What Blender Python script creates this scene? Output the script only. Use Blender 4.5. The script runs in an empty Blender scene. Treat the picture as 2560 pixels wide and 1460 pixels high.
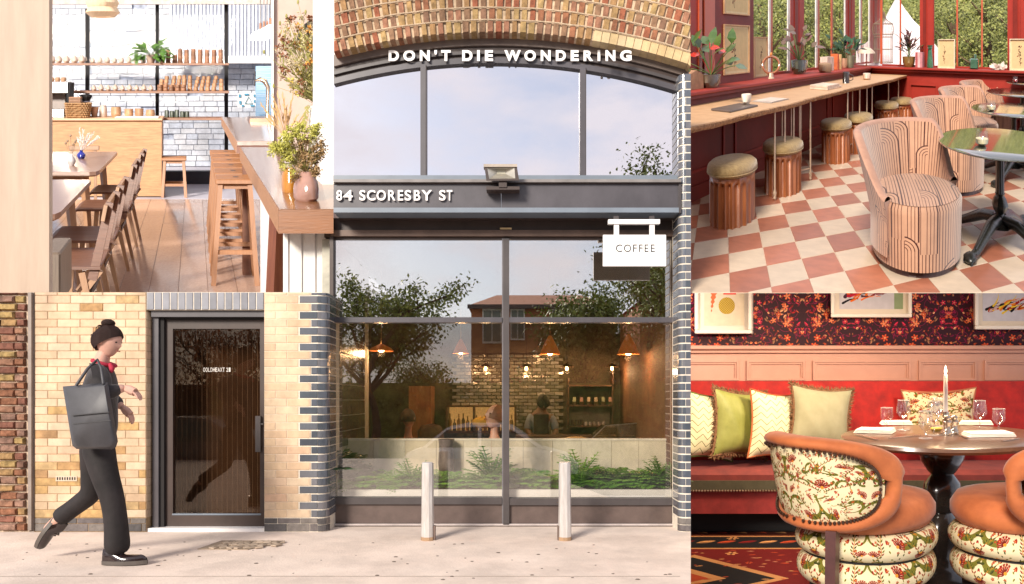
import bpy, bmesh, math, random
import numpy as np
from mathutils import Vector, Matrix
random.seed(7)
R = math.radians
sc = bpy.context.scene
COL = sc.collection

# ------------------------------------------------------------ camera, sky, sun, exposure
F, HX, HY, EYE = 1800.0, 1280.0, 1000.0, 1.18      # focal length and horizon in photo pixels, eye height
YF = 6.43                                           # distance of the street front
cd = bpy.data.cameras.new('camera'); cam = bpy.data.objects.new('camera', cd); COL.objects.link(cam)
cam.location = (0, 0, EYE); cam.rotation_euler = (R(90), 0, 0)
cd.sensor_width = 36; cd.lens = 36 * F / 2560; cd.shift_y = (HY - 730) / 2560
cd.clip_start = .05; cd.clip_end = 500
sc.camera = cam
SUN_DIR = Vector((.46, .80, -.46)).normalized()
world = bpy.data.worlds.new('World'); sc.world = world; world.use_nodes = True
nt = world.node_tree; nt.nodes.clear()
out = nt.nodes.new('ShaderNodeOutputWorld'); bg = nt.nodes.new('ShaderNodeBackground')
sky = nt.nodes.new('ShaderNodeTexSky'); sky.sky_type = 'NISHITA'; sky.sun_disc = False
sky.sun_elevation = math.asin(-SUN_DIR.z); sky.sun_rotation = math.atan2(-SUN_DIR.x, -SUN_DIR.y)
tc = nt.nodes.new('ShaderNodeTexCoord'); mp = nt.nodes.new('ShaderNodeMapping'); mp.inputs['Scale'].default_value = (2.2, 2.2, 5.0)
nz = nt.nodes.new('ShaderNodeTexNoise'); nz.inputs['Scale'].default_value = 2.3; nz.inputs['Detail'].default_value = 7; nz.inputs['Roughness'].default_value = .52
rp = nt.nodes.new('ShaderNodeValToRGB'); rp.color_ramp.elements[0].position = .41; rp.color_ramp.elements[1].position = .60
rp.color_ramp.elements[0].color = (.0, .0, .0, 1)
mx = nt.nodes.new('ShaderNodeMix'); mx.data_type = 'RGBA'; mx.inputs[7].default_value = (4.4, 4.15, 4.4, 1)
hs = nt.nodes.new('ShaderNodeMix'); hs.data_type = 'RGBA'; hs.inputs[0].default_value = .75; hs.inputs[7].default_value = (2.9, 2.95, 3.45, 1)
nt.links.new(tc.outputs['Generated'], mp.inputs[0]); nt.links.new(mp.outputs[0], nz.inputs[0]); nt.links.new(nz.outputs[0], rp.inputs[0])
nt.links.new(sky.outputs[0], hs.inputs[6]); nt.links.new(hs.outputs[2], mx.inputs[6]); nt.links.new(rp.outputs[0], mx.inputs[0])
nt.links.new(mx.outputs[2], bg.inputs[0]); nt.links.new(bg.outputs[0], out.inputs[0])
bg.inputs[1].default_value = .12
sl = bpy.data.lights.new('sun', 'SUN'); sl.energy = 3.0; sl.angle = R(16); sl.color = (1, .91, .80)
so = bpy.data.objects.new('sun', sl); COL.objects.link(so); so.rotation_euler = SUN_DIR.to_track_quat('-Z', 'Y').to_euler(); so.location = (-3, -8, 12)
sc.view_settings.view_transform = 'Standard'; sc.view_settings.look = 'None'; sc.view_settings.gamma = 1; sc.view_settings.exposure = .82
sc.render.engine = 'CYCLES'; sc.cycles.max_bounces = 7; sc.cycles.transparent_max_bounces = 16
sc.cycles.diffuse_bounces = 4; sc.cycles.glossy_bounces = 4; sc.cycles.caustics_reflective = False; sc.cycles.caustics_refractive = False
sc.cycles.sample_clamp_indirect = 6

# ------------------------------------------------------------ mapping: every room is set out in its own metres
class Room:
    """plan and height of one interior (x right, d away from its doorway, h up) laid into the building: skewed plan, raked floor"""
    def __init__(s, vx, vy, fn, hc, sc_):
        s.vx, s.vy, s.fn, s.hc, s.s = vx, vy, fn, hc, sc_
        k = F / fn
        s.L = Matrix(((sc_, (vx-HX)/F*sc_*k, 0), (0, sc_*k, 0), (0, (HY-vy)/F*sc_*k, sc_)))
        s.O = Vector((0, 0, EYE - sc_*hc))
    def pt(s, p): return s.L @ Vector(p) + s.O
    def at(s, px, py, D): return ((px-s.vx)*D/s.fn, D, s.hc - (py-s.vy)*D/s.fn)      # point seen at (px,py) at distance D
    def X(s, px, D): return (px-s.vx)*D/s.fn
    def H(s, py, D): return s.hc - (py-s.vy)*D/s.fn
    def flD(s, py, h=0): return s.fn*(s.hc-h)/(py-s.vy)
class Street(Room):
    def __init__(s):
        s.vx, s.vy, s.fn, s.hc, s.s = HX, HY, F, EYE, 1
        s.L = Matrix.Identity(3); s.O = Vector((0, 0, 0))
ST = Street()
CAFE = Room(486, 184, 1800, 1.5, 2.5)       # timber cafe, upper left
RED = Room(2143, 104, 940, 1.5, 1.5)        # red bar, upper right
DIN = Room(2150, 890, 1800, 1.16, 2.3)      # dining corner, lower right

# ------------------------------------------------------------ materials
def newmat(name):
    m = bpy.data.materials.new(name); m.use_nodes = True
    return m, m.node_tree, m.node_tree.nodes['Principled BSDF']
def node(nt, t, **kw):
    n = nt.nodes.new(t)
    for k, v in kw.items():
        if k in n.inputs.keys(): n.inputs[k].default_value = v
        else: setattr(n, k, v)
    return n
def rgba(c): return (c[0], c[1], c[2], 1)
MC = {}
def mat(name, c, rough=.6, metal=0, var=.12, scale=6, bump=0, bscale=40, stretch=None, rnd=0, c2=None, spec=.5, sheen=0, emit=None, es=0, coat=0, det=5, grime=0):
    """principled surface with two-tone noise, optional relief and per-object tint"""
    if name in MC: return MC[name]
    m, t, b = newmat(name)
    tcn = node(t, 'ShaderNodeTexCoord'); oi = node(t, 'ShaderNodeObjectInfo')
    add = node(t, 'ShaderNodeVectorMath', operation='ADD'); mul = node(t, 'ShaderNodeVectorMath', operation='MULTIPLY_ADD')
    cmb = node(t, 'ShaderNodeCombineXYZ')
    for i in range(3): t.links.new(oi.outputs['Random'], cmb.inputs[i])
    mul.inputs[1].default_value = (37, 53, 71)
    t.links.new(cmb.outputs[0], mul.inputs[0]); t.links.new(tcn.outputs['Object'], mul.inputs[2])
    mpn = node(t, 'ShaderNodeMapping'); mpn.inputs['Scale'].default_value = stretch or (1, 1, 1)
    t.links.new(mul.outputs[0], mpn.inputs[0])
    n1 = node(t, 'ShaderNodeTexNoise'); n1.inputs['Scale'].default_value = scale; n1.inputs['Detail'].default_value = det; n1.inputs['Roughness'].default_value = .62
    t.links.new(mpn.outputs[0], n1.inputs[0])
    r1 = node(t, 'ShaderNodeValToRGB'); r1.color_ramp.elements[0].position = .32; r1.color_ramp.elements[1].position = .68
    t.links.new(n1.outputs[0], r1.inputs[0])
    if c2 is None: c2 = tuple(max(0, x*(1-2.4*var)) for x in c); c = tuple(min(1, x*(1+var)) for x in c)
    r1.color_ramp.elements[0].color = rgba(c2); r1.color_ramp.elements[1].color = rgba(c)
    src = r1.outputs[0]
    if rnd:
        hsv = node(t, 'ShaderNodeHueSaturation'); mr = node(t, 'ShaderNodeMapRange')
        mr.inputs['To Min'].default_value = 1-rnd; mr.inputs['To Max'].default_value = 1+rnd*.6
        t.links.new(oi.outputs['Random'], mr.inputs[0]); t.links.new(mr.outputs[0], hsv.inputs['Value']); t.links.new(src, hsv.inputs['Color']); src = hsv.outputs[0]
    t.links.new(src, b.inputs['Base Color'])
    b.inputs['Roughness'].default_value = rough; b.inputs['Metallic'].default_value = metal
    b.inputs['Specular IOR Level'].default_value = spec
    if sheen: b.inputs['Sheen Weight'].default_value = sheen; b.inputs['Sheen Roughness'].default_value = .4
    if coat: b.inputs['Coat Weight'].default_value = coat; b.inputs['Coat Roughness'].default_value = .1
    if emit: b.inputs['Emission Color'].default_value = rgba(emit); b.inputs['Emission Strength'].default_value = es
    if bump:
        n2 = node(t, 'ShaderNodeTexNoise'); n2.inputs['Scale'].default_value = bscale; n2.inputs['Detail'].default_value = 6
        bp = node(t, 'ShaderNodeBump'); bp.inputs['Strength'].default_value = bump; bp.inputs['Distance'].default_value = .01
        t.links.new(mpn.outputs[0], n2.inputs[0]); t.links.new(n2.outputs[0], bp.inputs['Height']); t.links.new(bp.outputs[0], b.inputs['Normal'])
    if grime:
        gp = node(t, 'ShaderNodeNewGeometry'); gn = node(t, 'ShaderNodeTexNoise'); gn.inputs['Scale'].default_value = 1.1; gn.inputs['Detail'].default_value = 9; gn.inputs['Roughness'].default_value = .7
        gm = node(t, 'ShaderNodeMapping'); gm.inputs['Scale'].default_value = (1.6, 1.6, .9); gr_ = node(t, 'ShaderNodeMapRange'); gr_.inputs[1].default_value = .36; gr_.inputs[2].default_value = .60; gr_.inputs['To Min'].default_value = 1-grime; gr_.inputs['To Max'].default_value = 1.04
        gh = node(t, 'ShaderNodeHueSaturation'); s_ = b.inputs['Base Color'].links[0].from_socket
        t.links.new(gp.outputs['Position'], gm.inputs[0]); t.links.new(gm.outputs[0], gn.inputs[0]); t.links.new(gn.outputs[0], gr_.inputs[0]); t.links.new(gr_.outputs[0], gh.inputs['Value']); t.links.new(s_, gh.inputs['Color']); t.links.new(gh.outputs[0], b.inputs['Base Color'])
    MC[name] = m; return m
def rampmat(name, cols, rough=.8, scale=30, dark=.45, bump=.5, spec=.3, coat=0, grime=.30):
    """each object picks its own tone from a list (bricks, tiles, planks), mottled by noise"""
    if name in MC: return MC[name]
    m = mat(name+'_base', (1, 1, 1), rough=rough, c2=(dark, dark, dark), scale=scale, bump=bump, bscale=scale*2.2, spec=spec, coat=coat, grime=grime)
    m = m.copy(); m.name = name; t = m.node_tree; b = t.nodes['Principled BSDF']
    src = b.inputs['Base Color'].links[0].from_socket
    oi = node(t, 'ShaderNodeObjectInfo'); r = node(t, 'ShaderNodeValToRGB'); r.color_ramp.interpolation = 'CONSTANT'
    e = r.color_ramp.elements
    while len(e) < len(cols): e.new(.5)
    for i, c in enumerate(cols): e[i].position = i/len(cols); e[i].color = rgba(c)
    mm = node(t, 'ShaderNodeMix', data_type='RGBA', blend_type='MULTIPLY'); mm.inputs[0].default_value = 1
    t.links.new(oi.outputs['Random'], r.inputs[0]); t.links.new(r.outputs[0], mm.inputs[6]); t.links.new(src, mm.inputs[7]); t.links.new(mm.outputs[2], b.inputs['Base Color'])
    MC[name] = m; return m
def woodmat(name, c, c2, rough=.45, axis=0, scale=3, spec=.4, rnd=.12, coat=0, k=14):
    st = [k, k, k]; st[axis] = 1
    return mat(name, c, rough=rough, c2=c2, scale=scale, stretch=tuple(st), bump=.12, bscale=scale*3, rnd=rnd, spec=spec, coat=coat, det=8)
def glassmat(name, refl, tint=(1, 1, 1), rcol=(1, 1, 1), rough=0.0):
    if name in MC: return MC[name]
    m = bpy.data.materials.new(name); m.use_nodes = True; t = m.node_tree; t.nodes.clear()
    o = node(t, 'ShaderNodeOutputMaterial'); mxs = node(t, 'ShaderNodeMixShader'); tr = node(t, 'ShaderNodeBsdfTransparent'); gl = node(t, 'ShaderNodeBsdfGlossy')
    tr.inputs[0].default_value = rgba(tint); gl.inputs[0].default_value = rgba(rcol); gl.inputs['Roughness'].default_value = rough
    mxs.inputs[0].default_value = refl
    t.links.new(tr.outputs[0], mxs.inputs[1]); t.links.new(gl.outputs[0], mxs.inputs[2]); t.links.new(mxs.outputs[0], o.inputs[0])
    MC[name] = m; return m
def emitmat(name, c, s):
    return mat(name, c, emit=c, es=s, var=0)
def imgmat(name, arr, rough=.8, sheen=0, bump=0):
    """flat print computed here with numpy and laid on by UV"""
    h, w = arr.shape[:2]
    im = bpy.data.images.new(name, w, h, float_buffer=False); im.colorspace_settings.name = 'sRGB'
    a = np.ones((h, w, 4), np.float32); a[..., :3] = np.clip(arr, 0, 1); im.pixels.foreach_set(a.ravel()); im.update(); im.pack()
    m, t, b = newmat(name)
    ti = node(t, 'ShaderNodeTexImage'); ti.image = im; uvn = node(t, 'ShaderNodeUVMap')
    nzz = node(t, 'ShaderNodeTexNoise'); nzz.inputs['Scale'].default_value = 9; nzz.inputs['Detail'].default_value = 4
    mr = node(t, 'ShaderNodeMapRange'); mr.inputs['To Min'].default_value = .82; mr.inputs['To Max'].default_value = 1.12
    hv = node(t, 'ShaderNodeHueSaturation'); tco = node(t, 'ShaderNodeTexCoord')
    t.links.new(tco.outputs['Object'], nzz.inputs[0]); t.links.new(nzz.outputs[0], mr.inputs[0]); t.links.new(mr.outputs[0], hv.inputs['Value'])
    t.links.new(uvn.outputs[0], ti.inputs[0]); t.links.new(ti.outputs[0], hv.inputs['Color']); t.links.new(hv.outputs[0], b.inputs['Base Color'])
    b.inputs['Roughness'].default_value = rough; b.inputs['Specular IOR Level'].default_value = .25
    if sheen: b.inputs['Sheen Weight'].default_value = sheen
    MC[name] = m; return m

# ------------------------------------------------------------ mesh builder
class MB:
    def __init__(s, fr=None): s.v = []; s.f = []; s.uv = {}; s.fr = fr
    def add(s, p):
        if s.fr is not None:
            o, ex, ey, ez = s.fr; p = tuple(o[i] + p[0]*ex[i] + p[1]*ey[i] + p[2]*ez[i] for i in range(3))
        s.v.append(tuple(p)); return len(s.v)-1
    def face(s, ids, uv=None):
        if uv: s.uv[len(s.f)] = uv
        s.f.append(tuple(ids))
    def box(s, x0, x1, y0, y1, z0, z1):
        x0, x1 = min(x0, x1), max(x0, x1); y0, y1 = min(y0, y1), max(y0, y1); z0, z1 = min(z0, z1), max(z0, z1)
        i = [s.add(p) for p in ((x0, y0, z0), (x1, y0, z0), (x1, y1, z0), (x0, y1, z0), (x0, y0, z1), (x1, y0, z1), (x1, y1, z1), (x0, y1, z1))]
        for q in ((0, 3, 2, 1), (4, 5, 6, 7), (0, 1, 5, 4), (1, 2, 6, 5), (2, 3, 7, 6), (3, 0, 4, 7)): s.face([i[k] for k in q], [(0, 0), (1, 0), (1, 1), (0, 1)])
        return s
    def bbox(s, x0, x1, y0, y1, z0, z1, c=.01):
        """box with chamfered upright and top edges"""
        x0, x1 = min(x0, x1), max(x0, x1); y0, y1 = min(y0, y1), max(y0, y1); z0, z1 = min(z0, z1), max(z0, z1)
        rings = []
        for z, e in ((z0, c), (z0+c, 0), (z1-c, 0), (z1, c)):
            a, b, p, q = x0+e, x1-e, y0+e, y1-e; k = c
            rings.append([s.add(t) for t in ((a+k, p, z), (b-k, p, z), (b, p+k, z), (b, q-k, z), (b-k, q, z), (a+k, q, z), (a, q-k, z), (a, p+k, z))])
        s.face(rings[0][::-1]); s.face(rings[-1])
        for A, B in zip(rings, rings[1:]):
            for i in range(8): s.face((A[i], A[(i+1) % 8], B[(i+1) % 8], B[i]))
        return s
    def beam(s, a, b, w, h, up=(0, 0, 1), w2=None, h2=None):
        a, b = Vector(a), Vector(b); d = (b-a).normalized(); u = Vector(up); sd = d.cross(u)
        if sd.length < 1e-4: sd = d.cross(Vector((1, 0, 0)))
        sd.normalize(); u = sd.cross(d).normalized(); w2 = w2 or w; h2 = h2 or h
        i = [s.add(p + sd*ww*sx + u*hh*sy) for p, ww, hh in ((a, w/2, h/2), (b, w2/2, h2/2)) for sx, sy in ((-1, -1), (1, -1), (1, 1), (-1, 1))]
        for q in ((0, 1, 2, 3), (7, 6, 5, 4), (0, 4, 5, 1), (1, 5, 6, 2), (2, 6, 7, 3), (3, 7, 4, 0)): s.face([i[k] for k in q])
        return s
    def tube(s, pts, r, seg=8, cap=True):
        pts = [Vector(p) for p in pts]; n = len(pts)
        rr = [r]*n if not hasattr(r, '__len__') else list(r)
        prev = None; rings = []
        for i, p in enumerate(pts):
            d = (pts[min(i+1, n-1)] - pts[max(i-1, 0)])
            d = d.normalized() if d.length > 1e-9 else Vector((0, 0, 1))
            if prev is None:
                a = d.cross(Vector((0, 0, 1)));
                if a.length < .1: a = d.cross(Vector((1, 0, 0)))
                a.normalize()
            else:
                a = prev - d*prev.dot(d); a.normalize()
            prev = a; b = d.cross(a)
            rings.append([s.add(p + (a*math.cos(2*math.pi*k/seg) + b*math.sin(2*math.pi*k/seg))*rr[i]) for k in range(seg)])
        for A, B in zip(rings, rings[1:]):
            for k in range(seg): s.face((A[k], A[(k+1) % seg], B[(k+1) % seg], B[k]))
        if cap: s.face(rings[0][::-1]); s.face(rings[-1])
        return s
    def loop(s, pts, r, seg=8):
        pts = [Vector(p) for p in pts]; n = len(pts); c = sum(pts, Vector())/n; rings = []
        for i, p in enumerate(pts):
            d = (pts[(i+1) % n]-pts[i-1]).normalized(); a = (p-c) - d*(p-c).dot(d); a.normalize(); b = d.cross(a)
            rings.append([s.add(p + (a*math.cos(2*math.pi*k/seg) + b*math.sin(2*math.pi*k/seg))*r) for k in range(seg)])
        for i in range(n):
            A, B = rings[i], rings[(i+1) % n]
            for k in range(seg): s.face((A[k], A[(k+1) % seg], B[(k+1) % seg], B[k]))
        return s
    def lathe(s, c, prof, seg=24, mod=None, cap=True):
        rings = []
        for r, z in prof:
            ring = []
            for k in range(seg):
                a = 2*math.pi*k/seg; q = r*(mod(a, z) if mod else 1)
                ring.append(s.add((c[0]+q*math.cos(a), c[1]+q*math.sin(a), c[2]+z)))
            rings.append(ring)
        for A, B in zip(rings, rings[1:]):
            for k in range(seg): s.face((A[k], A[(k+1) % seg], B[(k+1) % seg], B[k]))
        if cap: s.face(rings[0][::-1]); s.face(rings[-1])
        return s
    def ball(s, c, r, seg=10, rings=7):
        if not hasattr(r, '__len__'): r = (r, r, r)
        R_ = []
        for j in range(1, rings):
            ph = math.pi*j/rings
            R_.append([s.add((c[0]+r[0]*math.sin(ph)*math.cos(2*math.pi*k/seg), c[1]+r[1]*math.sin(ph)*math.sin(2*math.pi*k/seg), c[2]-r[2]*math.cos(ph))) for k in range(seg)])
        b = s.add((c[0], c[1], c[2]-r[2])); t = s.add((c[0], c[1], c[2]+r[2]))
        for k in range(seg): s.face((b, R_[0][(k+1) % seg], R_[0][k])); s.face((t, R_[-1][k], R_[-1][(k+1) % seg]))
        for A, B in zip(R_, R_[1:]):
            for k in range(seg): s.face((A[k], A[(k+1) % seg], B[(k+1) % seg], B[k]))
        return s
    def grid(s, fn, nu, nv, us=1, vs=1, closeu=False):
        ids = [[s.add(fn(i/nu, j/nv)) for j in range(nv+1)] for i in range(nu + (0 if closeu else 1))]
        for i in range(nu):
            for j in range(nv):
                a, b = ids[i], ids[(i+1) % len(ids)]
                s.face((a[j], b[j], b[j+1], a[j+1]), [(i/nu*us, j/nv*vs), ((i+1)/nu*us, j/nv*vs), ((i+1)/nu*us, (j+1)/nv*vs), (i/nu*us, (j+1)/nv*vs)])
        return s
    def prism(s, poly, a, b, axis=1):
        """polygon (two coordinates) extruded along an axis; axis 1: poly is x,z"""
        def P(p, t): return (p[0], t, p[1]) if axis == 1 else ((t, p[0], p[1]) if axis == 0 else (p[0], p[1], t))
        A = [s.add(P(p, a)) for p in poly]; B = [s.add(P(p, b)) for p in poly]; n = len(poly)
        s.face(A); s.face(B[::-1])
        for i in range(n): s.face((A[i], B[i], B[(i+1) % n], A[(i+1) % n]))
        return s
    def leaf(s, p, d, n, L, w, bend=.2, seg=2):
        """a leaf blade from p along d with normal n"""
        p, d, n = Vector(p), Vector(d).normalized(), Vector(n); sd = d.cross(n)
        if sd.length < 1e-3: sd = d.cross(Vector((.3, .5, .8)))
        sd.normalize(); n = sd.cross(d)
        prof = ((0, .08), (.35, 1), (.7, .75), (1, .03)) if seg > 1 else ((0, .1), (.5, 1), (1, .05))
        rows = [(s.add(p+d*L*t - n*bend*L*t*t + sd*w/2*q), s.add(p+d*L*t - n*bend*L*t*t - sd*w/2*q)) for t, q in prof]
        for a, b in zip(rows, rows[1:]): s.face((a[0], a[1], b[1], b[0]))
        return s
    def mesh(s, name, L=None, base=None, smooth=False):
        me = bpy.data.meshes.new(name)
        arr = np.array(s.v, dtype=float).reshape(-1, 3)
        if base is not None: arr = arr - np.array(base, dtype=float)
        if L is not None: arr = arr @ np.array(L).T
        me.from_pydata(arr.tolist(), [], s.f)
        if s.uv:
            ul = me.uv_layers.new(name='UVMap'); li = 0
            for fi, f in enumerate(s.f):
                u = s.uv.get(fi)
                for k in range(len(f)):
                    if u: ul.data[li].uv = u[k]
                    li += 1
        bm = bmesh.new(); bm.from_mesh(me); bmesh.ops.recalc_face_normals(bm, faces=bm.faces); bm.to_mesh(me); bm.free()
        if smooth:
            me.polygons.foreach_set('use_smooth', [True]*len(me.polygons))
            try: me.set_sharp_from_angle(angle=R(40 if smooth is True else smooth))
            except Exception: pass
        return me

# ------------------------------------------------------------ objects
INFO = {}
def link(o): COL.objects.link(o); return o
def props(o, label=None, cat=None, group=None, kind=None):
    if label: o['label'] = label
    if cat: o['category'] = cat
    if group: o['group'] = group
    if kind: o['kind'] = kind
    return o
def thing(name, label, cat, base=(0, 0, 0), room=ST, group=None):
    o = link(bpy.data.objects.new(name, None)); o.location = room.pt(base); o.empty_display_size = .1
    props(o, label, cat, group); INFO[o.name] = (room, tuple(base)); return o
def part(mb, name, m, parent, smooth=False, label=None, kind=None):
    room, base = INFO[parent.name]
    me = mb.mesh(name, room.L, base, smooth); me.materials.append(m)
    o = link(bpy.data.objects.new(name, me)); o.parent = parent; INFO[o.name] = (room, base)
    if label: o['label'] = label
    if kind: o['kind'] = kind
    return o
def solo(mb, name, m, label, cat, base=(0, 0, 0), room=ST, group=None, smooth=False, kind=None):
    me = mb.mesh(name, room.L, base, smooth); me.materials.append(m)
    o = link(bpy.data.objects.new(name, me)); o.location = room.pt(base); props(o, label, cat, group, kind); INFO[o.name] = (room, tuple(base)); return o
def struct(mb, name, m, room=ST, base=(0, 0, 0), smooth=False):
    me = mb.mesh(name, room.L, base, smooth); me.materials.append(m)
    o = link(bpy.data.objects.new(name, me)); o.location = room.pt(base); o['kind'] = 'structure'; INFO[o.name] = (room, tuple(base)); return o
def dup(root, base, label=None):
    room = INFO[root.name][0]
    def cp(o, par):
        c = o.copy(); link(c)
        if par is not None: c.parent = par
        INFO[c.name] = (room, base)
        for ch in list(o.children): cp(ch, c)
        return c
    r = cp(root, None); r.location = room.pt(base)
    if label: r['label'] = label
    return r
def inst(me, name, parent, off):
    """one more piece that shares mesh data; off is in the room's metres from the thing's base"""
    room, base = INFO[parent.name]
    o = link(bpy.data.objects.new(name, me)); o.parent = parent; o.location = room.L @ Vector(off); INFO[o.name] = (room, base)
    return o
PM = {}
def piece(w, d, h, m, room=ST, key='brick', c=.004):
    """cached piece mesh, origin at its lower left front corner, edges eased"""
    k = (key, round(w, 4), round(d, 4), round(h, 4), m.name, id(room))
    if k not in PM:
        b = MB(); x0, x1, z0, z1 = 0, w, 0, h
        i = [b.add(p) for p in ((c, 0, c), (w-c, 0, c), (w-c, 0, h-c), (c, 0, h-c), (0, c, 0), (w, c, 0), (w, c, h), (0, c, h), (0, d, 0), (w, d, 0), (w, d, h), (0, d, h))]
        b.face((i[0], i[1], i[2], i[3]))
        for a, q in ((0, 4), (4, 8)):
            for j in range(4): b.face((i[a+j], i[q+j], i[q+(j+1) % 4], i[a+(j+1) % 4]))
        me = b.mesh(key, room.L); me.materials.append(m); PM[k] = me
    return PM[k]
ORD = ['first', 'second', 'third', 'fourth', 'fifth', 'sixth', 'seventh', 'eighth', 'ninth', 'tenth', 'eleventh', 'twelfth', 'thirteenth', 'fourteenth', 'fifteenth', 'sixteenth']

def letter_mesh(ch, w, h, depth, bold):
    cu = bpy.data.curves.new('letter', 'FONT'); cu.body = ch; cu.size = 1; cu.extrude = .5; cu.offset = bold; cu.resolution_u = 6
    ob = bpy.data.objects.new('letter', cu); COL.objects.link(ob)
    dg = bpy.context.evaluated_depsgraph_get(); me = bpy.data.meshes.new_from_object(ob.evaluated_get(dg))
    bpy.data.objects.remove(ob); bpy.data.curves.remove(cu)
    a = np.empty(len(me.vertices)*3); me.vertices.foreach_get('co', a); a = a.reshape(-1, 3)
    lo, hi = a.min(0), a.max(0); s = np.maximum(hi-lo, 1e-5)
    b = np.empty_like(a); b[:, 0] = (a[:, 0]-lo[0])/s[0]*w; b[:, 2] = (a[:, 1]-lo[1])/s[1]*h; b[:, 1] = -(a[:, 2]-lo[2])/s[2]*depth
    me.vertices.foreach_set('co', b.ravel()); me.update(); me.name = 'letter'
    return me
def lettering(text, spans, y0, y1, Y0_, depth, m, parent, bold=0.0, step=None):
    for ch, (a, b) in zip(text, spans):
        Y = step[1] if step and a > step[0] else Y0_
        t0, t1 = (y0, y1) if ch not in "'" else (y0, y0+(y1-y0)*.4)
        x = ST.X(a, Y); w = (b-a)*Y/F; h = (t1-t0)*Y/F
        me = letter_mesh(ch, w, h, depth, bold); me.materials.append(m)
        o = link(bpy.data.objects.new('letter', me)); o.parent = parent
        o.location = Vector((x, Y, ST.H(t1, Y))) - parent.location; INFO[o.name] = INFO[parent.name]
def pbox(mb, x0, y0, x1, y1, Y, d, room=ST):
    """box whose front face stands at distance Y over the given extent of the view, d deep behind it"""
    return mb.box(room.X(x0, Y), room.X(x1, Y), Y, Y+d, room.H(y1, Y), room.H(y0, Y))
# ------------------------------------------------------------ shared materials
M_cream = rampmat('yellow_brick', [(.72, .53, .35), (.76, .58, .40), (.69, .49, .32), (.75, .55, .38), (.71, .52, .34), (.77, .60, .42), (.72, .49, .33), (.74, .56, .38)], rough=.7, scale=9, dark=.80, bump=.15)
M_creamstain = rampmat('stained_yellow_brick', [(.66, .42, .18), (.60, .36, .16), (.70, .48, .24), (.55, .33, .16)], rough=.75, scale=12, dark=.55, bump=.2)
M_blue = rampmat('blue_glazed_brick', [(.11, .125, .155), (.145, .155, .18), (.09, .105, .13), (.175, .175, .195)], rough=.16, scale=6, dark=.8, bump=.06, spec=.7, coat=.5)
M_plinth = rampmat('dark_plinth_brick', [(.15, .13, .13), (.19, .165, .16), (.24, .21, .19), (.13, .12, .12)], rough=.6, scale=20, dark=.6, bump=.3)
M_old = rampmat('weathered_stock_brick', [(.36, .16, .09), (.47, .29, .13), (.30, .13, .09), (.42, .22, .14), (.52, .36, .15), (.26, .14, .10), (.44, .26, .19), (.34, .20, .15)], rough=.9, scale=16, dark=.38, bump=.9)
M_arch = rampmat('arch_brick', [(.40, .17, .09), (.50, .29, .13), (.44, .15, .08), (.54, .34, .15), (.34, .19, .12), (.48, .23, .14), (.58, .39, .17), (.38, .22, .13)], rough=.88, scale=16, dark=.5, bump=.8)
M_archnew = rampmat('replacement_brick', [(.70, .52, .28), (.74, .58, .34), (.68, .48, .25), (.73, .55, .33)], rough=.85, scale=12, dark=.8, bump=.3)
M_mortar = mat('white_mortar', (.80, .72, .60), rough=.95, var=.08, scale=25, bump=.4)
M_mortdark = mat('brown_mortar', (.36, .24, .13), rough=.95, var=.15, scale=25, bump=.3)
M_mortold = mat('pale_old_mortar', (.56, .43, .32), rough=.95, var=.2, scale=20, bump=.8)
M_frame = mat('painted_dark_frame', (.068, .058, .058), rough=.38, var=.08, scale=4, spec=.55)
M_frame2 = mat('brown_black_frame', (.055, .036, .030), rough=.42, var=.1, scale=4)
M_greyf = mat('grey_painted_metal', (.085, .078, .088), rough=.34, var=.07, scale=3, spec=.6, grime=.25)
M_archm = mat('sandy_arch_mortar', (.66, .50, .34), rough=.95, var=.12, scale=25, bump=.6, grime=.25)
M_lightf = mat('light_grey_trim', (.19, .225, .27), rough=.3, var=.06, scale=3, spec=.7)
M_white = mat('white_paint', (.86, .83, .81), rough=.5, var=.03, scale=6)
M_letter = mat('white_letter_face', (.92, .90, .88), rough=.5, var=0, emit=None)
M_conc = mat('pale_concrete_paving', (.78, .66, .57), rough=.9, c2=(.67, .55, .47), scale=1.1, bump=.35, bscale=60, det=9, grime=.20)
M_black = mat('black_void_paint', (.012, .010, .010), rough=.8, var=0)
M_leaf = mat('fern_green', (.20, .42, .04), rough=.5, c2=(.07, .21, .02), scale=14, rnd=.3)
M_leafd = mat('dark_leaf_green', (.035, .10, .035), rough=.5, c2=(.012, .045, .012), scale=10, rnd=.3)
M_glassup = glassmat('sky_mirror_glass', .90, (.3, .3, .3), (.97, .96, .99))
M_glass = glassmat('shop_window_glass', .145, (.97, .96, .93), (1, .99, .97))
M_glasst = glassmat('coated_top_glass', .60, (.95, .93, .9), (1, .99, .97))
M_glassd = glassmat('dark_door_glass', .04, (.78, .70, .62), (1, .9, .8))
M_pane = glassmat('clear_pane', .003, (.98, .98, .98))
M_steel = mat('brushed_steel_bollard', (.66, .64, .62), rough=.38, metal=.35, c2=(.50, .46, .43), scale=5, stretch=(6, 6, 1), spec=.6, bump=.05)

# ------------------------------------------------------------ ground
g = MB(); xr = lambda Y: ST.X(1727, Y)
pts = [(-16, YF+.5), (-16, -1.0), (xr(.9)+.02, -1.0), (xr(.9), .9), (xr(YF), YF), (ST.X(1727, YF), YF+.5)]
g.prism([(-16, YF+.5), (xr(YF), YF+.5), (xr(YF), YF), (.35, 1.41), (.35, -1.0), (-16, -1.0)], -.14, 0, axis=2)
struct(g, 'pavement', M_conc)
g = MB(); g.box(-60, 60, -60, -1.03, -.75, -.62); struct(g, 'road', mat('asphalt', (.06, .058, .055), rough=.9, bump=.5, bscale=90))
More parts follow.
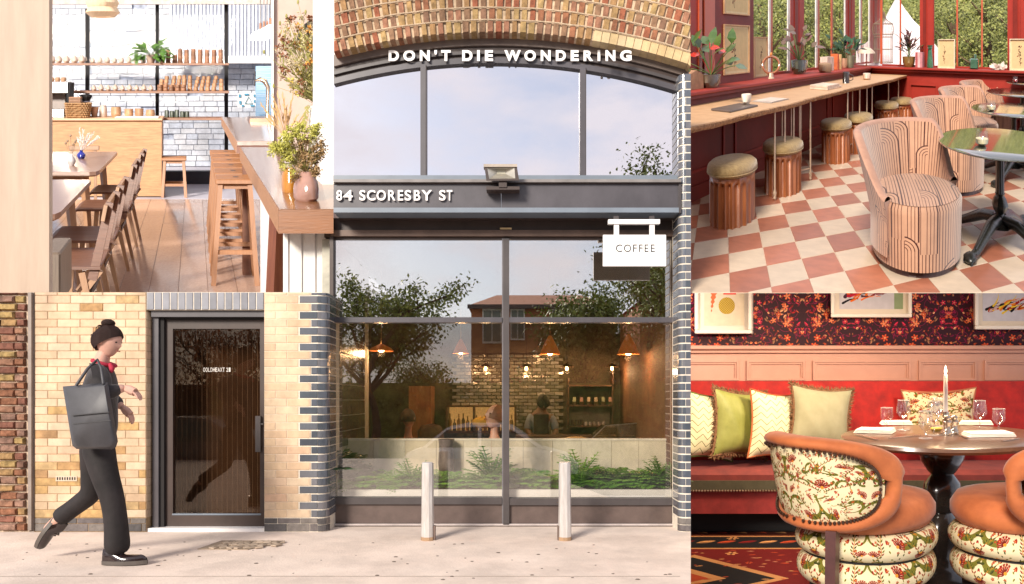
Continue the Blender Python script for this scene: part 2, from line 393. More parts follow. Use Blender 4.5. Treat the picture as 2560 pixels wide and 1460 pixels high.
# pits and little stones on the pavement
mb = MB()
for i in range(70):
    px = random.uniform(20, 1700); py = random.uniform(1355, 1450); Y = EYE*F/(py-HY); x = ST.X(px, Y); r = random.uniform(.004, .011)
    mb.ball((x, Y, .001), (r*1.6, r, r*.5), 6, 4)
solo(mb, 'grit', mat('dark_grit', (.12, .09, .07), rough=.9), 'dark grit and specks scattered over the pale pavement', 'grit', kind='stuff')
for y_ in (1441,):
    Yk = EYE*F/(y_-HY); solo(MB().box(-14, ST.X(1700, Yk), Yk-.004, Yk+.003, 0, .0012), 'kerb_joint', mat('joint_dirt', (.22, .17, .13), rough=1), 'thin dark joint line running along the front of the pavement', 'joint', (0, Yk, 0))
# worn inspection cover
cov = thing('inspection_cover', 'worn cobbled inspection cover let into the pavement below the door', 'drain cover', (ST.X(600, 5.85), 5.85, .0))
mb = MB(); mb.prism([(ST.X(493, 5.68), 5.68), (ST.X(620, 5.66), 5.66), (ST.X(712, 6.02), 6.02), (ST.X(555, 6.03), 6.03)], .0, .006, axis=2); part(mb, 'frame', mat('cover_frame', (.34, .26, .19), rough=.9, bump=.5), cov)
k = 0
for i in range(9):
    for j in range(3):
        u = (i+.5+(.5 if j % 2 else 0))/9.8; v = (j+.5)/3.1
        x0 = ST.X(510+u*100, 5.68)*(1-v) + ST.X(565+u*140, 6.02)*v + u*.12; y0 = 5.69+v*.31
        me = piece(.058, .075, .012, mat('cover_block', (.42, .33, .25), rough=.9, bump=.6, rnd=.3), key='block')
        o = inst(me, 'block', cov, (x0-cov.location.x, y0-cov.location.y-.05, .004)); o.rotation_euler.z = R(random.choice((32, -28)))

# ------------------------------------------------------------ rough brick pier at the far left
def bz(py): return (1330-py)/280.0
def bx(px): return (px-HX)/280.0
pier = thing('brick_pier', 'weathered red and yellow brick pier at the left edge of the shop wall', 'brick pier', (bx(35), YF, 0))
mb = MB(); mb.box(bx(-40), bx(69), YF+.02, YF+.3, -.03, bz(730)); part(mb, 'mortar_bed', M_mortold, pier)
row = 0; y = 1326
while y > 722:
    h = 17+random.uniform(-1, 1); x = -30 + (row % 2)*22
    for w in ([44, 26, 24] if row % 2 else [30, 42, 23]):
        x2 = min(x+w, 68)
        if x2-x > 6 and y-h > 716:
            top = min(h, y-731)
            if top > 3:
                d = random.uniform(0, .018)
                b = MB(); x0, x1, z0, z1 = bx(x+1), bx(x2-1), bz(y), bz(y-top+random.uniform(0, 1.5)*(top > 8)); c = .008
                jit = lambda: random.uniform(-.005, .005)
                i = [b.add(p) for p in ((x0+c, YF-d+jit(), z0+c+jit()), (x1-c, YF-d+jit(), z0+c+jit()), (x1-c, YF-d+jit(), z1-c+min(0, jit())), (x0+c, YF-d+jit(), z1-c), (x0, YF+.01, z0), (x1, YF+.01, z0+min(jit(), 0)), (x1, YF+.01, z1), (x0, YF+.01, z1), (x0, YF+.06, z0), (x1, YF+.06, z0), (x1, YF+.06, z1), (x0, YF+.06, z1))]
                b.face(i[0:4])
                for a, q in ((0, 4), (4, 8)):
                    for j in range(4): b.face((i[a+j], i[q+j], i[q+(j+1) % 4], i[a+(j+1) % 4]))
                part(b, 'brick', M_old, pier)
        x = x2
    y -= h+2.6; row += 1
mb = MB(); pbox(mb, 70, 731, 78, 1326, YF-.03, .2); pbox(mb, 78, 731, 85, 1326, YF-.005, .2)
solo(mb, 'metal_post', mat('weathered_grey_post', (.27, .22, .19), rough=.5, var=.1), 'narrow grey metal channel standing between old and new brickwork', 'post', (bx(77), YF, 0))

# ------------------------------------------------------------ yellow brick walls
CP = 19.85                                  # course height
def brick_run(parent, x0, x1, ytop, ybot, bw, m, stain=None, off0=0, base=(0, 0, 0)):
    row = 0; y = ybot
    while y - 3 > ytop:
        h = min(CP, y-ytop); x = x0 - (bw*.42 if (row+off0) % 2 else 0)
        while x < x1-1:
            a, b = max(x, x0), min(x+bw, x1)
            if b-a > 2:
                mm = m
                if stain: mm = stain(a, y) or m
                me = piece((b-a-1.0)/280, .06, (h-.9)/280, mm)
                inst(me, 'brick', parent, (bx(a+.5)-base[0], YF-random.uniform(0, .0025)-base[1], bz(y-.45)-base[2]))
            x += bw
        y -= h; row += 1
W1 = (bx(225), YF, 0)
w1 = thing('yellow_brick_wall', 'yellow brick wall left of the dark glass door, behind the walking person', 'brick wall', W1)
mb = MB(); mb.box(bx(85), bx(365)-.001, YF+.004, YF+.3, 0, bz(730)); part(mb, 'mortar_bed', M_mortdark, w1)
brick_run(w1, 86, 365, 730, 1294, 57, M_cream, stain=lambda a, y: M_creamstain if (y > 1140 and random.random() < .5) or random.random() < .05 else None, base=W1)
brick_run(w1, 86, 365, 1295, 1329, 67, M_plinth, base=W1)
mb = MB(); n = 28
for i in range(n):                          # brick ends turning into the door recess
    me = None
    b = MB(); z0 = bz(1294-i*CP); z1 = bz(1294-(i+1)*CP+1)
    if z1 > bz(772): break
    b.box(bx(365)-.004, bx(365)+.003, YF+.008, YF+.105, z0, z1); part(b, 'brick', M_cream, w1)
# air brick
mb = MB()
pbox(mb, 139, 1190, 192, 1203, YF-.006, .02); ab = thing('air_brick', 'pale terracotta air brick with small slots low in the yellow wall', 'air brick', (bx(165), YF, bz(1203)))
part(mb, 'plate', mat('terracotta_vent', (.62, .50, .38), rough=.8), ab)
for i in range(8):
    b = MB(); pbox(b, 142+i*6.2, 1193, 144.6+i*6.2, 1200, YF-.009, .004); part(b, 'slot', M_black, ab)

W2 = (bx(742), YF, 0)
w2 = thing('yellow_brick_wall', 'narrow yellow brick wall with blue brick corner between door and shop window', 'brick wall', W2)
mb = MB(); mb.box(bx(660)+.001, bx(793), YF+.004, YF+.3, 0, bz(730)); mb.lathe((-1.735, 6.515, 0), [(.082, 0), (.082, bz(730))], 32)
mb.box(-1.80, -1.654, 6.515, 6.9, 0, bz(730)); part(mb, 'mortar_bed', M_mortar, w2)
row = 0; y = 1294
def bull(x, yc, r, a0, a1, z0, z1, name, m, parent):
    b = MB(); seg = 5; A = []
    for k in range(seg+1):
        a = a0+(a1-a0)*k/seg
        A.append([b.add((x+q*math.cos(a), yc+q*math.sin(a), z)) for q, z in ((r, z0), (r, z1), (r-.05, z1), (r-.05, z0))])
    for P, Q in zip(A, A[1:]):
        for k in range(4): b.face((P[k], P[(k+1) % 4], Q[(k+1) % 4], Q[k]))
    b.face(A[0]); b.face(A[-1][::-1]); part(b, name, m, parent, smooth=30)
while y > 731:
    h = min(CP, y-730); e = 748 if row % 2 else 777
    x = 660 - (28 if row % 2 else 0)
    while x < e-1:
        a, b_ = max(x, 660), min(x+57, e)
        if b_-a > 2:
            me = piece((b_-a-1.)/280, .06, (h-.9)/280, M_creamstain if random.random() < .06 else M_cream)
            inst(me, 'brick', w2, (bx(a+.5)-W2[0], -.001, bz(y-.45)))
        x += 57
    me = piece((794-e-1.5)/280, .05, (h-3)/280, M_blue, key='blue_brick'); inst(me, 'brick', w2, (bx(e+1)-W2[0], -.002, bz(y-1.5)))
    a_s = -90 if row % 2 else -90
    sp = -28 if row % 2 else -40
    z0, z1 = bz(y-1.5), bz(y-h+1.5)
    bull(-1.735, 6.515, .0875, R(-90), R(sp-3), z0, z1, 'brick', M_blue, w2)
    bull(-1.735, 6.515, .0875, R(sp), R(0), z0, z1, 'brick', M_blue, w2)
    b = MB(); b.box(-1.70, -1.6475, 6.522, 6.74, z0, z1); part(b, 'brick', M_blue, w2)
    y -= h; row += 1
brick_run(w2, 660, 794, 1295, 1329, 57, M_plinth, base=W2)
for i in range(2):
    z0, z1 = bz(1328-i*17), bz(1328-(i+1)*17+2)
    bull(-1.735, 6.515, .089, R(-90), R(-40), z0, z1, 'brick', M_plinth, w2); bull(-1.735, 6.515, .089, R(-37), R(0), z0, z1, 'brick', M_plinth, w2)
# soldier course over the door
lin = thing('brick_lintel', 'soldier course of upright blue bricks over the glass door', 'lintel', (bx(512), YF, bz(774)))
mb = MB(); mb.box(bx(366), bx(659), YF+.004, YF+.14, bz(774), bz(730)); part(mb, 'mortar_bed', M_mortar, lin)
for i in range(15):
    a = 367+i*19.6
    if a+18 < 660: inst(piece(17.4/280, .05, 42.5/280, mat('lintel_blue', (.235, .24, .27), rough=.3, rnd=.15, var=.08), key='brick'), 'brick', lin, (bx(a)-bx(512), -.002, 0.002))

# ------------------------------------------------------------ glass door
YD = YF+.10
dr = thing('glass_door', 'dark framed glass door with small white lettering in the yellow brick wall', 'door', (bx(525), YD, 0))
mb = MB(); pbox(mb, 378, 776, 662, 792, YD-.06, .2); pbox(mb, 381, 792, 396, 1328, YD-.03, .1); part(mb, 'frame', M_greyf, dr)
mb = MB(); pbox(mb, 396, 792, 410, 1324, YD-.01, .1); pbox(mb, 409, 793, 662, 799, YD, .1); part(mb, 'jamb', M_black, dr)
lf = MB()
for q in ((411, 800, 432, 1321), (650, 800, 662, 1321), (432, 800, 650, 822), (432, 1288, 650, 1321)): pbox(lf, *q, YD+.02, .05)
leafo = part(lf, 'door_leaf', M_frame2, dr)
mb = MB(); pbox(mb, 409.5, 800, 411.5, 1320, YD+.012, .02); pbox(mb, 430, 1284, 652, 1288, YD+.014, .02); part(mb, 'trim_strip', M_lightf, dr)
mb = MB(); pbox(mb, 432, 822, 650, 1285, YD+.045, .008); part(mb, 'pane', M_glassd, leafo)
mb = MB(); pbox(mb, 432, 822, 650, 1285, YD+.35, .01); part(mb, 'backing', mat('dim_hall', (.075, .045, .028), rough=.9), dr)
for i in range(17):
    b = MB(); pbox(b, 441+i*12.6, 822, 442.6+i*12.6, 1285, YD+.30, .01); part(b, 'bar', mat('dim_bar', (.20, .15, .11), rough=.7), dr)
mb = MB(); pbox(mb, 638, 1040, 651, 1130, YD-.01, .03); pbox(mb, 650, 1058, 658, 1062, YD-.01, .03); part(mb, 'handle', M_frame, dr)
mb = MB(); pbox(mb, 366, 1321, 661, 1330, YD-.08, .15); part(mb, 'sill', M_white, dr)
lettering('OOLDHEAXT21', [(508+i*6.1, 513.3+i*6.1) for i in range(9)]+[(566, 570.5), (572, 576.5)], 919, 929.5, YD+.04, .003, mat('door_letters', (.62, .58, .53), rough=.6), dr, .012)

# ------------------------------------------------------------ railway arch of brick
CX0, CR, CY0 = 1230.0, 1560.0, 1640.0
arch = thing('brick_arch', 'segmental arch of weathered red and yellow bricks with pale joints over the shopfront', 'arch', (bx(1270), YF, bz(100)))
AB = Vector((bx(1270), YF, bz(100)))
mb = MB(); P = []
def ap(r, px):                                # point on circle of radius r at view column px
    return (px, CY0-math.sqrt(r*r-(px-CX0)**2))
xs = np.linspace(834.5, 1726.5, 50)
for x in xs:
    a = ap(CR+1, x); P.append((mb.add((bx(a[0]), YF+.01, bz(a[1]))), mb.add((bx(a[0]), YF+.01, bz(-60))), mb.add((bx(a[0]), YF+.14, bz(a[1]))), mb.add((bx(a[0]), YF+.14, bz(-60)))))
for a, b in zip(P, P[1:]):
    mb.face((a[0], b[0], b[1], a[1])); mb.face((a[0], a[2], b[2], b[0]))
    mb.face((a[2], a[3], b[3], b[2]))
for a in (P[0], P[-1]): mb.face((a[0], a[1], a[3], a[2]))
part(mb, 'mortar_bed', M_archm, arch)
r = CR
for ring in range(6):
    r0 = CR+ring*31.2; r1 = r0+28.2; n = 0
    a = math.asin((834-CX0)/r0) - .002 + random.uniform(0, .006)
    amax = math.asin((1727-CX0)/r0)
    while a < amax:
        da = 20.4/r0; bw = random.uniform(12.5, 15.5)/r0
        q = []
        ok = True
        for rr, t in ((r0, a), (r0, a+bw), (r1, a+bw+random.uniform(-1, 1)/r0), (r1, a+random.uniform(-1, 1)/r0)):
            x = CX0+rr*math.sin(t); yv = CY0-rr*math.cos(t)
            x = min(max(x, 834.6), 1726.4); q.append((x, yv))
        if max(p[1] for p in q) > -6 and max(p[0] for p in q)-min(p[0] for p in q) > 2.5:
            new = ring == 0 and q[0][0] > 1482
            if new:                               # replacement bricks sit tight
                q = []
                for rr, t in ((r0, a), (r0, a+18.9/r0), (r1-1, a+18.9/r0), (r1-1, a)):
                    q.append((min(CX0+rr*math.sin(t), 1726.4), CY0-rr*math.cos(t)))
            b = MB(); d0 = random.uniform(0, .014)*(0 if new else 1); dep = .125 if ring == 0 else .05
            c = .0 if new else 1.0
            cx = sum(p[0] for p in q)/4; cyy = sum(p[1] for p in q)/4
            fr = [b.add((bx(p[0]+(cx-p[0])*.10*c)-0, YF-d0+random.uniform(-.004, .004)*c, bz(p[1]+(cyy-p[1])*.07*c))) for p in q]
            md = [b.add((bx(p[0]), YF+.008, bz(p[1]))) for p in q]; bk = [b.add((bx(p[0]), YF+dep, bz(p[1]))) for p in q]
            b.face(fr)
            for j in range(4): b.face((fr[j], md[j], md[(j+1) % 4], fr[(j+1) % 4])); b.face((md[j], bk[j], bk[(j+1) % 4], md[(j+1) % 4]))
            part(b, 'brick', M_archnew if new else M_arch, arch)
        a += da
# tuck-pointed bed joints, proud of the bricks
for ring in range(1, 6):
    mb = MB(); r0 = CR+ring*31.2-1.5; pts = []
    for x in np.linspace(835.5, 1725.5, 44):
        if abs(x-CX0) < r0:
            p = ap(r0+random.uniform(-.6, .6), x); pts.append((bx(p[0]), YF-.010, bz(p[1])))
    mb.tube(pts, .0065, 6); part(mb, 'pointing', M_archm, arch, smooth=True)

# ------------------------------------------------------------ arched upper window
YU = YF+.12
def arcstrip(mb, a0, a1, Y, d, x0, x1, flat=None, n=30):
    x0 = max(x0, 834.3)
    up = []
    for i in range(n+1):
        x = x0+(x1-x0)*i/n; s = (x-1232)**2/(2*1500)
        t = a0+s; bt = (a1+s) if flat is None else flat
        up.append([mb.add((ST.X(x, Y), yy, ST.H(p, Y))) for p, yy in ((t, Y), (bt, Y), (bt, Y+d), (t, Y+d))])
    for A, B in zip(up, up[1:]):
        for k in range(4): mb.face((A[k], A[(k+1) % 4], B[(k+1) % 4], B[k]))
    mb.face(up[0]); mb.face(up[-1][::-1])
uw = thing('arched_window', 'arched upper window of three mirror-like panes reflecting the clouds', 'window', (bx(1270), YU, bz(437)))
XL, XR = 834, 1722
mb = MB(); arcstrip(mb, 84, 113, YU-.005, .10, XL-22, XR); part(mb, 'frame', mat('arch_head_brown', (.17, .13, .11), rough=.5), uw)
mb = MB(); arcstrip(mb, 113, 127, YU+.02, .08, XL-20, XR); part(mb, 'frame', M_frame2, uw)
mb = MB(); arcstrip(mb, 126, 134, YU+.005, .08, XL-20, XR); part(mb, 'frame', M_frame, uw)
mb = MB(); arcstrip(mb, 134, 144, YU+.03, .08, XL-20, XR); part(mb, 'frame', M_frame2, uw)
mb = MB(); arcstrip(mb, 143, 157, YU+.012, .08, XL-20, XR); part(mb, 'frame', M_greyf, uw)
for a, b in ((1051, 1064), (1450, 1464), (1697, 1707)):
    mb = MB(); s = ((a+b)/2-1232)**2/3000; pbox(mb, a, 150+s, b, 440, YU, .09); part(mb, 'mullion', M_greyf, uw)
    mb = MB(); pbox(mb, b, 152+s, b+1.6, 440, YU+.002, .09); part(mb, 'gasket', M_frame2, uw)
mb = MB(); pbox(mb, 833, 438, 1707, 452, YU-.05, .12); part(mb, 'sill', M_lightf, uw)
for a, b in ((834, 1051), (1064, 1450), (1464, 1697)):
    mb = MB(); arcstrip(mb, 155, 0, YU+.05, .012, a-16 if a < 900 else a, b, flat=438, n=14); part(mb, 'pane', M_glassup, uw)
mb = MB(); arcstrip(mb, 150, 0, YU+.14, .02, 820, 1715, flat=445); part(mb, 'backing', M_black, uw)
mb = MB(); pbox(mb, 1705, 190, 1727, 452, YU+.03, .1); part(mb, 'side_panel', M_frame, uw)

# ------------------------------------------------------------ fascia
fa = thing('fascia_board', 'grey painted fascia board with white street address lettering', 'shop sign', (bx(1270), YF, bz(530)))
mb = MB(); pbox(mb, 834, 459, 1252, 520, YF+.01, .2); part(mb, 'panel', M_greyf, fa)
mb = MB(); pbox(mb, 1253.2, 459, 1697, 520, YF+.01, .2); part(mb, 'panel', M_greyf, fa)
mb = MB(); pbox(mb, 834, 448, 1703, 455, YF-.03, .25); part(mb, 'cornice', mat('cornice_grey', (.24, .22, .21), rough=.3), fa)
mb = MB(); pbox(mb, 834, 455, 1703, 460, YF, .2); part(mb, 'shadow_gap', M_frame2, fa)
mb = MB(); pbox(mb, 834, 519, 1697, 531, YF-.012, .2); part(mb, 'trim', M_lightf, fa)
mb = MB(); pbox(mb, 1697, 459, 1703, 532, YF-.005, .2); part(mb, 'end_cap', M_frame, fa)
lettering('84SCORESBYST', [(841.5, 856), (859, 882), (899, 914), (918, 939), (942, 965), (971, 989), (995, 1008), (1012, 1028), (1035, 1051), (1054, 1080), (1098, 1114), (1117, 1131)], 476, 502, YF-.004, .012, M_letter, fa, .018)
sg = thing('slogan_lettering', 'white capital letters across the head of the arched window', 'lettering', (bx(1270), YU-.012, bz(154)))
lettering("DON'TDIEWONDERING", [(971.9, 997.7), (1008.6, 1038), (1049.7, 1074.7), (1086, 1092.6), (1103, 1126.8), (1155.6, 1181.3), (1192.8, 1199.6), (1212.4, 1232.7), (1260.9, 1302), (1311, 1339.6), (1351.7, 1376.5), (1389.5, 1414.6), (1426.5, 1446.8), (1458.6, 1482.7), (1493.7, 1500.4), (1513.5, 1538.2), (1550, 1578.7)], 126.3, 153.4, YU-.012, .008, M_letter, sg, .045, step=(1505, YF-.004))
# floodlight
fl = thing('floodlight', 'black rectangular floodlight on a bracket above the fascia', 'floodlight', (bx(1252), YF-.1, bz(470)))
YL = YF-.16
mb = MB(); q = [(1211, 417), (1292, 415), (1298, 451), (1216, 452)]
fr_ = [mb.add((ST.X(a, YL), YL, ST.H(b, YL))) for a, b in q]; bk_ = [mb.add((ST.X(a, YL+.07), YL+.07, ST.H(b, YL+.07))) for a, b in [(1216, 420), (1288, 418), (1292, 448), (1220, 449)]]
inn = [mb.add((ST.X(a, YL), YL, ST.H(b, YL))) for a, b in [(1218, 420), (1286, 419), (1288, 446), (1223, 447)]]
for j in range(4): mb.face((fr_[j], fr_[(j+1) % 4], inn[(j+1) % 4], inn[j])); mb.face((fr_[j], bk_[j], bk_[(j+1) % 4], fr_[(j+1) % 4]))
mb.face(bk_[::-1]); part(mb, 'housing', M_frame2, fl)
mb = MB(); a4 = [mb.add((ST.X(a, YL+.002), YL+.002, ST.H(b, YL+.002))) for a, b in [(1218, 420), (1286, 419), (1288, 446), (1223, 447)]]
b4 = [mb.add((ST.X(a, YL+.05), YL+.05, ST.H(b, YL+.05))) for a, b in [(1242, 424), (1263, 424), (1263, 434), (1242, 434)]]
for j in range(4): mb.face((a4[j], a4[(j+1) % 4], b4[(j+1) % 4], b4[j]))
part(mb, 'reflector', mat('floodlight_reflector', (.55, .52, .45), rough=.3, metal=.6), fl)
mb = MB(); mb.face([mb.add((ST.X(a, YL+.049), YL+.049, ST.H(b, YL+.049))) for a, b in [(1242, 424), (1263, 424), (1263, 434), (1242, 434)]]); part(mb, 'led_panel', mat('led', (.8, .76, .6), rough=.3), fl)
mb = MB(); pbox(mb, 1209, 410, 1293, 417, YL-.01, .09); part(mb, 'visor', mat('visor_bronze', (.42, .36, .30), rough=.35), fl)
mb = MB(); pbox(mb, 1247, 450, 1267, 468, YL+.02, .03); pbox(mb, 1216, 466, 1299, 474, YL+.03, .12); part(mb, 'bracket', M_frame2, fl)

# ------------------------------------------------------------ right-hand pier of blue brick
rp_ = thing('blue_brick_pier', 'narrow blue glazed brick pier with white joints right of the shopfront', 'brick pier', (bx(1715), YF, 0))
mb = MB(); mb.box(bx(1715), bx(1727), YF+.004, YF+.3, 0, bz(196)); mb.lathe((bx(1715), YF+.06, 0), [(.056, 0), (.056, bz(196))], 24); mb.box(bx(1715)-.056, bx(1715), YF+.06, YF+.3, 0, bz(196)); part(mb, 'mortar_bed', M_mortar, rp_)
y = 1294; row = 0
while y > 200:
    z0, z1 = bz(y-1.8), bz(y-CP+1.8); xc = bx(1715)
    bull(xc, YF+.06, .0605, R(-180), R(-90-(35 if row % 2 else 5)), z0, z1, 'brick', M_blue, rp_)
    b = MB()
    if row % 2: bull(xc, YF+.06, .0605, R(-122), R(-90), z0, z1, 'brick', M_blue, rp_)
    b.box(xc, bx(1727), YF-.0005, YF+.04, z0, z1); part(b, 'brick', M_blue, rp_)
    b = MB(); b.box(xc-.0605, xc-.03, YF+.064, YF+.25, z0, z1); part(b, 'brick', M_blue, rp_)
    y -= CP; row += 1
for i in range(2):
    z0, z1 = bz(1328-i*17), bz(1328-(i+1)*17+2)
    bull(bx(1715), YF+.06, .062, R(-180), R(-90), z0, z1, 'brick', M_plinth, rp_); b = MB(); b.box(bx(1715), bx(1727), YF-.002, YF+.04, z0, z1); part(b, 'brick', M_plinth, rp_)

# ------------------------------------------------------------ shop window
YG = 6.75
sw = thing('shop_window', 'large dark framed shop window in two bays with a transom', 'shop window', (bx(1265), YG, 0))
mb = MB()
mb.box(ST.X(834, YF)-.02, bx(1703), YF+.20, YG+.3, ST.H(531, YF), ST.H(531, YF)+.06)      # soffit of the recess
part(mb, 'soffit', M_frame2, sw)
mb = MB(); pbox(mb, 826, 545, 1704, 575, YG-.02, .3); part(mb, 'head_beam', M_frame2, sw)
mb = MB(); pbox(mb, 826, 575, 1704, 590, YG-.05, .3); part(mb, 'head_rail', mat('brown_rail', (.15, .095, .07), rough=.5), sw)
mb = MB(); pbox(mb, 826, 590, 1704, 600, YG-.01, .1); part(mb, 'head_rail', M_frame2, sw)
for q in ((824, 590, 833, 1330), (1687, 590, 1700, 1330)):
    mb = MB(); pbox(mb, *q, YG-.05, .12); part(mb, 'jamb', M_frame2, sw)
mb = MB(); pbox(mb, 1258, 596, 1273, 1312, YG-.05, .10); part(mb, 'mullion', M_frame, sw)
mb = MB(); pbox(mb, 1255, 596, 1258, 1312, YG-.03, .10); part(mb, 'mullion', mat('mullion_side', (.17, .16, .17), rough=.35), sw)
for q in ((833, 793, 1255, 806), (1273, 793, 1687, 806)):
    mb = MB(); pbox(mb, *q, YG-.045, .10); part(mb, 'transom', M_greyf, sw)
for q in ((833, 1244, 1255, 1261), (1273, 1246, 1687, 1263)):
    mb = MB(); pbox(mb, *q, YG-.04, .10); part(mb, 'bottom_rail', M_frame, sw)
for q in ((833, 1261, 1255, 1311), (1273, 1263, 1687, 1311)):
    mb = MB(); pbox(mb, *q, YG-.01, .08); part(mb, 'kick_panel', mat('kick_brown', (.115, .082, .072), rough=.4), sw)
mb = MB(); pbox(mb, 833, 1310, 1687, 1314, YG-.05, .03); part(mb, 'drip_rail', mat('drip_rail_grey', (.50, .44, .42), rough=.3), sw)
mb = MB(); pbox(mb, 833, 1314, 1687, 1322, YG-.02, .03); part(mb, 'plinth', M_frame2, sw)
for q in ((833, 600, 1255, 793), (1273, 600, 1687, 793), (833, 806, 1255, 1244), (1273, 806, 1687, 1246)):
    mb = MB(); pbox(mb, *q, YG, .006); part(mb, 'pane', M_glasst if q[1] < 700 else M_glass, sw)
mb = MB(); pbox(mb, 1250, 569, 1279, 573.5, YG-.055, .02); part(mb, 'catch', mat('brass', (.6, .4, .2), rough=.3, metal=.8), sw)

# hanging sign
YS = 6.36
cs = thing('hanging_sign', 'white hanging coffee sign board at the right of the shopfront', 'sign', (ST.X(1586, YS), YS, ST.H(665, YS)))
mb = MB(); pbox(mb, 1508, 587, 1665, 665, YS, .035); part(mb, 'board', M_letter, cs)
mb = MB(); pbox(mb, 1521, 548, 1650, 559, YS-.01, .05); part(mb, 'bar', M_white, cs)
for a in (1535, 1624):
    mb = MB(); pbox(mb, a, 559, a+12.5, 588, YS+.005, .02); part(mb, 'strap', M_white, cs)
    mb = MB(); pbox(mb, a-1, 540, a+12, 548, YS+.005, .03); part(mb, 'hook', M_frame, cs)
lettering('COFFEE', [(1539.7, 1555.3), (1559.8, 1577.3), (1582.5, 1592), (1597.6, 1606.5), (1611.5, 1620.8), (1627, 1636.8)], 611.4, 629.6, YS-.001, .004, mat('grey_letters', (.03, .028, .026), rough=.6, var=0), cs, -.008)

# bollards
for i, (px, pb) in enumerate(((1069, 'left'), (1412, 'right'))):
    Y = 6.07; x = ST.X(px, Y); r = .050
    bo = thing('bollard', 'white steel bollard with rusted foot in front of the %s window bay' % pb, 'bollard', (x, Y, 0), group='bollards before the shop window')
    mb = MB(); mb.lathe((x, Y, 0), [(r*1.13, 0), (r*1.04, .32), (r, .648), (r*.9, .655)], 10); part(mb, 'post', M_steel, bo, smooth=30)
    mb = MB(); mb.lathe((x, Y, 0), [(r*1.16, .0), (r*1.155, .03)], 10); part(mb, 'rusted_collar', mat('rust', (.42, .27, .16), rough=.9, bump=.5), bo)
    mb = MB(); sx = x+(r+.004)*(1 if i == 0 else -1); mb.box(sx-.008, sx+.012, Y-.02, Y+.03, 0, .12); part(mb, 'hinge_plate', mat('rust_dark', (.16, .11, .09), rough=.8), bo)
# ------------------------------------------------------------ skinned figures
def skinmesh(name, V, E, m, parent, sub=2, root=None):
    """one continuous surface grown round a skeleton: V name -> (x,y,z,r[,r2])"""
    room, base = INFO[parent.name]
    names = list(V); me = bpy.data.meshes.new(name)
    me.from_pydata([tuple(V[n][i]-base[i] for i in range(3)) for n in names], [(names.index(a), names.index(b)) for a, b in E], [])
    ob = bpy.data.objects.new(name, me); link(ob)
    md = ob.modifiers.new('skin', 'SKIN'); md.use_smooth_shade = True; md.branch_smoothing = .6
    sv = me.skin_vertices[0].data if me.skin_vertices else None
    if sv is None:
        bm = bmesh.new(); bm.from_mesh(me); bm.verts.layers.skin.verify(); bm.to_mesh(me); bm.free(); sv = me.skin_vertices[0].data
    for i, n in enumerate(names):
        v = V[n]; sv[i].radius = (v[3], v[4] if len(v) > 4 else v[3]); sv[i].use_root = (n == (root or names[0]))
    ss = ob.modifiers.new('sub', 'SUBSURF'); ss.levels = sub; ss.render_levels = sub
    dg = bpy.context.evaluated_depsgraph_get(); res = bpy.data.meshes.new_from_object(ob.evaluated_get(dg))
    bpy.data.objects.remove(ob)
    res.name = name; res.materials.clear(); res.materials.append(m)
    if room is not ST: res.transform(room.L.to_4x4())
    o = link(bpy.data.objects.new(name, res)); o.parent = parent; INFO[o.name] = (room, base); return o
def chain(pre, pts):
    V = {pre+str(i): p for i, p in enumerate(pts)}; n = list(V); return V, list(zip(n, n[1:]))
def head(mb_skin, c, r=.105, yaw=0.0, pitch=0.0):
    """head as a modelled ball: skull, jaw, nose, brow, lips, ears; yaw 0 looks along +x"""
    cy, sy, cp, sp = math.cos(yaw), math.sin(yaw), math.cos(pitch), math.sin(pitch)
    def T(p):
        x, y, z = p; x, z = x*cp+z*sp, -x*sp+z*cp
        return (c[0]+x*cy-y*sy, c[1]+x*sy+y*cy, c[2]+z)
    def f(u, v):
        a = 2*math.pi*u; ph = math.pi*v; x, y, z = math.sin(ph)*math.cos(a), math.sin(ph)*math.sin(a), -math.cos(ph)
        X, Y, Z = x*r*.93, y*r*.74, z*r*1.16
        if z < 0: Y *= 1+.30*z; X = X*(1+.18*z) + r*.10*(-z)       # jaw
        fr = max(0, x)
        X += r*.20*math.exp(-((y/.16)**2))*math.exp(-(((z+.12)/.17)**2))*fr   # nose
        X += r*.05*math.exp(-((z-.22)/.10)**2)*fr - r*.07*math.exp(-((z-.06)/.09)**2)*math.exp(-((abs(y)-.33)/.16)**2)*fr  # brow, sockets
        X += r*.06*math.exp(-((z+.48)/.07)**2)*math.exp(-((y/.22)**2))*fr + r*.05*math.exp(-((z+.82)/.12)**2)*fr
        return T((X, Y, Z))
    mb_skin.grid(f, 28, 22, closeu=True)
    for s in (-1, 1): mb_skin.ball(T((-.01, s*r*.74, .0)), (r*.2, r*.12, r*.27), 8, 6)
    return T
def hand(mb, wrist, d, n, L=.17, curl=.6, side=1):
    """palm with four bent fingers of different length and a thumb leaving its side"""
    w = Vector(wrist); d = Vector(d).normalized(); n = Vector(n); n = (n-d*n.dot(d)).normalized(); s = d.cross(n)
    p1 = w+d*L*.48
    mb.tube([w-d*.01, w+d*L*.2, p1], [L*.15, L*.22, L*.20], 8)
    mb.beam(w+d*L*.05, p1, L*.42, L*.16, up=n)
    for i, (o, fl) in enumerate(((-.33, .42), (-.11, .5), (.11, .47), (.33, .36))):
        a = p1+s*o*L*.55; pts = [a]; dd = d.copy()
        for k in range(3):
            dd = (dd + n*curl*.55).normalized(); pts.append(pts[-1]+dd*L*fl*(.42, .33, .25)[k])
        mb.tube(pts, [L*.058, L*.054, L*.048, L*.036], 6)
    t0 = w+d*L*.16+s*side*L*.18; mb.tube([t0, t0+(d*.6+s*side*.7).normalized()*L*.2, t0+(d*.9+s*side*.5+n*.5).normalized()*L*.38], [L*.08, L*.065, L*.05], 6)
M_skin = mat('pale_skin', (.62, .36, .28), rough=.55, var=.06, scale=12, spec=.35)
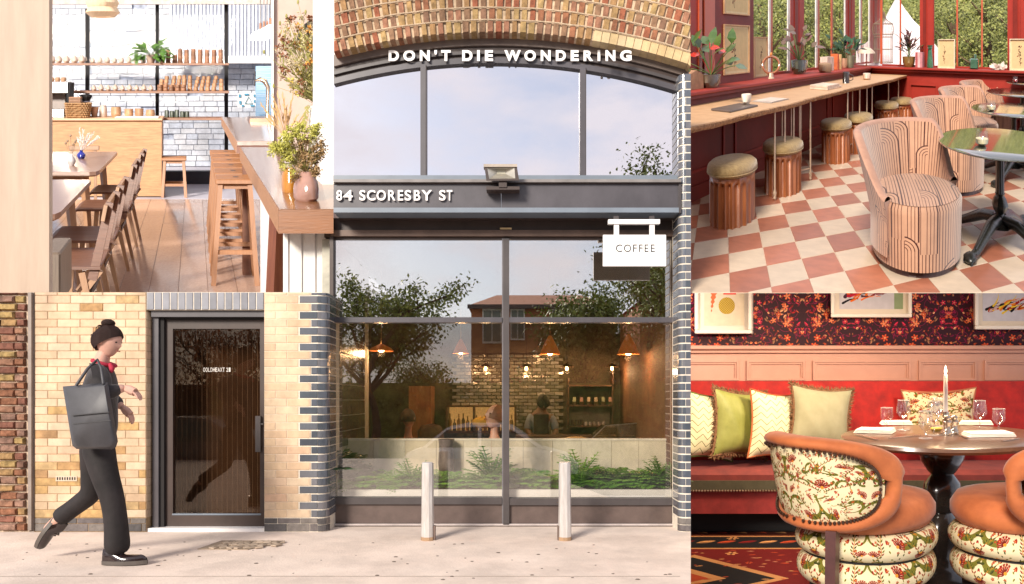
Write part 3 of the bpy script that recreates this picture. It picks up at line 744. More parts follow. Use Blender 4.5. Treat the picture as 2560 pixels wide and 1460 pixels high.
M_skind = mat('brown_skin', (.17, .085, .055), rough=.5, var=.08, scale=12)
M_skinr = mat('rosy_skin', (.60, .27, .19), rough=.55, var=.06)
M_eye = mat('eye_dark', (.03, .02, .02), rough=.2, var=0)
M_hair = mat('dark_brown_hair', (.050, .020, .014), rough=.55, stretch=(3, 3, 30), bump=.6, bscale=30)
def face_bits(T, r, parent, m_lip):
    e = MB()
    for s in (-1, 1): e.ball(T((r*.80, s*r*.28, r*.07)), (r*.10, r*.10, r*.06), 8, 6)
    part(e, 'eyes', M_eye, parent)
    e = MB(); e.tube([T((r*.92, -r*.17, -r*.55)), T((r*1.0, 0, -r*.54)), T((r*.92, r*.17, -r*.55))], r*.045, 6); part(e, 'lips', m_lip, parent)

# ------------------------------------------------------------ walking person
YP = EYE*F/405
pw = lambda px, py, dy=0.0: (ST.X(px, YP+dy*.85), YP+dy, ST.H(py, YP))
def pv(px, py, dy, r, r2=None): p = pw(px, py, dy); return (p[0], p[1], p[2], r, r2 or r)
wp = thing('person', 'person in black walking right along the yellow wall with a big grey tote bag', 'person', (ST.X(300, YP), YP, 0))
V = {'pel': pv(240, 1098, 0, .06, .07), 'sp': pv(244, 1040, 0, .07, .09), 'ch': pv(246, 965, 0, .08, .10), 'nk': pv(256, 893, 0, .05, .052), 'hd': pv(264, 872, 0, .045),
     'sn': pv(252, 925, -.16, .038), 'en': pv(272, 985, -.22, .042), 'wn': pv(320, 968, -.16, .03),
     'sf': pv(252, 925, .16, .038), 'ef': pv(262, 990, .22, .042), 'wf': pv(302, 1020, .2, .03),
     'hn': pv(250, 1135, -.08, .07), 'kn': pv(285, 1243, -.09, .055), 'an': pv(291, 1368, -.09, .042),
     'hf': pv(236, 1135, .08, .07), 'kf': pv(227, 1238, .09, .052), 'af': pv(140, 1306, .10, .042), 'tf': pv(108, 1335, .10, .03)}
E = [('pel', 'sp'), ('sp', 'ch'), ('ch', 'nk'), ('nk', 'hd'), ('ch', 'sn'), ('sn', 'en'), ('en', 'wn'), ('ch', 'sf'), ('sf', 'ef'), ('ef', 'wf'), ('pel', 'hn'), ('hn', 'kn'), ('kn', 'an'), ('pel', 'hf'), ('hf', 'kf'), ('kf', 'af'), ('af', 'tf')]
body = skinmesh('body', V, E, M_skin, wp)
mb = MB(); T = head(mb, pw(271, 853), .100, yaw=-.12, pitch=.22); part(mb, 'head', M_skin, wp, smooth=60)
mb = MB(); c = pw(271, 853); face_bits(T, .100, wp, mat('lip', (.45, .12, .10), rough=.5))
# hands swinging
mb = MB(); hand(mb, pw(320, 972, -.16), (.9, -.1, -.35), (-.3, 0, -1), .15, .6); part(mb, 'hand', M_skin, wp, smooth=60)
mb = MB(); hand(mb, pw(303, 1021, .2), (.6, 0, -.6), (-.6, 0, -.6), .15, .6); part(mb, 'hand', M_skin, wp, smooth=60)
# hair: cap and bun
mb = MB(); r = .108
def hf(u, v):
    a = 2*math.pi*u; ph = math.pi*(.0+.56*v); x, y, z = math.sin(ph)*math.cos(a), math.sin(ph)*math.sin(a), math.cos(ph)
    q = 1+.02*math.sin(9*a+4*v)+.02*math.sin(17*a); x, z = x*math.cos(.62)-z*math.sin(.62), x*math.sin(.62)+z*math.cos(.62)
    return T(((x*.95-.03)*r*q, y*r*.82*q, z*r*1.12*q+.004))
mb.grid(hf, 26, 10, closeu=True)
mb.ball(T((-.075, 0, -.01)), (.05, .066, .075), 12, 9); mb.ball(T((-.03, 0, .128)), (.048, .045, .03), 12, 8)
for k in range(60):
    a, e = random.uniform(0, 6.28), random.uniform(.15, 1.3); q = Vector(T((math.cos(a)*math.cos(e)*.085-.04, math.sin(a)*math.cos(e)*.08, math.sin(e)*.11))); d = Vector((random.uniform(-.8, .3), random.uniform(-.6, .6), random.uniform(-.6, .5))); mb.tube([q, q+d*.018, q+d*.032+Vector((0, 0, -.008))], [.004, .0025, .0008], 4); part(mb, 'hair', M_hair, wp, smooth=60)
M_jac = mat('black_wool_jacket', (.030, .026, .028), rough=.85, var=.2, scale=10, bump=.3, bscale=60, sheen=.3)
V = {'pel': pv(240, 1118, 0, .150, .185), 'sp': pv(243, 1045, 0, .135, .165), 'ch': pv(245, 955, 0, .15, .185), 'nk': pv(254, 902, 0, .085, .095),
     'sn': pv(250, 925, -.18, .078), 'en': pv(274, 988, -.23, .066), 'wn': pv(312, 971, -.17, .05),
     'sf': pv(250, 925, .18, .078), 'ef': pv(264, 992, .23, .066), 'wf': pv(296, 1016, .2, .05)}
skinmesh('jacket', V, [('pel', 'sp'), ('sp', 'ch'), ('ch', 'nk'), ('ch', 'sn'), ('sn', 'en'), ('en', 'wn'), ('ch', 'sf'), ('sf', 'ef'), ('ef', 'wf')], M_jac, wp)
M_tro = mat('black_trousers', (.020, .015, .016), rough=.8, var=.25, scale=5, bump=.25, bscale=20)
V = {'pel': pv(240, 1095, 0, .12, .15), 'tn': pv(262, 1178, -.08, .10), 'kn': pv(285, 1245, -.09, .084), 'cn': pv(293, 1300, -.09, .082), 'an': pv(297, 1384, -.09, .100, .08)}
skinmesh('trousers', V, [('pel', 'tn'), ('tn', 'kn'), ('kn', 'cn'), ('cn', 'an')], M_tro, wp)
V = {'pel': pv(238, 1095, .02, .12, .14), 'tf': pv(234, 1178, .08, .098), 'kf': pv(226, 1240, .09, .08), 'cf': pv(180, 1275, .10, .068), 'af': pv(138, 1306, .10, .074)}
skinmesh('trousers', V, [('pel', 'tf'), ('tf', 'kf'), ('kf', 'cf'), ('cf', 'af')], M_tro, wp)
mb = MB(); c = pw(260, 908); mb.loop([(c[0]+.070*math.cos(t), c[1]+.080*math.sin(t), c[2]-.02*math.cos(t)) for t in np.linspace(0, 2*math.pi, 14)[:-1]], .015, 8)
mb.tube([pw(277, 911, -.05), pw(282, 922, -.07), pw(280, 932, -.08)], [.015, .02, .010], 8); part(mb, 'scarf', mat('crimson_scarf', (.42, .02, .05), rough=.8), wp, smooth=60)
def shoe(parent, toe, heel, dy, tilt=0):
    M = mat('glossy_black_leather', (.022, .012, .012), rough=.12, var=.1, coat=.6)
    h = Vector(pw(*heel, dy)); t = Vector(pw(*toe, dy)); L = (t-h).length; e = (t-h)/L; upv = Vector((-e.z, 0, e.x)); sdv = Vector((0, 1, 0))
    fr = (h, e, sdv, upv); mb = MB(fr)
    def f(u, v):
        x = L*u; w = .038*(1-.25*math.cos(2*math.pi*u))*min(1, (1.02-u)*5)**.5*min(1, (u+.06)*9)**.5
        hh = (.085-.0*u if u < .22 else .085-.075*min(1, (u-.22)/.5)) ; hh = max(hh, .042*min(1, (1.03-u)*7)**.5)
        a = math.pi*v; return (x, w*math.cos(a), .026+hh*math.sin(a)**.8)
    mb.grid(f, 22, 10); part(mb, 'shoe', M, parent, smooth=60)
    mb = MB(fr)
    poly = [(L*u, .043*(1-.25*math.cos(2*math.pi*u))*min(1, (1.03-u)*5)**.5*min(1, (u+.07)*9)**.5) for u in np.linspace(-.01, 1.02, 16)]
    mb.prism(poly+[(x, -y) for x, y in poly[::-1]], .0, .028, axis=2); part(mb, 'sole', mat('dark_sole', (.10, .085, .075), rough=.5), parent)
    mb = MB(fr)
    for k in range(4): u = .36+.07*k; mb.tube([(L*u, -.028, .08-.04*k/3), (L*(u+.02), 0, .098-.05*k/3), (L*u, .028, .08-.04*k/3)], .005, 5)
    part(mb, 'laces', M, parent)
shoe(wp, (369, 1402.5), (262, 1403.5), -.09); shoe(wp, (84, 1372), (136, 1296), .10)
# tote bag hangs from the shoulder: a thing of its own
tb = thing('tote_bag', 'large soft dark grey tote bag hanging at the side of the walking person', 'bag', pw(235, 1115, -.30))
M_bag = mat('grey_tote_leather', (.060, .060, .068), rough=.5, var=.15, scale=4, bump=.15, bscale=8)
mb = MB(); q = [(166, 968), (278, 958), (303, 1098), (298, 1112), (288, 1117), (200, 1116), (190, 1108), (187, 1092)]
n = len(q); A = [mb.add(pw(a, b, -.275)) for a, b in q]; C_ = [mb.add(pw(235+(a-235)*.82, 1040+(b-1040)*.88, -.318)) for a, b in q]; B = [mb.add(pw(235+(a-235)*.9, 1040+(b-1040)*.94, -.24)) for a, b in q]
mb.face(C_); mb.face(B[::-1])
for i in range(n): j = (i+1) % n; mb.face((C_[i], A[i], A[j], C_[j])); mb.face((A[i], B[i], B[j], A[j]))
part(mb, 'bag_body', M_bag, tb, smooth=75)
mb = MB(); mb.beam(pw(192, 1036, -.320), pw(284, 1028, -.320), .022, .006, up=(0, 0, 1)); mb.beam(pw(194, 1056, -.320), pw(286, 1048, -.320), .004, .006); part(mb, 'seam_band', mat('bag_seam', (.045, .045, .05), rough=.5), tb)
mb = MB(); mb.tube([pw(200, 966, -.30), pw(228, 925, -.27), pw(250, 903, -.2), pw(262, 925, -.29), pw(268, 962, -.30)], .010, 8); part(mb, 'strap', M_bag, tb, smooth=60)

# ------------------------------------------------------------ inside the shop
YB = 10.5
sh = MB()
xl, xr_ = ST.X(833, YG), ST.X(1700, YG)
def wallbox(name, x0, x1, y0, y1, z0, z1, m): b = MB(); b.box(x0, x1, y0, y1, z0, z1); return struct(b, name, m)
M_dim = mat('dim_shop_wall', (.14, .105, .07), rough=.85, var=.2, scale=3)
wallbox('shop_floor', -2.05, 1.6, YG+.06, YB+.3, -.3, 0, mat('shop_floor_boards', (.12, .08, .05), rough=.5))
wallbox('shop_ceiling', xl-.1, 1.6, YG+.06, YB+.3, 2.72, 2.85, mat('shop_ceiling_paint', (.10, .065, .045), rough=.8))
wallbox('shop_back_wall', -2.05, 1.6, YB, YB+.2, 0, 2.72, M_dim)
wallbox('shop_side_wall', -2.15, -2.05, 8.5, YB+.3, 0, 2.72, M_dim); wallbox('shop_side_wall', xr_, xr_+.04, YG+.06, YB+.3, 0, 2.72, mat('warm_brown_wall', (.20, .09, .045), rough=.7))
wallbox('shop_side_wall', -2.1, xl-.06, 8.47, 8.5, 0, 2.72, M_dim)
tw = thing('tiled_return_wall', 'dark green grey tiled wall just inside the left edge of the shop window', 'tiled wall', (xl-.03, 7.6, 0))
mb = MB(); mb.box(xl-.12, xl-.008, YG+.06, 8.46, 0, 2.7); part(mb, 'grout_bed', mat('pale_grout', (.52, .50, .42), rough=.9), tw)
M_tile = rampmat('green_grey_tile', [(.075, .085, .07), (.10, .105, .085), (.06, .07, .06), (.115, .11, .09)], rough=.25, scale=5, dark=.7, bump=.05, spec=.6)
for i in range(11):
    for j in range(8):
        b = MB(); y0 = YG+.08+j*.172; b.box(xl-.02, xl+.0+random.uniform(0, .002), y0, y0+.160, .72+i*.155, .72+i*.155+.146); part(b, 'tile', M_tile, tw)
# plank board and trough planter
YPB = 7.36
pl = thing('planter_screen', 'cream board screen of upright planks behind the ferns in the shop window', 'screen', (0, YPB, 0))
M_plk = rampmat('cream_plank', [(.88, .78, .62), (.84, .73, .57), (.90, .82, .67), (.86, .74, .56)], rough=.6, scale=3, dark=.86, bump=.1)
x = 858; i = 0
while x < 1699:
    w = min(random.uniform(66, 80), 1700-x); mb = MB(); pbox(mb, x, 1101, x+w-.8, 1262, YPB-random.uniform(0, .004), .05); part(mb, 'plank', M_plk, pl); x += w
mb = MB(); pbox(mb, 858, 1096.5, 1700, 1101.5, YPB-.01, .09); part(mb, 'cap_rail', mat('cream_cap', (.88, .80, .68), rough=.5), pl)
tr = thing('planter_trough', 'long white planter trough full of ferns along the foot of the shop window', 'planter', (0, 7.0, ST.H(1250, 6.84)))
mb = MB(); pbox(mb, 824, 1224, 1700, 1250, 6.84, .03); part(mb, 'front_panel', M_white, tr)
mb = MB(); mb.box(ST.X(824, 6.87), ST.X(1700, 6.87), 6.88, 7.33, .1, .33); part(mb, 'soil', mat('dark_soil', (.05, .032, .02), rough=1, bump=1), tr)
# ferns
def fern_mesh(n, L, m, up=.8, seed=0, w=.03):
    rs = random.Random(seed); b = MB()
    for i in range(n):
        a = rs.uniform(0, 2*math.pi); e = rs.uniform(.2, 1.1)*up; l = L*rs.uniform(.6, 1.1)
        d = Vector((math.cos(a)*math.cos(e), math.sin(a)*math.cos(e)*.6, math.sin(e)+.15)).normalized(); p = Vector((0, 0, 0)); k = 9
        pts = []
        for j in range(k+1):
            pts.append(p.copy()); p = p + d*l/k; d = (d+Vector((0, 0, -.12))).normalized()
        b.tube(pts, [.003]*(k+1), 3, cap=False)
        for j in range(1, k+1):
            dd = (pts[j]-pts[j-1]).normalized(); sd = dd.cross(Vector((0, 0, 1)))
            if sd.length < .1: sd = Vector((1, 0, 0))
            sd.normalize(); ll = w*2.1*math.sin(math.pi*(j+.6)/(k+1.8))+.012
            for s in (-1, 1): b.leaf(pts[j], sd*s+dd*.6, Vector((rs.uniform(-.3, .3), -.5, 1)), ll, w*.55, .2, 1)
    me = b.mesh('frond_cluster'); me.materials.append(m); return me
FM = [fern_mesh(60, .24, M_leaf, .9, 1, .034), fern_mesh(64, .20, M_leaf, .7, 2, .030), fern_mesh(34, .30, M_leafd, 1.3, 3, .06), fern_mesh(70, .18, M_leaf, .5, 4, .032), fern_mesh(34, .32, M_leaf, 1.4, 5, .026)]
names = ['broad dark green fern', 'feathery green fern', 'tall leafy fern', 'low trailing fern']
spots = [(838, 2, 1.25, 'dark broad-leaved plant at the left end of the trough'), (872, 2, .95, 'second broad-leaved plant from the left end of the trough'), (905, 1, 1, 'low fern right of the broad-leaved plants'), (950, 3, 1.1, 'fern trailing over the white trough edge, left bay'), (990, 1, 1.1, 'fern trailing lowest over the trough, left of the left bollard'), (1030, 4, .8, 'upright fern just left of the left bollard'), (1100, 0, .85, 'fern just right of the left bollard'), (1135, 3, 1, 'low fern under the dark mottled reflection shape'), (1180, 3, 1.1, 'fern between the mottled reflection shape and the centre mullion'), (1228, 4, 1.15, 'tallest upright fern in the left bay, beside the mullion'), (1240, 1, 1, 'bushy fern touching the left side of the mullion'), (1300, 0, .9, 'fern just right of the centre mullion'), (1345, 1, 1.1, 'bushy fern midway between mullion and right bollard'), (1380, 3, .9, 'low fern just left of the right bollard'), (1450, 4, 1.05, 'light green upright fern just right of the right bollard'), (1470, 1, 1, 'low bushy fern right of the right bollard'), (1520, 0, 1.0, 'fern with bright fronds in the right bay'), (1560, 3, 1.1, 'low spreading fern in the right bay'), (1605, 1, .95, 'fern near the right end of the trough'), (1628, 0, .9, 'second fern from the right end of the trough'), (1654, 4, .85, 'upright spiky fern at the right end of the trough')]
for i, (px, k, s_, lb) in enumerate(spots):
    for q in range(1):
        Y = 7.02+random.uniform(-.05, .08)
        o = link(bpy.data.objects.new('fern', FM[k])); o.location = (ST.X(px, Y), Y, .34); o.scale = (s_*1.4, s_*1.1, s_*1.05); o.rotation_euler.z = random.uniform(-.4, .4)
        props(o, lb, 'plant', 'ferns in the window trough'); INFO[o.name] = (ST, (0, 0, 0))
# dark reflection in the glass, modelled as a tall mottled solid
mp_ = MB(); Y = 7.25; x = ST.X(1116, Y)
mp_.lathe((x, Y, ST.H(1192, Y)), [(.045, 0), (.075, .04), (.085, .15), (.075, .3), (.082, .38)], 16)
solo(mp_, 'reflection_shape', mat('dark_reflection_mottle', (.05, .03, .03), rough=.2, c2=(.30, .24, .22), scale=9, stretch=(1, 1, .5)), 'tall dark mottled shape standing in for a reflection before the cream screen', 'pot', (x, Y, ST.H(1192, Y)), smooth=True)
# glazed brick wall panel at the back
gw = thing('glazed_brick_panel', 'glossy pale brick wall behind the barista', 'brick wall', (ST.X(1260, YB), YB, 0))
M_gl = rampmat('glossy_pale_brick', [(.30, .28, .22), (.40, .37, .30), (.26, .24, .19), (.50, .47, .40)], rough=.12, scale=8, dark=.7, bump=.35, spec=.9, coat=.8)
me = piece(ST.X(1280+17, YB)-.004, .04, ST.X(1280+17, YB)/2, M_gl, key='glazed_brick')
for i in range(25):
    for j in range(12):
        x = 1130+j*22.4+(11 if i % 2 else 0); y = 1100-i*8.6
        o = inst(piece(20.5*YB/F, .04, 7.2*YB/F, M_gl, key='gbrick'), 'brick', gw, (ST.X(x, YB-.05)-gw.location.x, -.05-random.uniform(0, .01), ST.H(y, YB-.05)))
        o.rotation_euler.x = random.uniform(-.06, .10)
# shelving with jars
bsx = thing('wall_shelf', 'dark wall shelf unit with jars and glasses at the back of the shop', 'shelf', (ST.X(1476, 10.2), 10.2, 1))
M_dwood = woodmat('dark_walnut', (.14, .07, .04), (.07, .035, .02), k=5)
for q in ((1420, 945, 1423, 1072), (1531, 925, 1534, 1072)):
    mb = MB(); pbox(mb, *q, 10.15, .3); part(mb, 'upright', M_dwood, bsx)
for y in (962, 1012, 1064):
    mb = MB(); pbox(mb, 1420, y, 1534, y+4, 10.15, .3); part(mb, 'shelf_board', M_dwood, bsx)
mb = MB(); pbox(mb, 1423, 1016, 1531, 1064, 10.44, .01); part(mb, 'tiled_back', mat('pale_back_tiles', (.42, .36, .28), rough=.4), bsx)
Mj = [mat('jar_label_green', (.45, .5, .3), rough=.5), mat('jar_label_cream', (.6, .5, .35), rough=.5), mat('jar_label_pink', (.6, .35, .28), rough=.5)]
for i in range(6):
    px = 1436+i*18; j = thing('storage_jar', '%s labelled jar from the left on the middle wall shelf' % ORD[i], 'jar', (ST.X(px, 10.3), 10.3, ST.H(1012, 10.3)), group='labelled jars on the wall shelf')
    b = MB(); b.lathe((ST.X(px, 10.3), 10.3, ST.H(1012, 10.3)), [(.038, 0), (.04, .01), (.04, .09), (.03, .11)], 10); part(b, 'glass_body', mat('jar_dark', (.08, .05, .03), rough=.2), j, smooth=True)
    b = MB(); pbox(b, px-4, 993, px+4, 1004, 10.25, .006); part(b, 'jar_label', Mj[(i*2+i//3) % 3], j)
for i in range(8):
    px = 1432+i*11; b = MB(); h = .08 if i < 3 else .055; b.lathe((ST.X(px, 10.25), 10.25, ST.H(1064, 10.25)), [(.018, 0), (.026, h*.5), (.024, h)], 8)
    solo(b, 'cup', [mat('dark_cup', (.12, .07, .05), rough=.4), mat('pale_cup', (.6, .55, .48), rough=.4)][i > 2], '%s cup from the left on the lowest wall shelf' % ORD[i], 'cup', (ST.X(px, 10.25), 10.25, ST.H(1064, 10.25)), group='cups on the lowest wall shelf', smooth=True)
mb = MB(); pbox(mb, 1557, 960, 1640, 1035, 10.4, .03); bb = solo(mb, 'menu_board', mat('blackboard', (.035, .028, .022), rough=.5), 'dark menu board on the back wall right of the shelves', 'board', (ST.X(1600, 10.4), 10.4, ST.H(1035, 10.4)))
# lit alcove with bottles
al = thing('bar_alcove', 'warmly lit alcove of bottles in the back wall behind the seated woman', 'alcove', (ST.X(1204, 10.3), 10.3, ST.H(1080, 10.3)))
mb = MB()
for q in ((1116, 1013, 1290, 1018), (1116, 1078, 1290, 1083), (1114, 1013, 1119, 1083), (1182, 1013, 1186, 1083), (1286, 1013, 1291, 1083)): pbox(mb, *q, 10.1, .3)
part(mb, 'frame', M_dwood, al)
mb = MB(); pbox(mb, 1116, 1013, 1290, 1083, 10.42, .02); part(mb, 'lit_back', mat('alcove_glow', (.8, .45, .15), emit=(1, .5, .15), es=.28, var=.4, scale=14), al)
for i in range(15):
    px = 1125+i*11; c3 = [(.45, .26, .08), (.10, .05, .02), (.55, .35, .12), (.2, .12, .05)][i % 4]
    b = MB(); h = random.uniform(.16, .26); b.lathe((ST.X(px, 10.25), 10.25, ST.H(1078, 10.25)), [(.024, 0), (.026, h*.6), (.009, h*.75), (.009, h)], 8)
    solo(b, 'bottle', mat('bottle%d_glass' % (i % 4), c3, rough=.15), '%s bottle from the left in the lit alcove' % ORD[i], 'bottle', (ST.X(px, 10.25), 10.25, ST.H(1078, 10.25)), group='bottles in the lit alcove', smooth=True)
# counter, pastry case, wood panel, till
mb = MB(); mb.box(ST.X(1290, 9.4), ST.X(1700, 9.4), 9.2, 9.7, 0, ST.H(1090, 9.2)); solo(mb, 'service_counter', M_dwood, 'dark service counter in front of the barista', 'counter', (ST.X(1500, 9.4), 9.4, 0))
pc = thing('pastry_case', 'glass pastry display case with sloped front on the service counter', 'display case', (ST.X(1540, 9.2), 9.2, ST.H(1100, 9.2)))
mb = MB(); poly = [(ST.X(1478, 9.1), ST.H(1098, 9.1)), (ST.X(1514, 9.1), ST.H(1064, 9.1)), (ST.X(1628, 9.1), ST.H(1055, 9.1)), (ST.X(1628, 9.1), ST.H(1098, 9.1))]
for a, b in zip(poly, poly[1:]+poly[:1]):
    mb.beam((a[0], 9.1, a[1]), (b[0], 9.1, b[1]), .012, .012)
part(mb, 'edge_frame', mat('case_metal', (.5, .48, .45), rough=.3, metal=.7), pc)
mb = MB(); mb.prism(poly, 9.12, 9.5); part(mb, 'glass_case', glassmat('case_glass', .25, (.6, .6, .58)), pc)
for i in range(7):
    b = MB(); x = ST.X(1500+i*17, 9.3); b.ball((x, 9.3, ST.H(1093, 9.3)), (.05, .05, .03), 8, 6); solo(b, 'pastry', mat('pastry_crust', (.5, .32, .16), rough=.7), '%s pastry from the left inside the display case' % ORD[i], 'pastry', (x, 9.3, ST.H(1096, 9.3)), group='pastries in the display case', smooth=True)
mb = MB(); pbox(mb, 1630, 1050, 1684, 1098, 9.2, .3); pbox(mb, 1632, 1044, 1690, 1050, 9.15, .4); solo(mb, 'wooden_cabinet', woodmat('cabinet_wood', (.36, .17, .08), (.22, .10, .05), k=5), 'low brown wooden cabinet right of the pastry case', 'cabinet', (ST.X(1650, 9.2), 9.2, ST.H(1098, 9.2)))
mb = MB(); pbox(mb, 1022, 965, 1077, 1100, 9.8, .5); solo(mb, 'timber_partition', woodmat('orange_panel', (.36, .15, .06), (.22, .09, .04), axis=2, k=5), 'orange brown wooden partition left of the lit alcove', 'partition', (ST.X(1045, 9.8), 9.8, 0))
mb = MB(); b0 = (ST.X(1440, 9.0), 9.0, ST.H(1098, 9.0)); mb.ball(b0, (.17, .12, .035), 14, 6); solo(mb, 'bread_loaf', mat('loaf_crust', (.62, .40, .16), rough=.7), 'long pale loaf on the counter beside the barista', 'bread', b0, smooth=True)
# pendant lamps
def pendant(px, py, Y, w, label, cat='pendant lamp', group='copper pendant lamps in the shop', flat=False):
    x, z = ST.X(px, Y), ST.H(py, Y); t = thing('pendant_lamp', label, cat, (x, Y, z), group=group); r = w/2*Y/F
    b = MB(); prof = [(r, 0), (r*.86, r*.35), (r*.62, r*.9), (r*.30, r*1.5), (r*.14, r*1.8)] if not flat else [(r, 0), (r*.8, r*.25), (r*.3, r*.5), (r*.1, r*.6)]
    b.lathe((x, Y, z), prof, 18, cap=False); part(b, 'lamp_shade', mat('copper_shade', (.62, .22, .08), rough=.28, metal=.75, emit=(1, .25, .04), es=.10), t, smooth=True)
    b = MB(); b.ball((x, Y, z+r*.22), r*.30, 10, 8); part(b, 'bulb', emitmat('lamp_bulb', (1, .72, .38), 22), t, smooth=True)
    b = MB(); b.tube([(x, Y, z+prof[-1][1]), (x, Y, 2.72)], .006, 6); part(b, 'cord', mat('tan_cord', (.5, .28, .12), rough=.6), t)
    l = bpy.data.lights.new('lamp_light', 'POINT'); l.energy = 10*r/.2; l.color = (1, .55, .25); l.shadow_soft_size = .04
    lo = link(bpy.data.objects.new('lamp_light', l)); lo.parent = t; lo.location = (0, 0, -.03)
pendant(953, 878, 8.6, 62, 'flat brown pendant lamp at the far left of the shop window', flat=True)
pendant(1152, 884, 8.8, 40, 'small copper pendant lamp left of the centre mullion')
pendant(1375, 886, 8.3, 52, 'copper pendant lamp right of the centre mullion')
pendant(1571, 886, 8.3, 56, 'brightest copper pendant lamp near the right edge of the window')
for i, px in enumerate((1214, 1316, 1417, 1530)):
    x, Y, z = ST.X(px, 10.0), 10.0, ST.H(921, 10.0); t = thing('bulb_light', '%s small amber bulb light from the left over the back wall' % ORD[i], 'bulb light', (x, Y, z), group='amber bulb lights over the back wall')
    b = MB(); b.ball((x, Y, z), (.022, .022, .03), 8, 6); part(b, 'bulb', emitmat('amber_bulb', (1, .62, .2), 12), t); b = MB(); b.lathe((x, Y, z+.02), [(.10, 0), (.04, .03), (.012, .05)], 10, cap=False); part(b, 'lamp_shade', mat('dark_shade', (.10, .05, .03), rough=.5), t)
    b = MB(); b.tube([(x, Y, z+.06), (x, Y, 2.72)], .004, 5); part(b, 'cord', M_frame2, t)
    l = bpy.data.lights.new('bulb_glow', 'POINT'); l.energy = 5; l.color = (1, .6, .3); l.shadow_soft_size = .03
    lo = link(bpy.data.objects.new('bulb_glow', l)); lo.parent = t; lo.location = (0, -.05, -.05)
# barista
Y = 9.9; q = Y/F
def iv(px, py, dy, r, r2=None): return (ST.X(px, Y), Y+dy, ST.H(py, Y), r, r2 or r)
ba = thing('person', 'barista in a dark apron and grey shirt looking down behind the counter', 'person', (ST.X(1352, Y), Y, 0))
V = {'pel': iv(1350, 1135, 0, .15, .11), 'ch': iv(1352, 1055, 0, .16, .12), 'nk': iv(1354, 1022, -.03, .055), 'hd': iv(1357, 1010, -.05, .05), 'sl': iv(1326, 1040, 0, .065), 'el': iv(1318, 1078, -.05, .045), 'wl': iv(1338, 1096, -.25, .032),
     'sr': iv(1380, 1040, 0, .065), 'er': iv(1389, 1078, -.05, .045), 'wr': iv(1378, 1096, -.25, .032), 'h1': iv(1340, 1150, 0, .09), 'k1': iv(1340, 1200, 0, .06), 'a1': (ST.X(1340, Y), Y, .05, .05, .05), 'h2': iv(1364, 1150, 0, .09), 'k2': iv(1364, 1190, 0, .06), 'a2': (ST.X(1364, Y), Y, .05, .05, .05)}
E = [('pel', 'ch'), ('ch', 'nk'), ('nk', 'hd'), ('ch', 'sl'), ('sl', 'el'), ('el', 'wl'), ('ch', 'sr'), ('sr', 'er'), ('er', 'wr'), ('pel', 'h1'), ('h1', 'k1'), ('k1', 'a1'), ('pel', 'h2'), ('h2', 'k2'), ('k2', 'a2')]
skinmesh('body', V, E, M_skind, ba)
V2 = {k: (v[0], v[1], v[2], v[3]*1.2, v[4]*1.2) for k, v in V.items() if k in ('pel', 'ch', 'sl', 'el', 'sr', 'er')}
skinmesh('shirt', V2, [('pel', 'ch'), ('ch', 'sl'), ('sl', 'el'), ('ch', 'sr'), ('sr', 'er')], mat('grey_shirt', (.26, .30, .34), rough=.8), ba)
mb = MB(); c = (ST.X(1358, Y), Y-.06, ST.H(1008, Y)); T = head(mb, c, .10, yaw=R(-90), pitch=.5); part(mb, 'head', M_skind, ba, smooth=60)
for hx, hd in ((1338, .3), (1378, -.3)): mb = MB(); hand(mb, iv(hx, 1096, -.25, 0)[:3], (hd, -.6, -.3), (0, 0, -1), .15); part(mb, 'hand', M_skind, ba, smooth=60)
mb = MB(); mb.grid(lambda u, v: T(((math.sin(math.pi*.55*v)*math.cos(2*math.pi*u)-.08)*.108, math.sin(math.pi*.55*v)*math.sin(2*math.pi*u)*.09, math.cos(math.pi*.55*v)*.124)), 20, 8, closeu=True); part(mb, 'hair', mat('black_cap', (.02, .015, .012), rough=.8), ba, smooth=60)
mb = MB(); mb.grid(lambda u, v: (ST.X(1334+u*38-(0 if v > .55 else (u-.5)*-14), Y-.18), Y-.155-.05*math.sin(math.pi*u), ST.H(1170-v*134, Y-.18)), 10, 8); part(mb, 'apron', mat('dark_apron', (.035, .022, .018), rough=.8), ba, smooth=60)
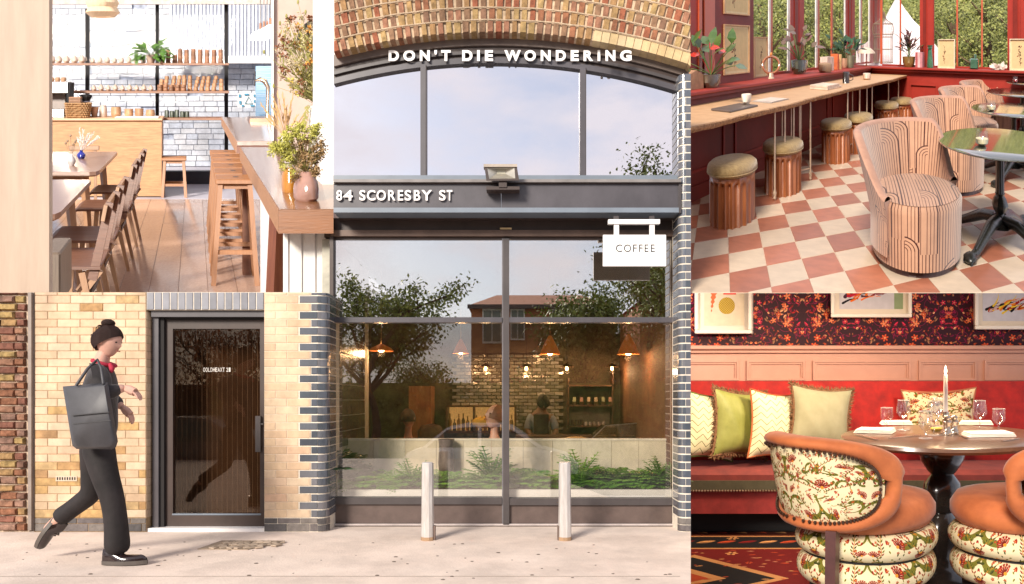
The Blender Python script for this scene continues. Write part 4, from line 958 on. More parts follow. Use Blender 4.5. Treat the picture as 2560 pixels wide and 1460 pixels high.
# seated woman and man
def sitter(px, py, Y, yaw, label, skin, hairm, top, pitch=0, hr=.1, flip=1):
    q = Y/F; c = Vector((ST.X(px, Y), Y, ST.H(py, Y))); t = thing('person', label, 'person', (c.x, Y, 0))
    a = lambda x, y, z, r, r2=None: (c.x+x, c.y+y, c.z+z, r, r2 or r)
    V = {'pel': a(-.02, 0, -.72, .14, .12), 'ch': a(-.02, 0, -.38, .14, .12), 'nk': a(-.01, 0, -.16, .048), 'hd': a(0, 0, -.06, .045), 's1': a(-.17, 0, -.27, .055), 'e1': a(-.22, -.06, -.5, .042), 'w1': a(-.1, -.25, -.55, .03), 's2': a(.15, 0, -.27, .055), 'e2': a(.2, -.06, -.5, .042), 'w2': a(.1, -.25, -.55, .03), 'k1': a(-.1, -.4, -.7, .07), 'f1': a(-.1, -.42, -1.1, .045), 'k2': a(.1, -.4, -.7, .07), 'f2': a(.1, -.42, -1.1, .045)}
    E = [('pel', 'ch'), ('ch', 'nk'), ('nk', 'hd'), ('ch', 's1'), ('s1', 'e1'), ('e1', 'w1'), ('ch', 's2'), ('s2', 'e2'), ('e2', 'w2'), ('pel', 'k1'), ('k1', 'f1'), ('pel', 'k2'), ('k2', 'f2')]
    skinmesh('body', V, E, skin, t)
    V2 = {k: (v[0], v[1], v[2], v[3]*1.22, v[4]*1.22) for k, v in V.items() if k in ('pel', 'ch', 's1', 'e1', 's2', 'e2')}
    skinmesh('jacket', V2, [('pel', 'ch'), ('ch', 's1'), ('s1', 'e1'), ('ch', 's2'), ('s2', 'e2')], top, t)
    b = MB(); T = head(b, c, hr, yaw, pitch); part(b, 'head', skin, t, smooth=60); face_bits(T, hr, t, mat('lip', (.45, .12, .10)))
    b = MB(); b.grid(lambda u, v: T(((math.sin(math.pi*.6*v)*math.cos(2*math.pi*u)-.16)*hr*1.08, math.sin(math.pi*.6*v)*math.sin(2*math.pi*u)*hr*.9, math.cos(math.pi*.6*v)*hr*1.22)), 20, 8, closeu=True); part(b, 'hair', hairm, t, smooth=60); return t
sitter(1238, 1042, 8.3, R(215), 'seated woman with bare neck looking left beside the centre mullion', mat('woman_skin', (.70, .40, .30), rough=.5), mat('auburn_hair', (.22, .08, .04), rough=.6), mat('black_top', (.03, .025, .03), rough=.8), pitch=-.35, hr=.125)
sitter(1022, 1046, 8.8, R(60), 'seated man with dark hair turned away at the left of the shop', M_skinr, M_hair, mat('green_coat', (.02, .16, .10), rough=.8), hr=.10)
mb = MB(); b0 = (ST.X(1207, 8.5), 8.5, ST.H(1056, 8.5)); mb.ball(b0, (.13, .1, .07), 12, 8); solo(mb, 'yellow_cushion', mat('mustard_cloth', (.70, .38, .05), rough=.8), 'mustard yellow cushion left of the seated woman', 'cushion', b0, smooth=True)
mb = MB(); mb.lathe((ST.X(1077, 9.3), 9.3, ST.H(1100, 9.3)), [(.17, 0), (.17, .12), (.12, .19), (.02, .21)], 16); solo(mb, 'rounded_chair', mat('dark_brown_seat', (.10, .05, .035), rough=.7), 'dark rounded chair back behind the silver car reflection', 'chair', (ST.X(1077, 9.3), 9.3, ST.H(1100, 9.3)), smooth=True)
# ------------------------------------------------------------ across the street (seen in the glass)
YM = 2*YG                                     # a thing mirrored at apparent distance V stands at YM - V
def rp3(px, py, V): return (ST.X(px, V), YM-V, ST.H(py, V))
def rbox(mb, x0, y0, x1, y1, V, d): return mb.box(ST.X(x0, V), ST.X(x1, V), YM-V-d, YM-V, ST.H(y1, V), ST.H(y0, V))
def house(x0, x1, ridge, eave, base, V, label, wins, hip=60, x1r=None):
    t = thing('brick_house', label, 'house', (ST.X((x0+x1)/2, V), YM-V-3, -.6))
    mb = MB(); mb.box(ST.X(x0, V), ST.X(x1, V), YM-V-6, YM-V, -.62, ST.H(eave, V)); part(mb, 'wall', mat('house_brick', (.46, .19, .10), rough=.9, c2=(.32, .13, .07), scale=30, stretch=(1, 1, 4), bump=.4), t)
    mb = MB(); Yf = YM-V+.35; Yb = YM-V-6.3; ze = ST.H(eave, V)-.08; zr = ST.H(ridge, V); a, b, h0, h1 = ST.X(x0-8, V), ST.X(x1+8, V), ST.X(x0+hip, V), ST.X(x1-hip, V); ym = (Yf+Yb)/2
    i = [mb.add(p) for p in ((a, Yf, ze), (b, Yf, ze), (b, Yb, ze), (a, Yb, ze), (h0, ym, zr), (h1, ym, zr))]
    for q in ((0, 1, 5, 4), (2, 3, 4, 5), (1, 2, 5), (3, 0, 4), (3, 2, 1, 0)): mb.face([i[k] for k in q])
    part(mb, 'roof', mat('clay_tile_roof', (.44, .19, .10), rough=.9, c2=(.28, .11, .06), scale=26, stretch=(1, 2, 6), bump=.8), t)
    mb = MB(); mb.box(a, b, Yf-.05, Yf+.05, ze-.12, ze+.05); part(mb, 'gutter', M_frame2, t)
    for w in wins:
        m2 = MB(); x, y, X, Y2 = w; rbox(m2, x, y, X, Y2, V-.1, .12); f = part(m2, 'window', M_white, t); n = 2
        for k in range(n):
            a0 = x+3+(X-x-3)*k/n; a1 = x+(X-x-3)*(k+1)/n; m3 = MB(); rbox(m3, a0, y+4, a1, Y2-5, V-.14, .05); part(m3, 'pane', mat('house_pane', (.13, .15, .12), rough=.15), f)
    return t
house(1178, 1530, 712, 762, 1090, 30, 'red brick house with hipped tile roof reflected in the shop window', [(1206, 772, 1254, 858), (1276, 772, 1312, 850), (1380, 772, 1420, 850)])
house(1600, 1760, 706, 752, 1090, 32, 'red roofed house reflected at the right edge of the shop window', [(1640, 790, 1662, 850)])
mb = MB(); mb.box(-30, 30, YM-34.2, YM-34, -.62, 1.9); solo(mb, 'garden_wall', mat('dark_garden_wall', (.10, .065, .045), rough=.95, bump=.4), 'long dark wall across the street, seen only in the glass', 'wall', (0, YM-34, -.6))
def tree(px, base_py, V, H0, spread, label, nleaf=5000, lm=None, lsize=.09, seed=1, lean=0, squash=1.0, lo=.35, bare=0, room=None):
    rs = random.Random(seed); x = ST.X(px, V); y = YM-V; t = thing('tree', label, 'tree', (x, y, -.6))
    tr_ = MB(); tips = []
    def grow(p, d, L, r, lev):
        pts = [p]; q = Vector(p); dd = Vector(d)
        for k in range(5): dd = (dd+Vector((rs.uniform(-.25, .25), rs.uniform(-.25, .25), rs.uniform(-.05, .15)))).normalized(); q = q+dd*L/5; pts.append(tuple(q))
        tr_.tube(pts, [r*(1-.13*k) for k in range(6)], 6 if lev < 2 else 4, cap=False)
        if lev >= 2: tips.extend(pts[2:])
        if lev < 3:
            for k in range(4 if lev else 6):
                a = rs.uniform(0, 2*math.pi); e = rs.uniform(.1, .9); nd = (dd*.5+Vector((math.cos(a)*math.cos(e), math.sin(a)*math.cos(e), math.sin(e)*squash))).normalized()
                grow(pts[rs.randint(2, 5)], nd, L*rs.uniform(.55, .75), r*.5, lev+1)
    grow((x, y, -.6), (lean, 0, 1), H0*.5, H0*.028, 0)
    part(tr_, 'trunk', mat('bark', (.09, .06, .04), rough=.95, bump=.6), t)
    cr = MB()
    for k in range(nleaf):
        c = Vector(rs.choice(tips)); s = spread
        p = c+Vector((rs.gauss(0, s), rs.gauss(0, s), rs.gauss(0, s*.7)))
        cr.leaf(p, (rs.uniform(-1, 1), rs.uniform(-1, 1), rs.uniform(-1, .6)), (rs.uniform(-1, 1), rs.uniform(-1, 1), 1), lsize*rs.uniform(.7, 1.4), lsize*.6, .2, 1)
    part(cr, 'crown', lm or M_leafd, t); return t
M_tl = mat('tree_leaf_olive', (.26, .30, .06), rough=.55, c2=(.07, .10, .02), scale=2.5)
tree(930, 1100, 19, 5.2, .17, 'spreading dark leaved tree reflected at the left of the shop window', 13000, M_tl, .10, 3, lean=.25)
tree(1440, 1100, 24, 5.6, .30, 'tall bushy tree reflected right of the centre mullion', 15000, M_tl, .13, 8, squash=1.4)
tree(1590, 1100, 27, 4.6, .34, 'second bushy tree reflected near the right of the shop window', 5000, M_tl, .10, 12)
tree(520, 1100, 22, 5.0, .28, 'russet leaved tree reflected in the glass door', 5000, mat('russet_leaf', (.70, .24, .06), rough=.6, c2=(.16, .09, .03), scale=2), .10, 15)
tree(1010, 1100, 27, 3.6, .34, 'bush like tree behind the spreading tree, seen in the glass', 5000, M_tl, .10, 22)
tree(-250, 1100, 20, 5.2, .3, 'leafy street tree across the road at the left', 3000, M_tl, .12, 31)
tree(1640, 1100, 31, 12.4, .45, 'tall leafy tree reflected at the lower right of the arched window', 17000, M_tl, .17, 41, lean=.02)
# hedge band in front of the houses
mb = MB(); rs = random.Random(5)
for k in range(9000):
    x = rs.uniform(-9, 9); V = rs.uniform(21.5, 22.8); z = rs.uniform(-.6, 1.9+.25*math.sin(x*2.1)+.2*math.sin(x*5))
    mb.leaf((x, YM-V, z), (rs.uniform(-1, 1), rs.uniform(-1, 1), rs.uniform(-1, 1)), (0, 1, rs.uniform(-1, 1)), .11, .07, .2, 1)
mb.box(-9, 9, YM-22.6, YM-21.9, -.6, 1.7)
solo(mb, 'hedge', M_tl, 'dense hedge along the far pavement, reflected dark in the shop window', 'hedge', (0, YM-22, -.6), kind='stuff')
def car(px, V, L, paint, label, zb=-.6, face=1, hz=1.0):
    x0 = ST.X(px, V); y0 = YM-V-1.7; t = thing('parked_car', label, 'car', (x0, y0, zb)); S = lambda u: x0+face*u*L; Z = lambda h: zb+h*hz
    prof = [(-.5, .35), (-.495, .62), (-.47, .78), (-.40, .86), (-.30, .90), (.20, .92), (.33, .84), (.46, .70), (.50, .55), (.495, .32), (-.49, .28)]
    mb = MB(); mb.prism([(S(u), Z(h)) for u, h in prof], y0+.06, y0+1.64); mb.prism([(S(u*.99), Z(.3+(h-.3)*.86)) for u, h in prof], y0, y0+1.70); part(mb, 'body', paint, t)
    def cab(mb, y, i): return [mb.add((S(u), y, Z(h))) for u, h in ((-.40+i*.01, .86), (-.25+i*.02, 1.34), (-.15, 1.42), (.05, 1.42), (.13-i*.01, 1.37), (.31-i*.02, .88))]
    mb = MB(); A = cab(mb, y0+.12, 0); B = cab(mb, y0+1.58, 0); A2 = [mb.add((S(u), y0+.24, Z(h))) for u, h in ((-.23, 1.35), (-.15, 1.43), (.05, 1.43), (.12, 1.38))]; B2 = [mb.add((S(u), y0+1.46, Z(h))) for u, h in ((-.23, 1.35), (-.15, 1.43), (.05, 1.43), (.12, 1.38))]
    mb.face(A); mb.face(B[::-1]); mb.face((A[1], B[1], B[2], A[2])); mb.face((A[2], B[2], B[3], A[3])); mb.face((A[3], B[3], B[4], A[4])); mb.face((A[0], A[1], B[1], B[0])); mb.face((A[4], A[5], B[5], B[4])); part(mb, 'cabin', paint, t)
    for ys, q in ((y0+1.585, 1), (y0+.115, -1)):
        for pts in ([(-.36, .90), (-.245, 1.30), (-.155, 1.36), (-.07, 1.37), (-.07, .91)], [(-.05, .91), (-.05, 1.37), (.05, 1.37), (.115, 1.32), (.27, .91)]):
            m2 = MB(); m2.prism([(S(u), Z(h)) for u, h in pts], ys-.004, ys+.004); part(m2, 'side_window', mat('car_glass', (.05, .10, .09), rough=.06, spec=.9), t)
    m2 = MB(); a = [m2.add(p) for p in ((S(.125), y0+.22, Z(1.345)), (S(.125), y0+1.48, Z(1.345)), (S(.305), y0+1.50, Z(.93)), (S(.305), y0+.20, Z(.93)))]; m2.face(a); part(m2, 'windscreen', mat('car_glass', (0, 0, 0)), t)
    for u in (-.31, .31):
        for yy in (y0+.02, y0+1.50):
            w = MB(); w.lathe((0, 0, 0), [(.2, -.09), (.31, -.09), (.33, -.05), (.33, .05), (.31, .09), (.2, .09)], 22); w.v = [(S(u)+a_, yy+.09+c_, zb+.33+b_) for a_, b_, c_ in w.v]; part(w, 'wheel', mat('tyre_rubber', (.02, .02, .02), rough=.8), t)
            w = MB(); w.lathe((0, 0, 0), [(.0, -.085), (.20, -.092), (.21, -.06), (.21, .06), (.20, .092), (.0, .085)], 16); w.v = [(S(u)+a_, yy+.09+c_, zb+.33+b_) for a_, b_, c_ in w.v]; part(w, 'rim', mat('alloy', (.5, .5, .5), rough=.3, metal=.8), t)
    return t
car(1225, 16.2, 4.0, mat('silver_paint', (.85, .87, .88), rough=.3, coat=.5), 'silver saloon car parked opposite, reflected over the cream planter screen', zb=-.80)
car(470, 15.2, 4.2, mat('dark_grey_paint', (.16, .15, .14), rough=.2, coat=.5), 'dark grey car parked opposite, reflected in the glass door')
# ============================================================ timber cafe (upper left)
C = CAFE
W_oak = woodmat('oak_floor', (.54, .37, .28), (.44, .28, .205), rough=.16, axis=1, k=9, coat=.35, rnd=.10)
W_tab = woodmat('oak_table', (.33, .19, .125), (.24, .13, .09), rough=.28, axis=0, k=9, coat=.25)
W_stool = woodmat('stool_oak', (.44, .19, .07), (.34, .14, .05), rough=.45, axis=2, k=8)
W_chair = woodmat('chair_walnut', (.22, .10, .06), (.14, .06, .035), rough=.4, axis=0, k=8)
W_chairl = woodmat('chair_oak_edge', (.48, .27, .14), (.36, .19, .10), rough=.45, axis=2, k=8)
W_ply = mat('grainy_plywood', (.64, .33, .13), rough=.55, c2=(.42, .19, .065), scale=2.2, stretch=(1.2, 1, 11), bump=.1, bscale=8, det=9)
W_bar = woodmat('bar_top_brown', (.27, .12, .05), (.17, .07, .028), rough=.2, axis=1, k=9, coat=.4)
W_side = woodmat('bar_side_oak', (.48, .25, .13), (.38, .19, .095), rough=.45, axis=1, k=9)
fl_ = struct(MB().box(-2.2, 1.2, 4.6, 8.62, -.06, -.004), 'cafe_floor', mat('floor_gap', (.20, .12, .07), rough=.9), C, (0, 0, 0))
for i in range(13):
    x = -1.75+i*.205; y = 4.7+(i*.73) % 1.1-1.1; k = 0
    while y < 8.6:
        L = 1.45; a, b = max(y, 4.62), min(y+L, 8.6)
        if b-a > .1:
            m = piece(.201, .001, .001, W_oak, C, 'x')
            mbq = MB(); mbq.bbox(x, x+.203, a, b-.004, -.02, random.uniform(-.0004, .0008), .0015); part(mbq, 'floorboard', W_oak, fl_)
        y += L; k += 1
struct(MB().box(-3.2, 2.0, 8.62, 12.6, -.06, .0), 'cafe_rear_floor', mat('lavender_screed', (.50, .47, .52), rough=.3, c2=(.44, .41, .46), scale=1.5, spec=.6), C)
struct(MB().box(-3.2, 2.4, 9.68, 9.76, C.H(5, 9.4), C.H(-22, 9.4)), 'cafe_ceiling_edge', mat('cream_plaster', (.78, .66, .58), rough=.8), C)
# foreground board and post
solo(MB().bbox(C.X(-30, 2.75), C.X(125.5, 2.75), 2.75, 2.80, C.H(760, 2.75), C.H(-30, 2.75), .004), 'timber_board', mat('pale_limed_board', (.49, .38, .285), rough=.6, c2=(.42, .31, .23), scale=1.6, stretch=(6, 6, .6), bump=.1), 'tall pale board at the left edge, nearest in the timber cafe', 'board', C.at(60, 740, 2.75), C)
solo(MB().bbox(C.X(100, 3.2), C.X(151, 3.2), 3.2, 3.5, C.H(770, 3.2), C.H(632, 3.2), .008), 'timber_post', woodmat('grey_brown_post', (.22, .16, .11), (.13, .09, .06), axis=2), 'short dark grey brown post top beside the pale board', 'post', C.at(135, 740, 3.2), C)
# plywood bar
cb = thing('plywood_counter', 'big plywood box counter with bold grain under the shelves', 'counter', (-1.2, 8.74, 0), C)
part(MB().box(C.X(115, 8.74), C.X(404, 8.74), 8.74, 9.25, .012, .93), 'body', W_ply, cb)
part(MB().bbox(C.X(110, 8.72), C.X(406, 8.72), 8.72, 9.28, .93, .957, .004), 'counter_top', woodmat('ply_top', (.74, .46, .26), (.6, .34, .18)), cb)
part(MB().box(C.X(115, 8.74), C.X(402, 8.74), 8.77, 9.2, .0, .012), 'plinth', M_frame2, cb)
# window wall
ww = thing('glazed_wall', 'black framed full height glazing at the back of the timber cafe', 'window', (-.9, 9.8, 0), C)
for a, b, t_ in ((213, 222, 36), (388.5, 397, 8), (561.5, 570.5, 8), (690, 700, 8)):
    part(MB().box(C.X(a, 9.78), C.X(b, 9.78), 9.78, 9.86, .12, C.H(t_-14, 9.78)), 'mullion', M_black, ww)
part(MB().box(C.X(100, 9.78), C.X(700, 9.78), 9.77, 9.88, .0, C.H(428, 9.78)), 'base_panel', mat('dark_navy_panel', (.015, .018, .03), rough=.5), ww)
part(MB().box(C.X(100, 9.78), C.X(700, 9.78), 9.77, 9.88, C.H(9, 9.78), C.H(5.5, 9.78)), 'head_rail', M_frame, ww)
for a, b in ((100, 213), (222, 388), (397, 561), (571, 690)):
    part(MB().box(C.X(a, 9.8), C.X(b, 9.8), 9.81, 9.815, .13, C.H(8, 9.8)), 'pane', M_pane, ww)
# white world behind the glass
M_wb = rampmat('whitewashed_brick', [(.76, .79, .85), (.72, .76, .83), (.80, .82, .86), (.68, .73, .82)], rough=.85, scale=7, dark=.86, bump=.3)
yw_ = 11.6
ow = thing('whitewashed_wall', 'bright whitewashed brick wall outside behind the cafe glazing', 'brick wall', (-1, yw_, 0), C)
part(MB().box(C.X(60, yw_), C.X(720, yw_), yw_+.02, yw_+.2, -.3, C.H(-40, yw_)), 'mortar_bed', mat('bluish_mortar', (.50, .55, .66), rough=.9, var=.2, scale=5), ow)
random.seed(11); cnt = 0; rest = MB()
y = 470; row = 0
while y > -20:
    x = 70+(row % 2)*16+random.uniform(-3, 3)
    while x < 700:
        w = random.choice((28, 33, 38)); h = 12.4
        vis = (y < 160 and x < 425) or (165 < y < 295 and x < 640) or (295 < y < 430 and x > 400)
        if not (x > 420 and y < 145) and random.random() > .03:
            d = random.uniform(0, .012)
            if vis and cnt < 298:
                inst(piece(C.X(C.vx+w-1.2, yw_), .05, h*yw_/1800, M_wb, C, 'wbrick'), 'brick', ow, (C.X(x, yw_)+1, -d, C.H(y, yw_))); cnt += 1
            else: rest.box(C.X(x, yw_), C.X(x+w-1.2, yw_), yw_-d, yw_+.03, C.H(y, yw_), C.H(y-h, yw_))
        x += w
    y -= 13.6; row += 1
part(rest, 'brickwork', M_wb, ow, kind='stuff')
cp = thing('corrugated_sheet', 'white corrugated cladding outside at the upper right of the cafe glazing', 'cladding', (.1, 11.3, 1.6), C)
mb = MB(); mb.grid(lambda u, v: (C.X(424+u*280, 11.3), 11.3-.018*(1 if math.sin(u*2*math.pi*30) > 0 else -1), C.H(140-v*175, 11.3)), 240, 1); part(mb, 'sheet', mat('white_sheet_metal', (.78, .81, .87), rough=.5, var=.04), cp)
part(MB().box(C.X(424, 11.25), C.X(704, 11.25), 11.22, 11.4, C.H(158, 11.25), C.H(140, 11.25)), 'bottom_flashing', M_white, cp)
mb = MB(); mb.beam(C.at(110, 68, 11.0), C.at(375, 121, 11.0), .03, .13); solo(mb, 'white_beam', M_white, 'white sloping beam outside behind the teapots', 'beam', C.at(240, 100, 11), C)
mb = MB(); mb.tube([C.at(120+i*25, 92+18*math.sin(math.pi*(i/10))-i*1.2, 10.9) for i in range(10)], .014, 6); solo(mb, 'hanging_cable', M_white, 'white cable sagging across behind the glass', 'cable', C.at(240, 110, 10.9), C)
mb = MB(); mb.box(C.X(640, 11.2), C.X(690, 11.2), 11.2, 11.3, C.H(292, 11.2), C.H(165, 11.2)); bs = solo(mb, 'roller_shutter', mat('blue_shutter', (.10, .42, .72), rough=.5, c2=(.55, .68, .82), scale=4, stretch=(.2, .2, 12)), 'blue slatted shutter outside behind the beer tap', 'shutter', C.at(660, 290, 11.2), C)
sgn = thing('warning_sign', 'white warning sign with a triangle seen through the cafe glazing', 'sign', C.at(616, 268, 10.8), C)
part(MB().box(C.X(594, 10.8), C.X(639, 10.8), 10.8, 10.83, C.H(268, 10.8), C.H(233, 10.8)), 'board', M_letter, sgn)
tri = [C.at(612+0, 259, 10.79), C.at(631, 259, 10.79), C.at(621.5, 242, 10.79)]
mb = MB()
for a, b in zip(tri, tri[1:]+tri[:1]): mb.beam(a, b, .004, .008)
part(mb, 'triangle', mat('sign_teal', (.05, .25, .32), rough=.6), sgn)
for q in ((597, 236, 602, 243), (611, 234, 622, 238), (634, 250, 638, 256), (598, 252, 603, 260), (634, 236, 638, 242), (604, 262, 610, 266), (626, 262, 636, 266)):
    part(MB().box(C.X(q[0], 10.79), C.X(q[2], 10.79), 10.785, 10.8, C.H(q[3], 10.79), C.H(q[1], 10.79)), 'mark', mat('sign_blue', (.05, .35, .55), rough=.6), sgn)
# shelves
def shelf(x0, x1, y, label):
    s = thing('wall_shelf', label, 'shelf', C.at((x0+x1)/2, y+6, 9.35), C); part(MB().bbox(C.X(x0, 9.3), C.X(x1, 9.3), 9.3, 9.62, C.H(y+6, 9.3), C.H(y, 9.3), .004), 'shelf_board', woodmat('shelf_wood', (.34, .14, .06), (.22, .09, .04), axis=0), s)
shelf(110, 573, 157.5, 'top wooden shelf across the window with teapots and stacked brown cups'); shelf(110, 573, 227.5, 'middle wooden shelf across the window with small pots and tall leaning cup stacks'); shelf(404, 560, 295, 'lowest short wooden shelf across the window with green cups')
def zs(y): return C.H(y, 9.3)
M_pot = mat('cream_ceramic', (.70, .56, .45), rough=.35, var=.06); M_cup = mat('tan_cup', (.62, .34, .17), rough=.5, rnd=.25, var=.12); M_cupd = mat('brown_cup', (.42, .20, .10), rough=.5, rnd=.3, var=.12)
def teapot(px, y, s, label, grp, dark=False):
    D = 9.45; x = C.X(px, D); z = C.H(y, 9.3) ; t = thing('teapot', label, 'teapot', (x, D, z), C, grp); q = s*D/1800
    b = MB(); b.lathe((x, D, z), [(q*.32, 0), (q*.5, q*.3), (q*.48, q*.65), (q*.28, q*.95), (q*.26, q*1.0)], 14); part(b, 'pot_body', M_pot, t, smooth=True)
    b = MB(); b.lathe((x, D, z+q), [(q*.27, 0), (q*.12, q*.12), (q*.06, q*.22)], 10); part(b, 'lid', M_pot, t, smooth=True)
    b = MB(); b.tube([(x-q*.42, D, z+q*.35), (x-q*.66, D, z+q*.6), (x-q*.74, D, z+q*.85)], [q*.1, q*.07, q*.05], 6); part(b, 'spout', M_pot, t, smooth=True)
    b = MB(); b.tube([(x+q*.44, D, z+q*.3), (x+q*.68, D, z+q*.4), (x+q*.66, D, z+q*.8), (x+q*.36, D, z+q*.85)], q*.05, 6); part(b, 'handle', M_pot, t, smooth=True)
for i, px in enumerate((130, 147, 166, 186, 205)): teapot(px, 157.5, 17, '%s large cream teapot from the left on the top shelf' % ORD[i], 'large teapots on the top shelf')
for i in range(8): teapot(232+i*18, 157.5, 12+(i % 3), '%s small cream pot from the left on the top shelf, between the first two mullions' % ORD[i], 'small pots on the top shelf')
for i in range(9): teapot(235+i*17.8, 227.5, 12+(i % 2)*1.5, '%s small cream pot from the left on the middle shelf' % ORD[i], 'small pots on the middle shelf')
cupm = {}
def cup_at(px, y, D, r, h, m, lean=0):
    k = (r, h, m.name)
    if k not in cupm:
        b = MB(); b.lathe((0, 0, 0), [(r*.92, 0), (r, h*.12), (r*.98, h*.7), (r*.86, h*.93), (r*.6, h*.94)], 12); me = b.mesh('cup', C.L, None, True); me.materials.append(m); cupm[k] = me
    o = link(bpy.data.objects.new('cup', cupm[k])); o.location = C.pt((C.X(px, D), D, C.H(y, 9.3))); return o
def cstack(px, y, top, lean, m, label, grp, w=13):
    r = w/2*9.45/1800; n = max(1, round((y-top)/9.0)); h = (y-top)/n
    for i in range(n):
        o = cup_at(px+lean*((i+.5)/n)**1.5, y-i*h, 9.45, round(r*(1-.035*i), 4), round(h*9.45/1800*1.02, 4), m); props(o, ('bottom ' if i == 0 else 'topmost ' if i == n-1 else ORD[i]+' lowest ')+label, 'cup', grp); INFO[o.name] = (C, (0, 0, 0))
for i, (px, tp) in enumerate(zip((405, 420.5, 437, 450.5, 466.6, 483.7, 500.3, 517.5, 534.8, 551.5), (132, 122.4, 135.6, 121, 123, 121, 122.5, 123, 122.5, 122))):
    cstack(px, 157.5, tp, 0, M_cupd, 'brown cup in the %s stack from the left on the top shelf' % ORD[i], 'brown cup stacks on the top shelf')
for i, (px, tp, ln) in enumerate(zip((403, 414, 432, 446, 460, 475, 489, 504, 519, 534, 553.5), (198, 190, 189, 188, 187, 188, 191, 190, 190, 189, 197), (2, 4, 5, 4, 1, 0, 8, 7, 3, 8, 0))):
    cstack(px, 227.5, tp, ln, M_cup, 'pale tan cup in the %s stack from the left on the middle shelf' % ORD[i], 'tan cup stacks on the middle shelf', 12)
for i, px in enumerate((400, 414, 428, 444, 458)):
    for k in range(2): props(cup_at(px, 227.5-k*8, 9.36, .036, .042, M_cupd), ('lower', 'upper')[k]+' small brown bowl of the %s pair in front on the middle shelf' % ORD[i], 'bowl', 'bowl pairs on the middle shelf')
M_gc = mat('dark_green_cup', (.10, .12, .085), rough=.4)
for i, (px, h) in enumerate(((417, .10), (430, .09), (442, .105), (456, .085), (467.5, .085))): props(cup_at(px, 295, 9.45, .031, h, M_gc), '%s dark green cup from the left on the lowest shelf' % ORD[i], 'cup', 'green cups on the lowest shelf')
# shelf plant
def leafy(room, base, pts_n, size, m, seed, name, label, cat, potm, potr, poth, ll, lw, spread, up=.6, side=1, stems=True, group=None, droop=.3, pot=True):
    """potted plant of arching stems with real leaves"""
    rs = random.Random(seed); t = thing(name, label, cat, base, room, group); b = MB(); x, y, z = base
    if pot: b.lathe(base, [(potr*.72, 0), (potr*.95, poth*.4), (potr, poth*.9), (potr*1.02, poth), (potr*.85, poth), (potr*.8, poth*.85)], 20); part(b, 'pot', potm, t, smooth=35)
    sb, lb = MB(), MB()
    for i in range(pts_n):
        a = rs.uniform(0, 2*math.pi); e = rs.uniform(up-.5, up+.55); d = Vector((math.cos(a)*math.cos(e), math.sin(a)*math.cos(e)*.6, math.sin(e))).normalized(); p = Vector((x, y, z+poth*.9)); L = size*rs.uniform(.5, 1.05); pts = [p.copy()]
        for k in range(4): d = (d+Vector((0, 0, -droop*.35))).normalized(); p = p+d*L/4; pts.append(p.copy())
        sb.tube(pts, size*.012, 4, cap=False)
        for k in range(spread):
            q = pts[-1-(k % 3)]; dd = (d+Vector((rs.uniform(-.8, .8), rs.uniform(-.5, .5), rs.uniform(-.4, .5)))).normalized(); lb.leaf(q, dd, (rs.uniform(-.3, .3), -.6, 1), ll*rs.uniform(.7, 1.2), lw, .35)
    part(sb, 'stems', mat('green_stem', (.14, .20, .06), rough=.6), t, kind='stuff'); part(lb, 'leaves', m, t, kind='stuff'); return t
M_terr = mat('pale_terracotta', (.58, .33, .20), rough=.8, var=.12)
leafy(C, (C.X(377, 9.4), 9.4, zs(157.5)), 26, .23, M_leaf, 4, 'potted_plant', 'green leafy plant in a pale pot between teapots and cups on the top shelf', 'plant', mat('pale_clay_pot', (.64, .45, .34), rough=.7), .062, .105, .09, .05, 4, up=.5)
# things on the plywood counter
def HC(D=9.0): return .958
em = thing('coffee_machine', 'chrome and brown coffee machine at the left end of the plywood counter', 'coffee machine', (C.X(140, 8.9), 8.9, HC()), C)
M_chr = mat('brushed_chrome', (.52, .47, .42), rough=.25, metal=.8, var=.1)
part(MB().bbox(C.X(100, 8.9), C.X(170, 8.9), 8.9, 9.2, C.H(233, 8.9), C.H(204, 8.9), .01), 'top_housing', M_chr, em)
part(MB().bbox(C.X(100, 8.95), C.X(163, 8.95), 9.0, 9.2, HC(), C.H(233, 8.9), .01), 'back_housing', mat('machine_brown', (.18, .11, .08), rough=.4), em)
part(MB().bbox(C.X(100, 8.9), C.X(162, 8.9), 8.86, 9.1, HC(), C.H(272, 8.9), .008), 'drip_tray', M_chr, em)
part(MB().prism([(C.X(165, 8.9), HC()), (C.X(170, 8.9), C.H(233, 8.9)), (C.X(173, 8.9), C.H(207, 8.9)), (C.X(176, 8.9), C.H(207, 8.9)), (C.X(172, 8.9), HC())], 8.88, 9.2), 'side_panel', M_black, em)
part(MB().tube([(C.X(132, 8.9), 8.86, C.H(240, 8.9)), (C.X(128, 8.9), 8.72, C.H(244, 8.9))], .012, 8), 'portafilter', M_black, em)
for i, px in enumerate((129, 144, 159)):
    b = MB(); b.lathe((C.X(px, 9.0), 9.0, C.H(204, 8.9)), [(.03, 0), (.036, .03), (.03, .05), (.01, .055)], 10); solo(b, 'cup', M_cup, '%s cup from the left on top of the coffee machine' % ORD[i], 'cup', (C.X(px, 9.0), 9.0, C.H(204, 8.9)), C, 'cups on the coffee machine', smooth=True)
bk = thing('wicker_basket', 'woven wicker basket on the counter beside the coffee machine', 'basket', (C.X(194, 8.85), 8.85, HC()), C)
M_wick = mat('wicker', (.50, .28, .12), rough=.7, var=.2, scale=30)
mb = MB()
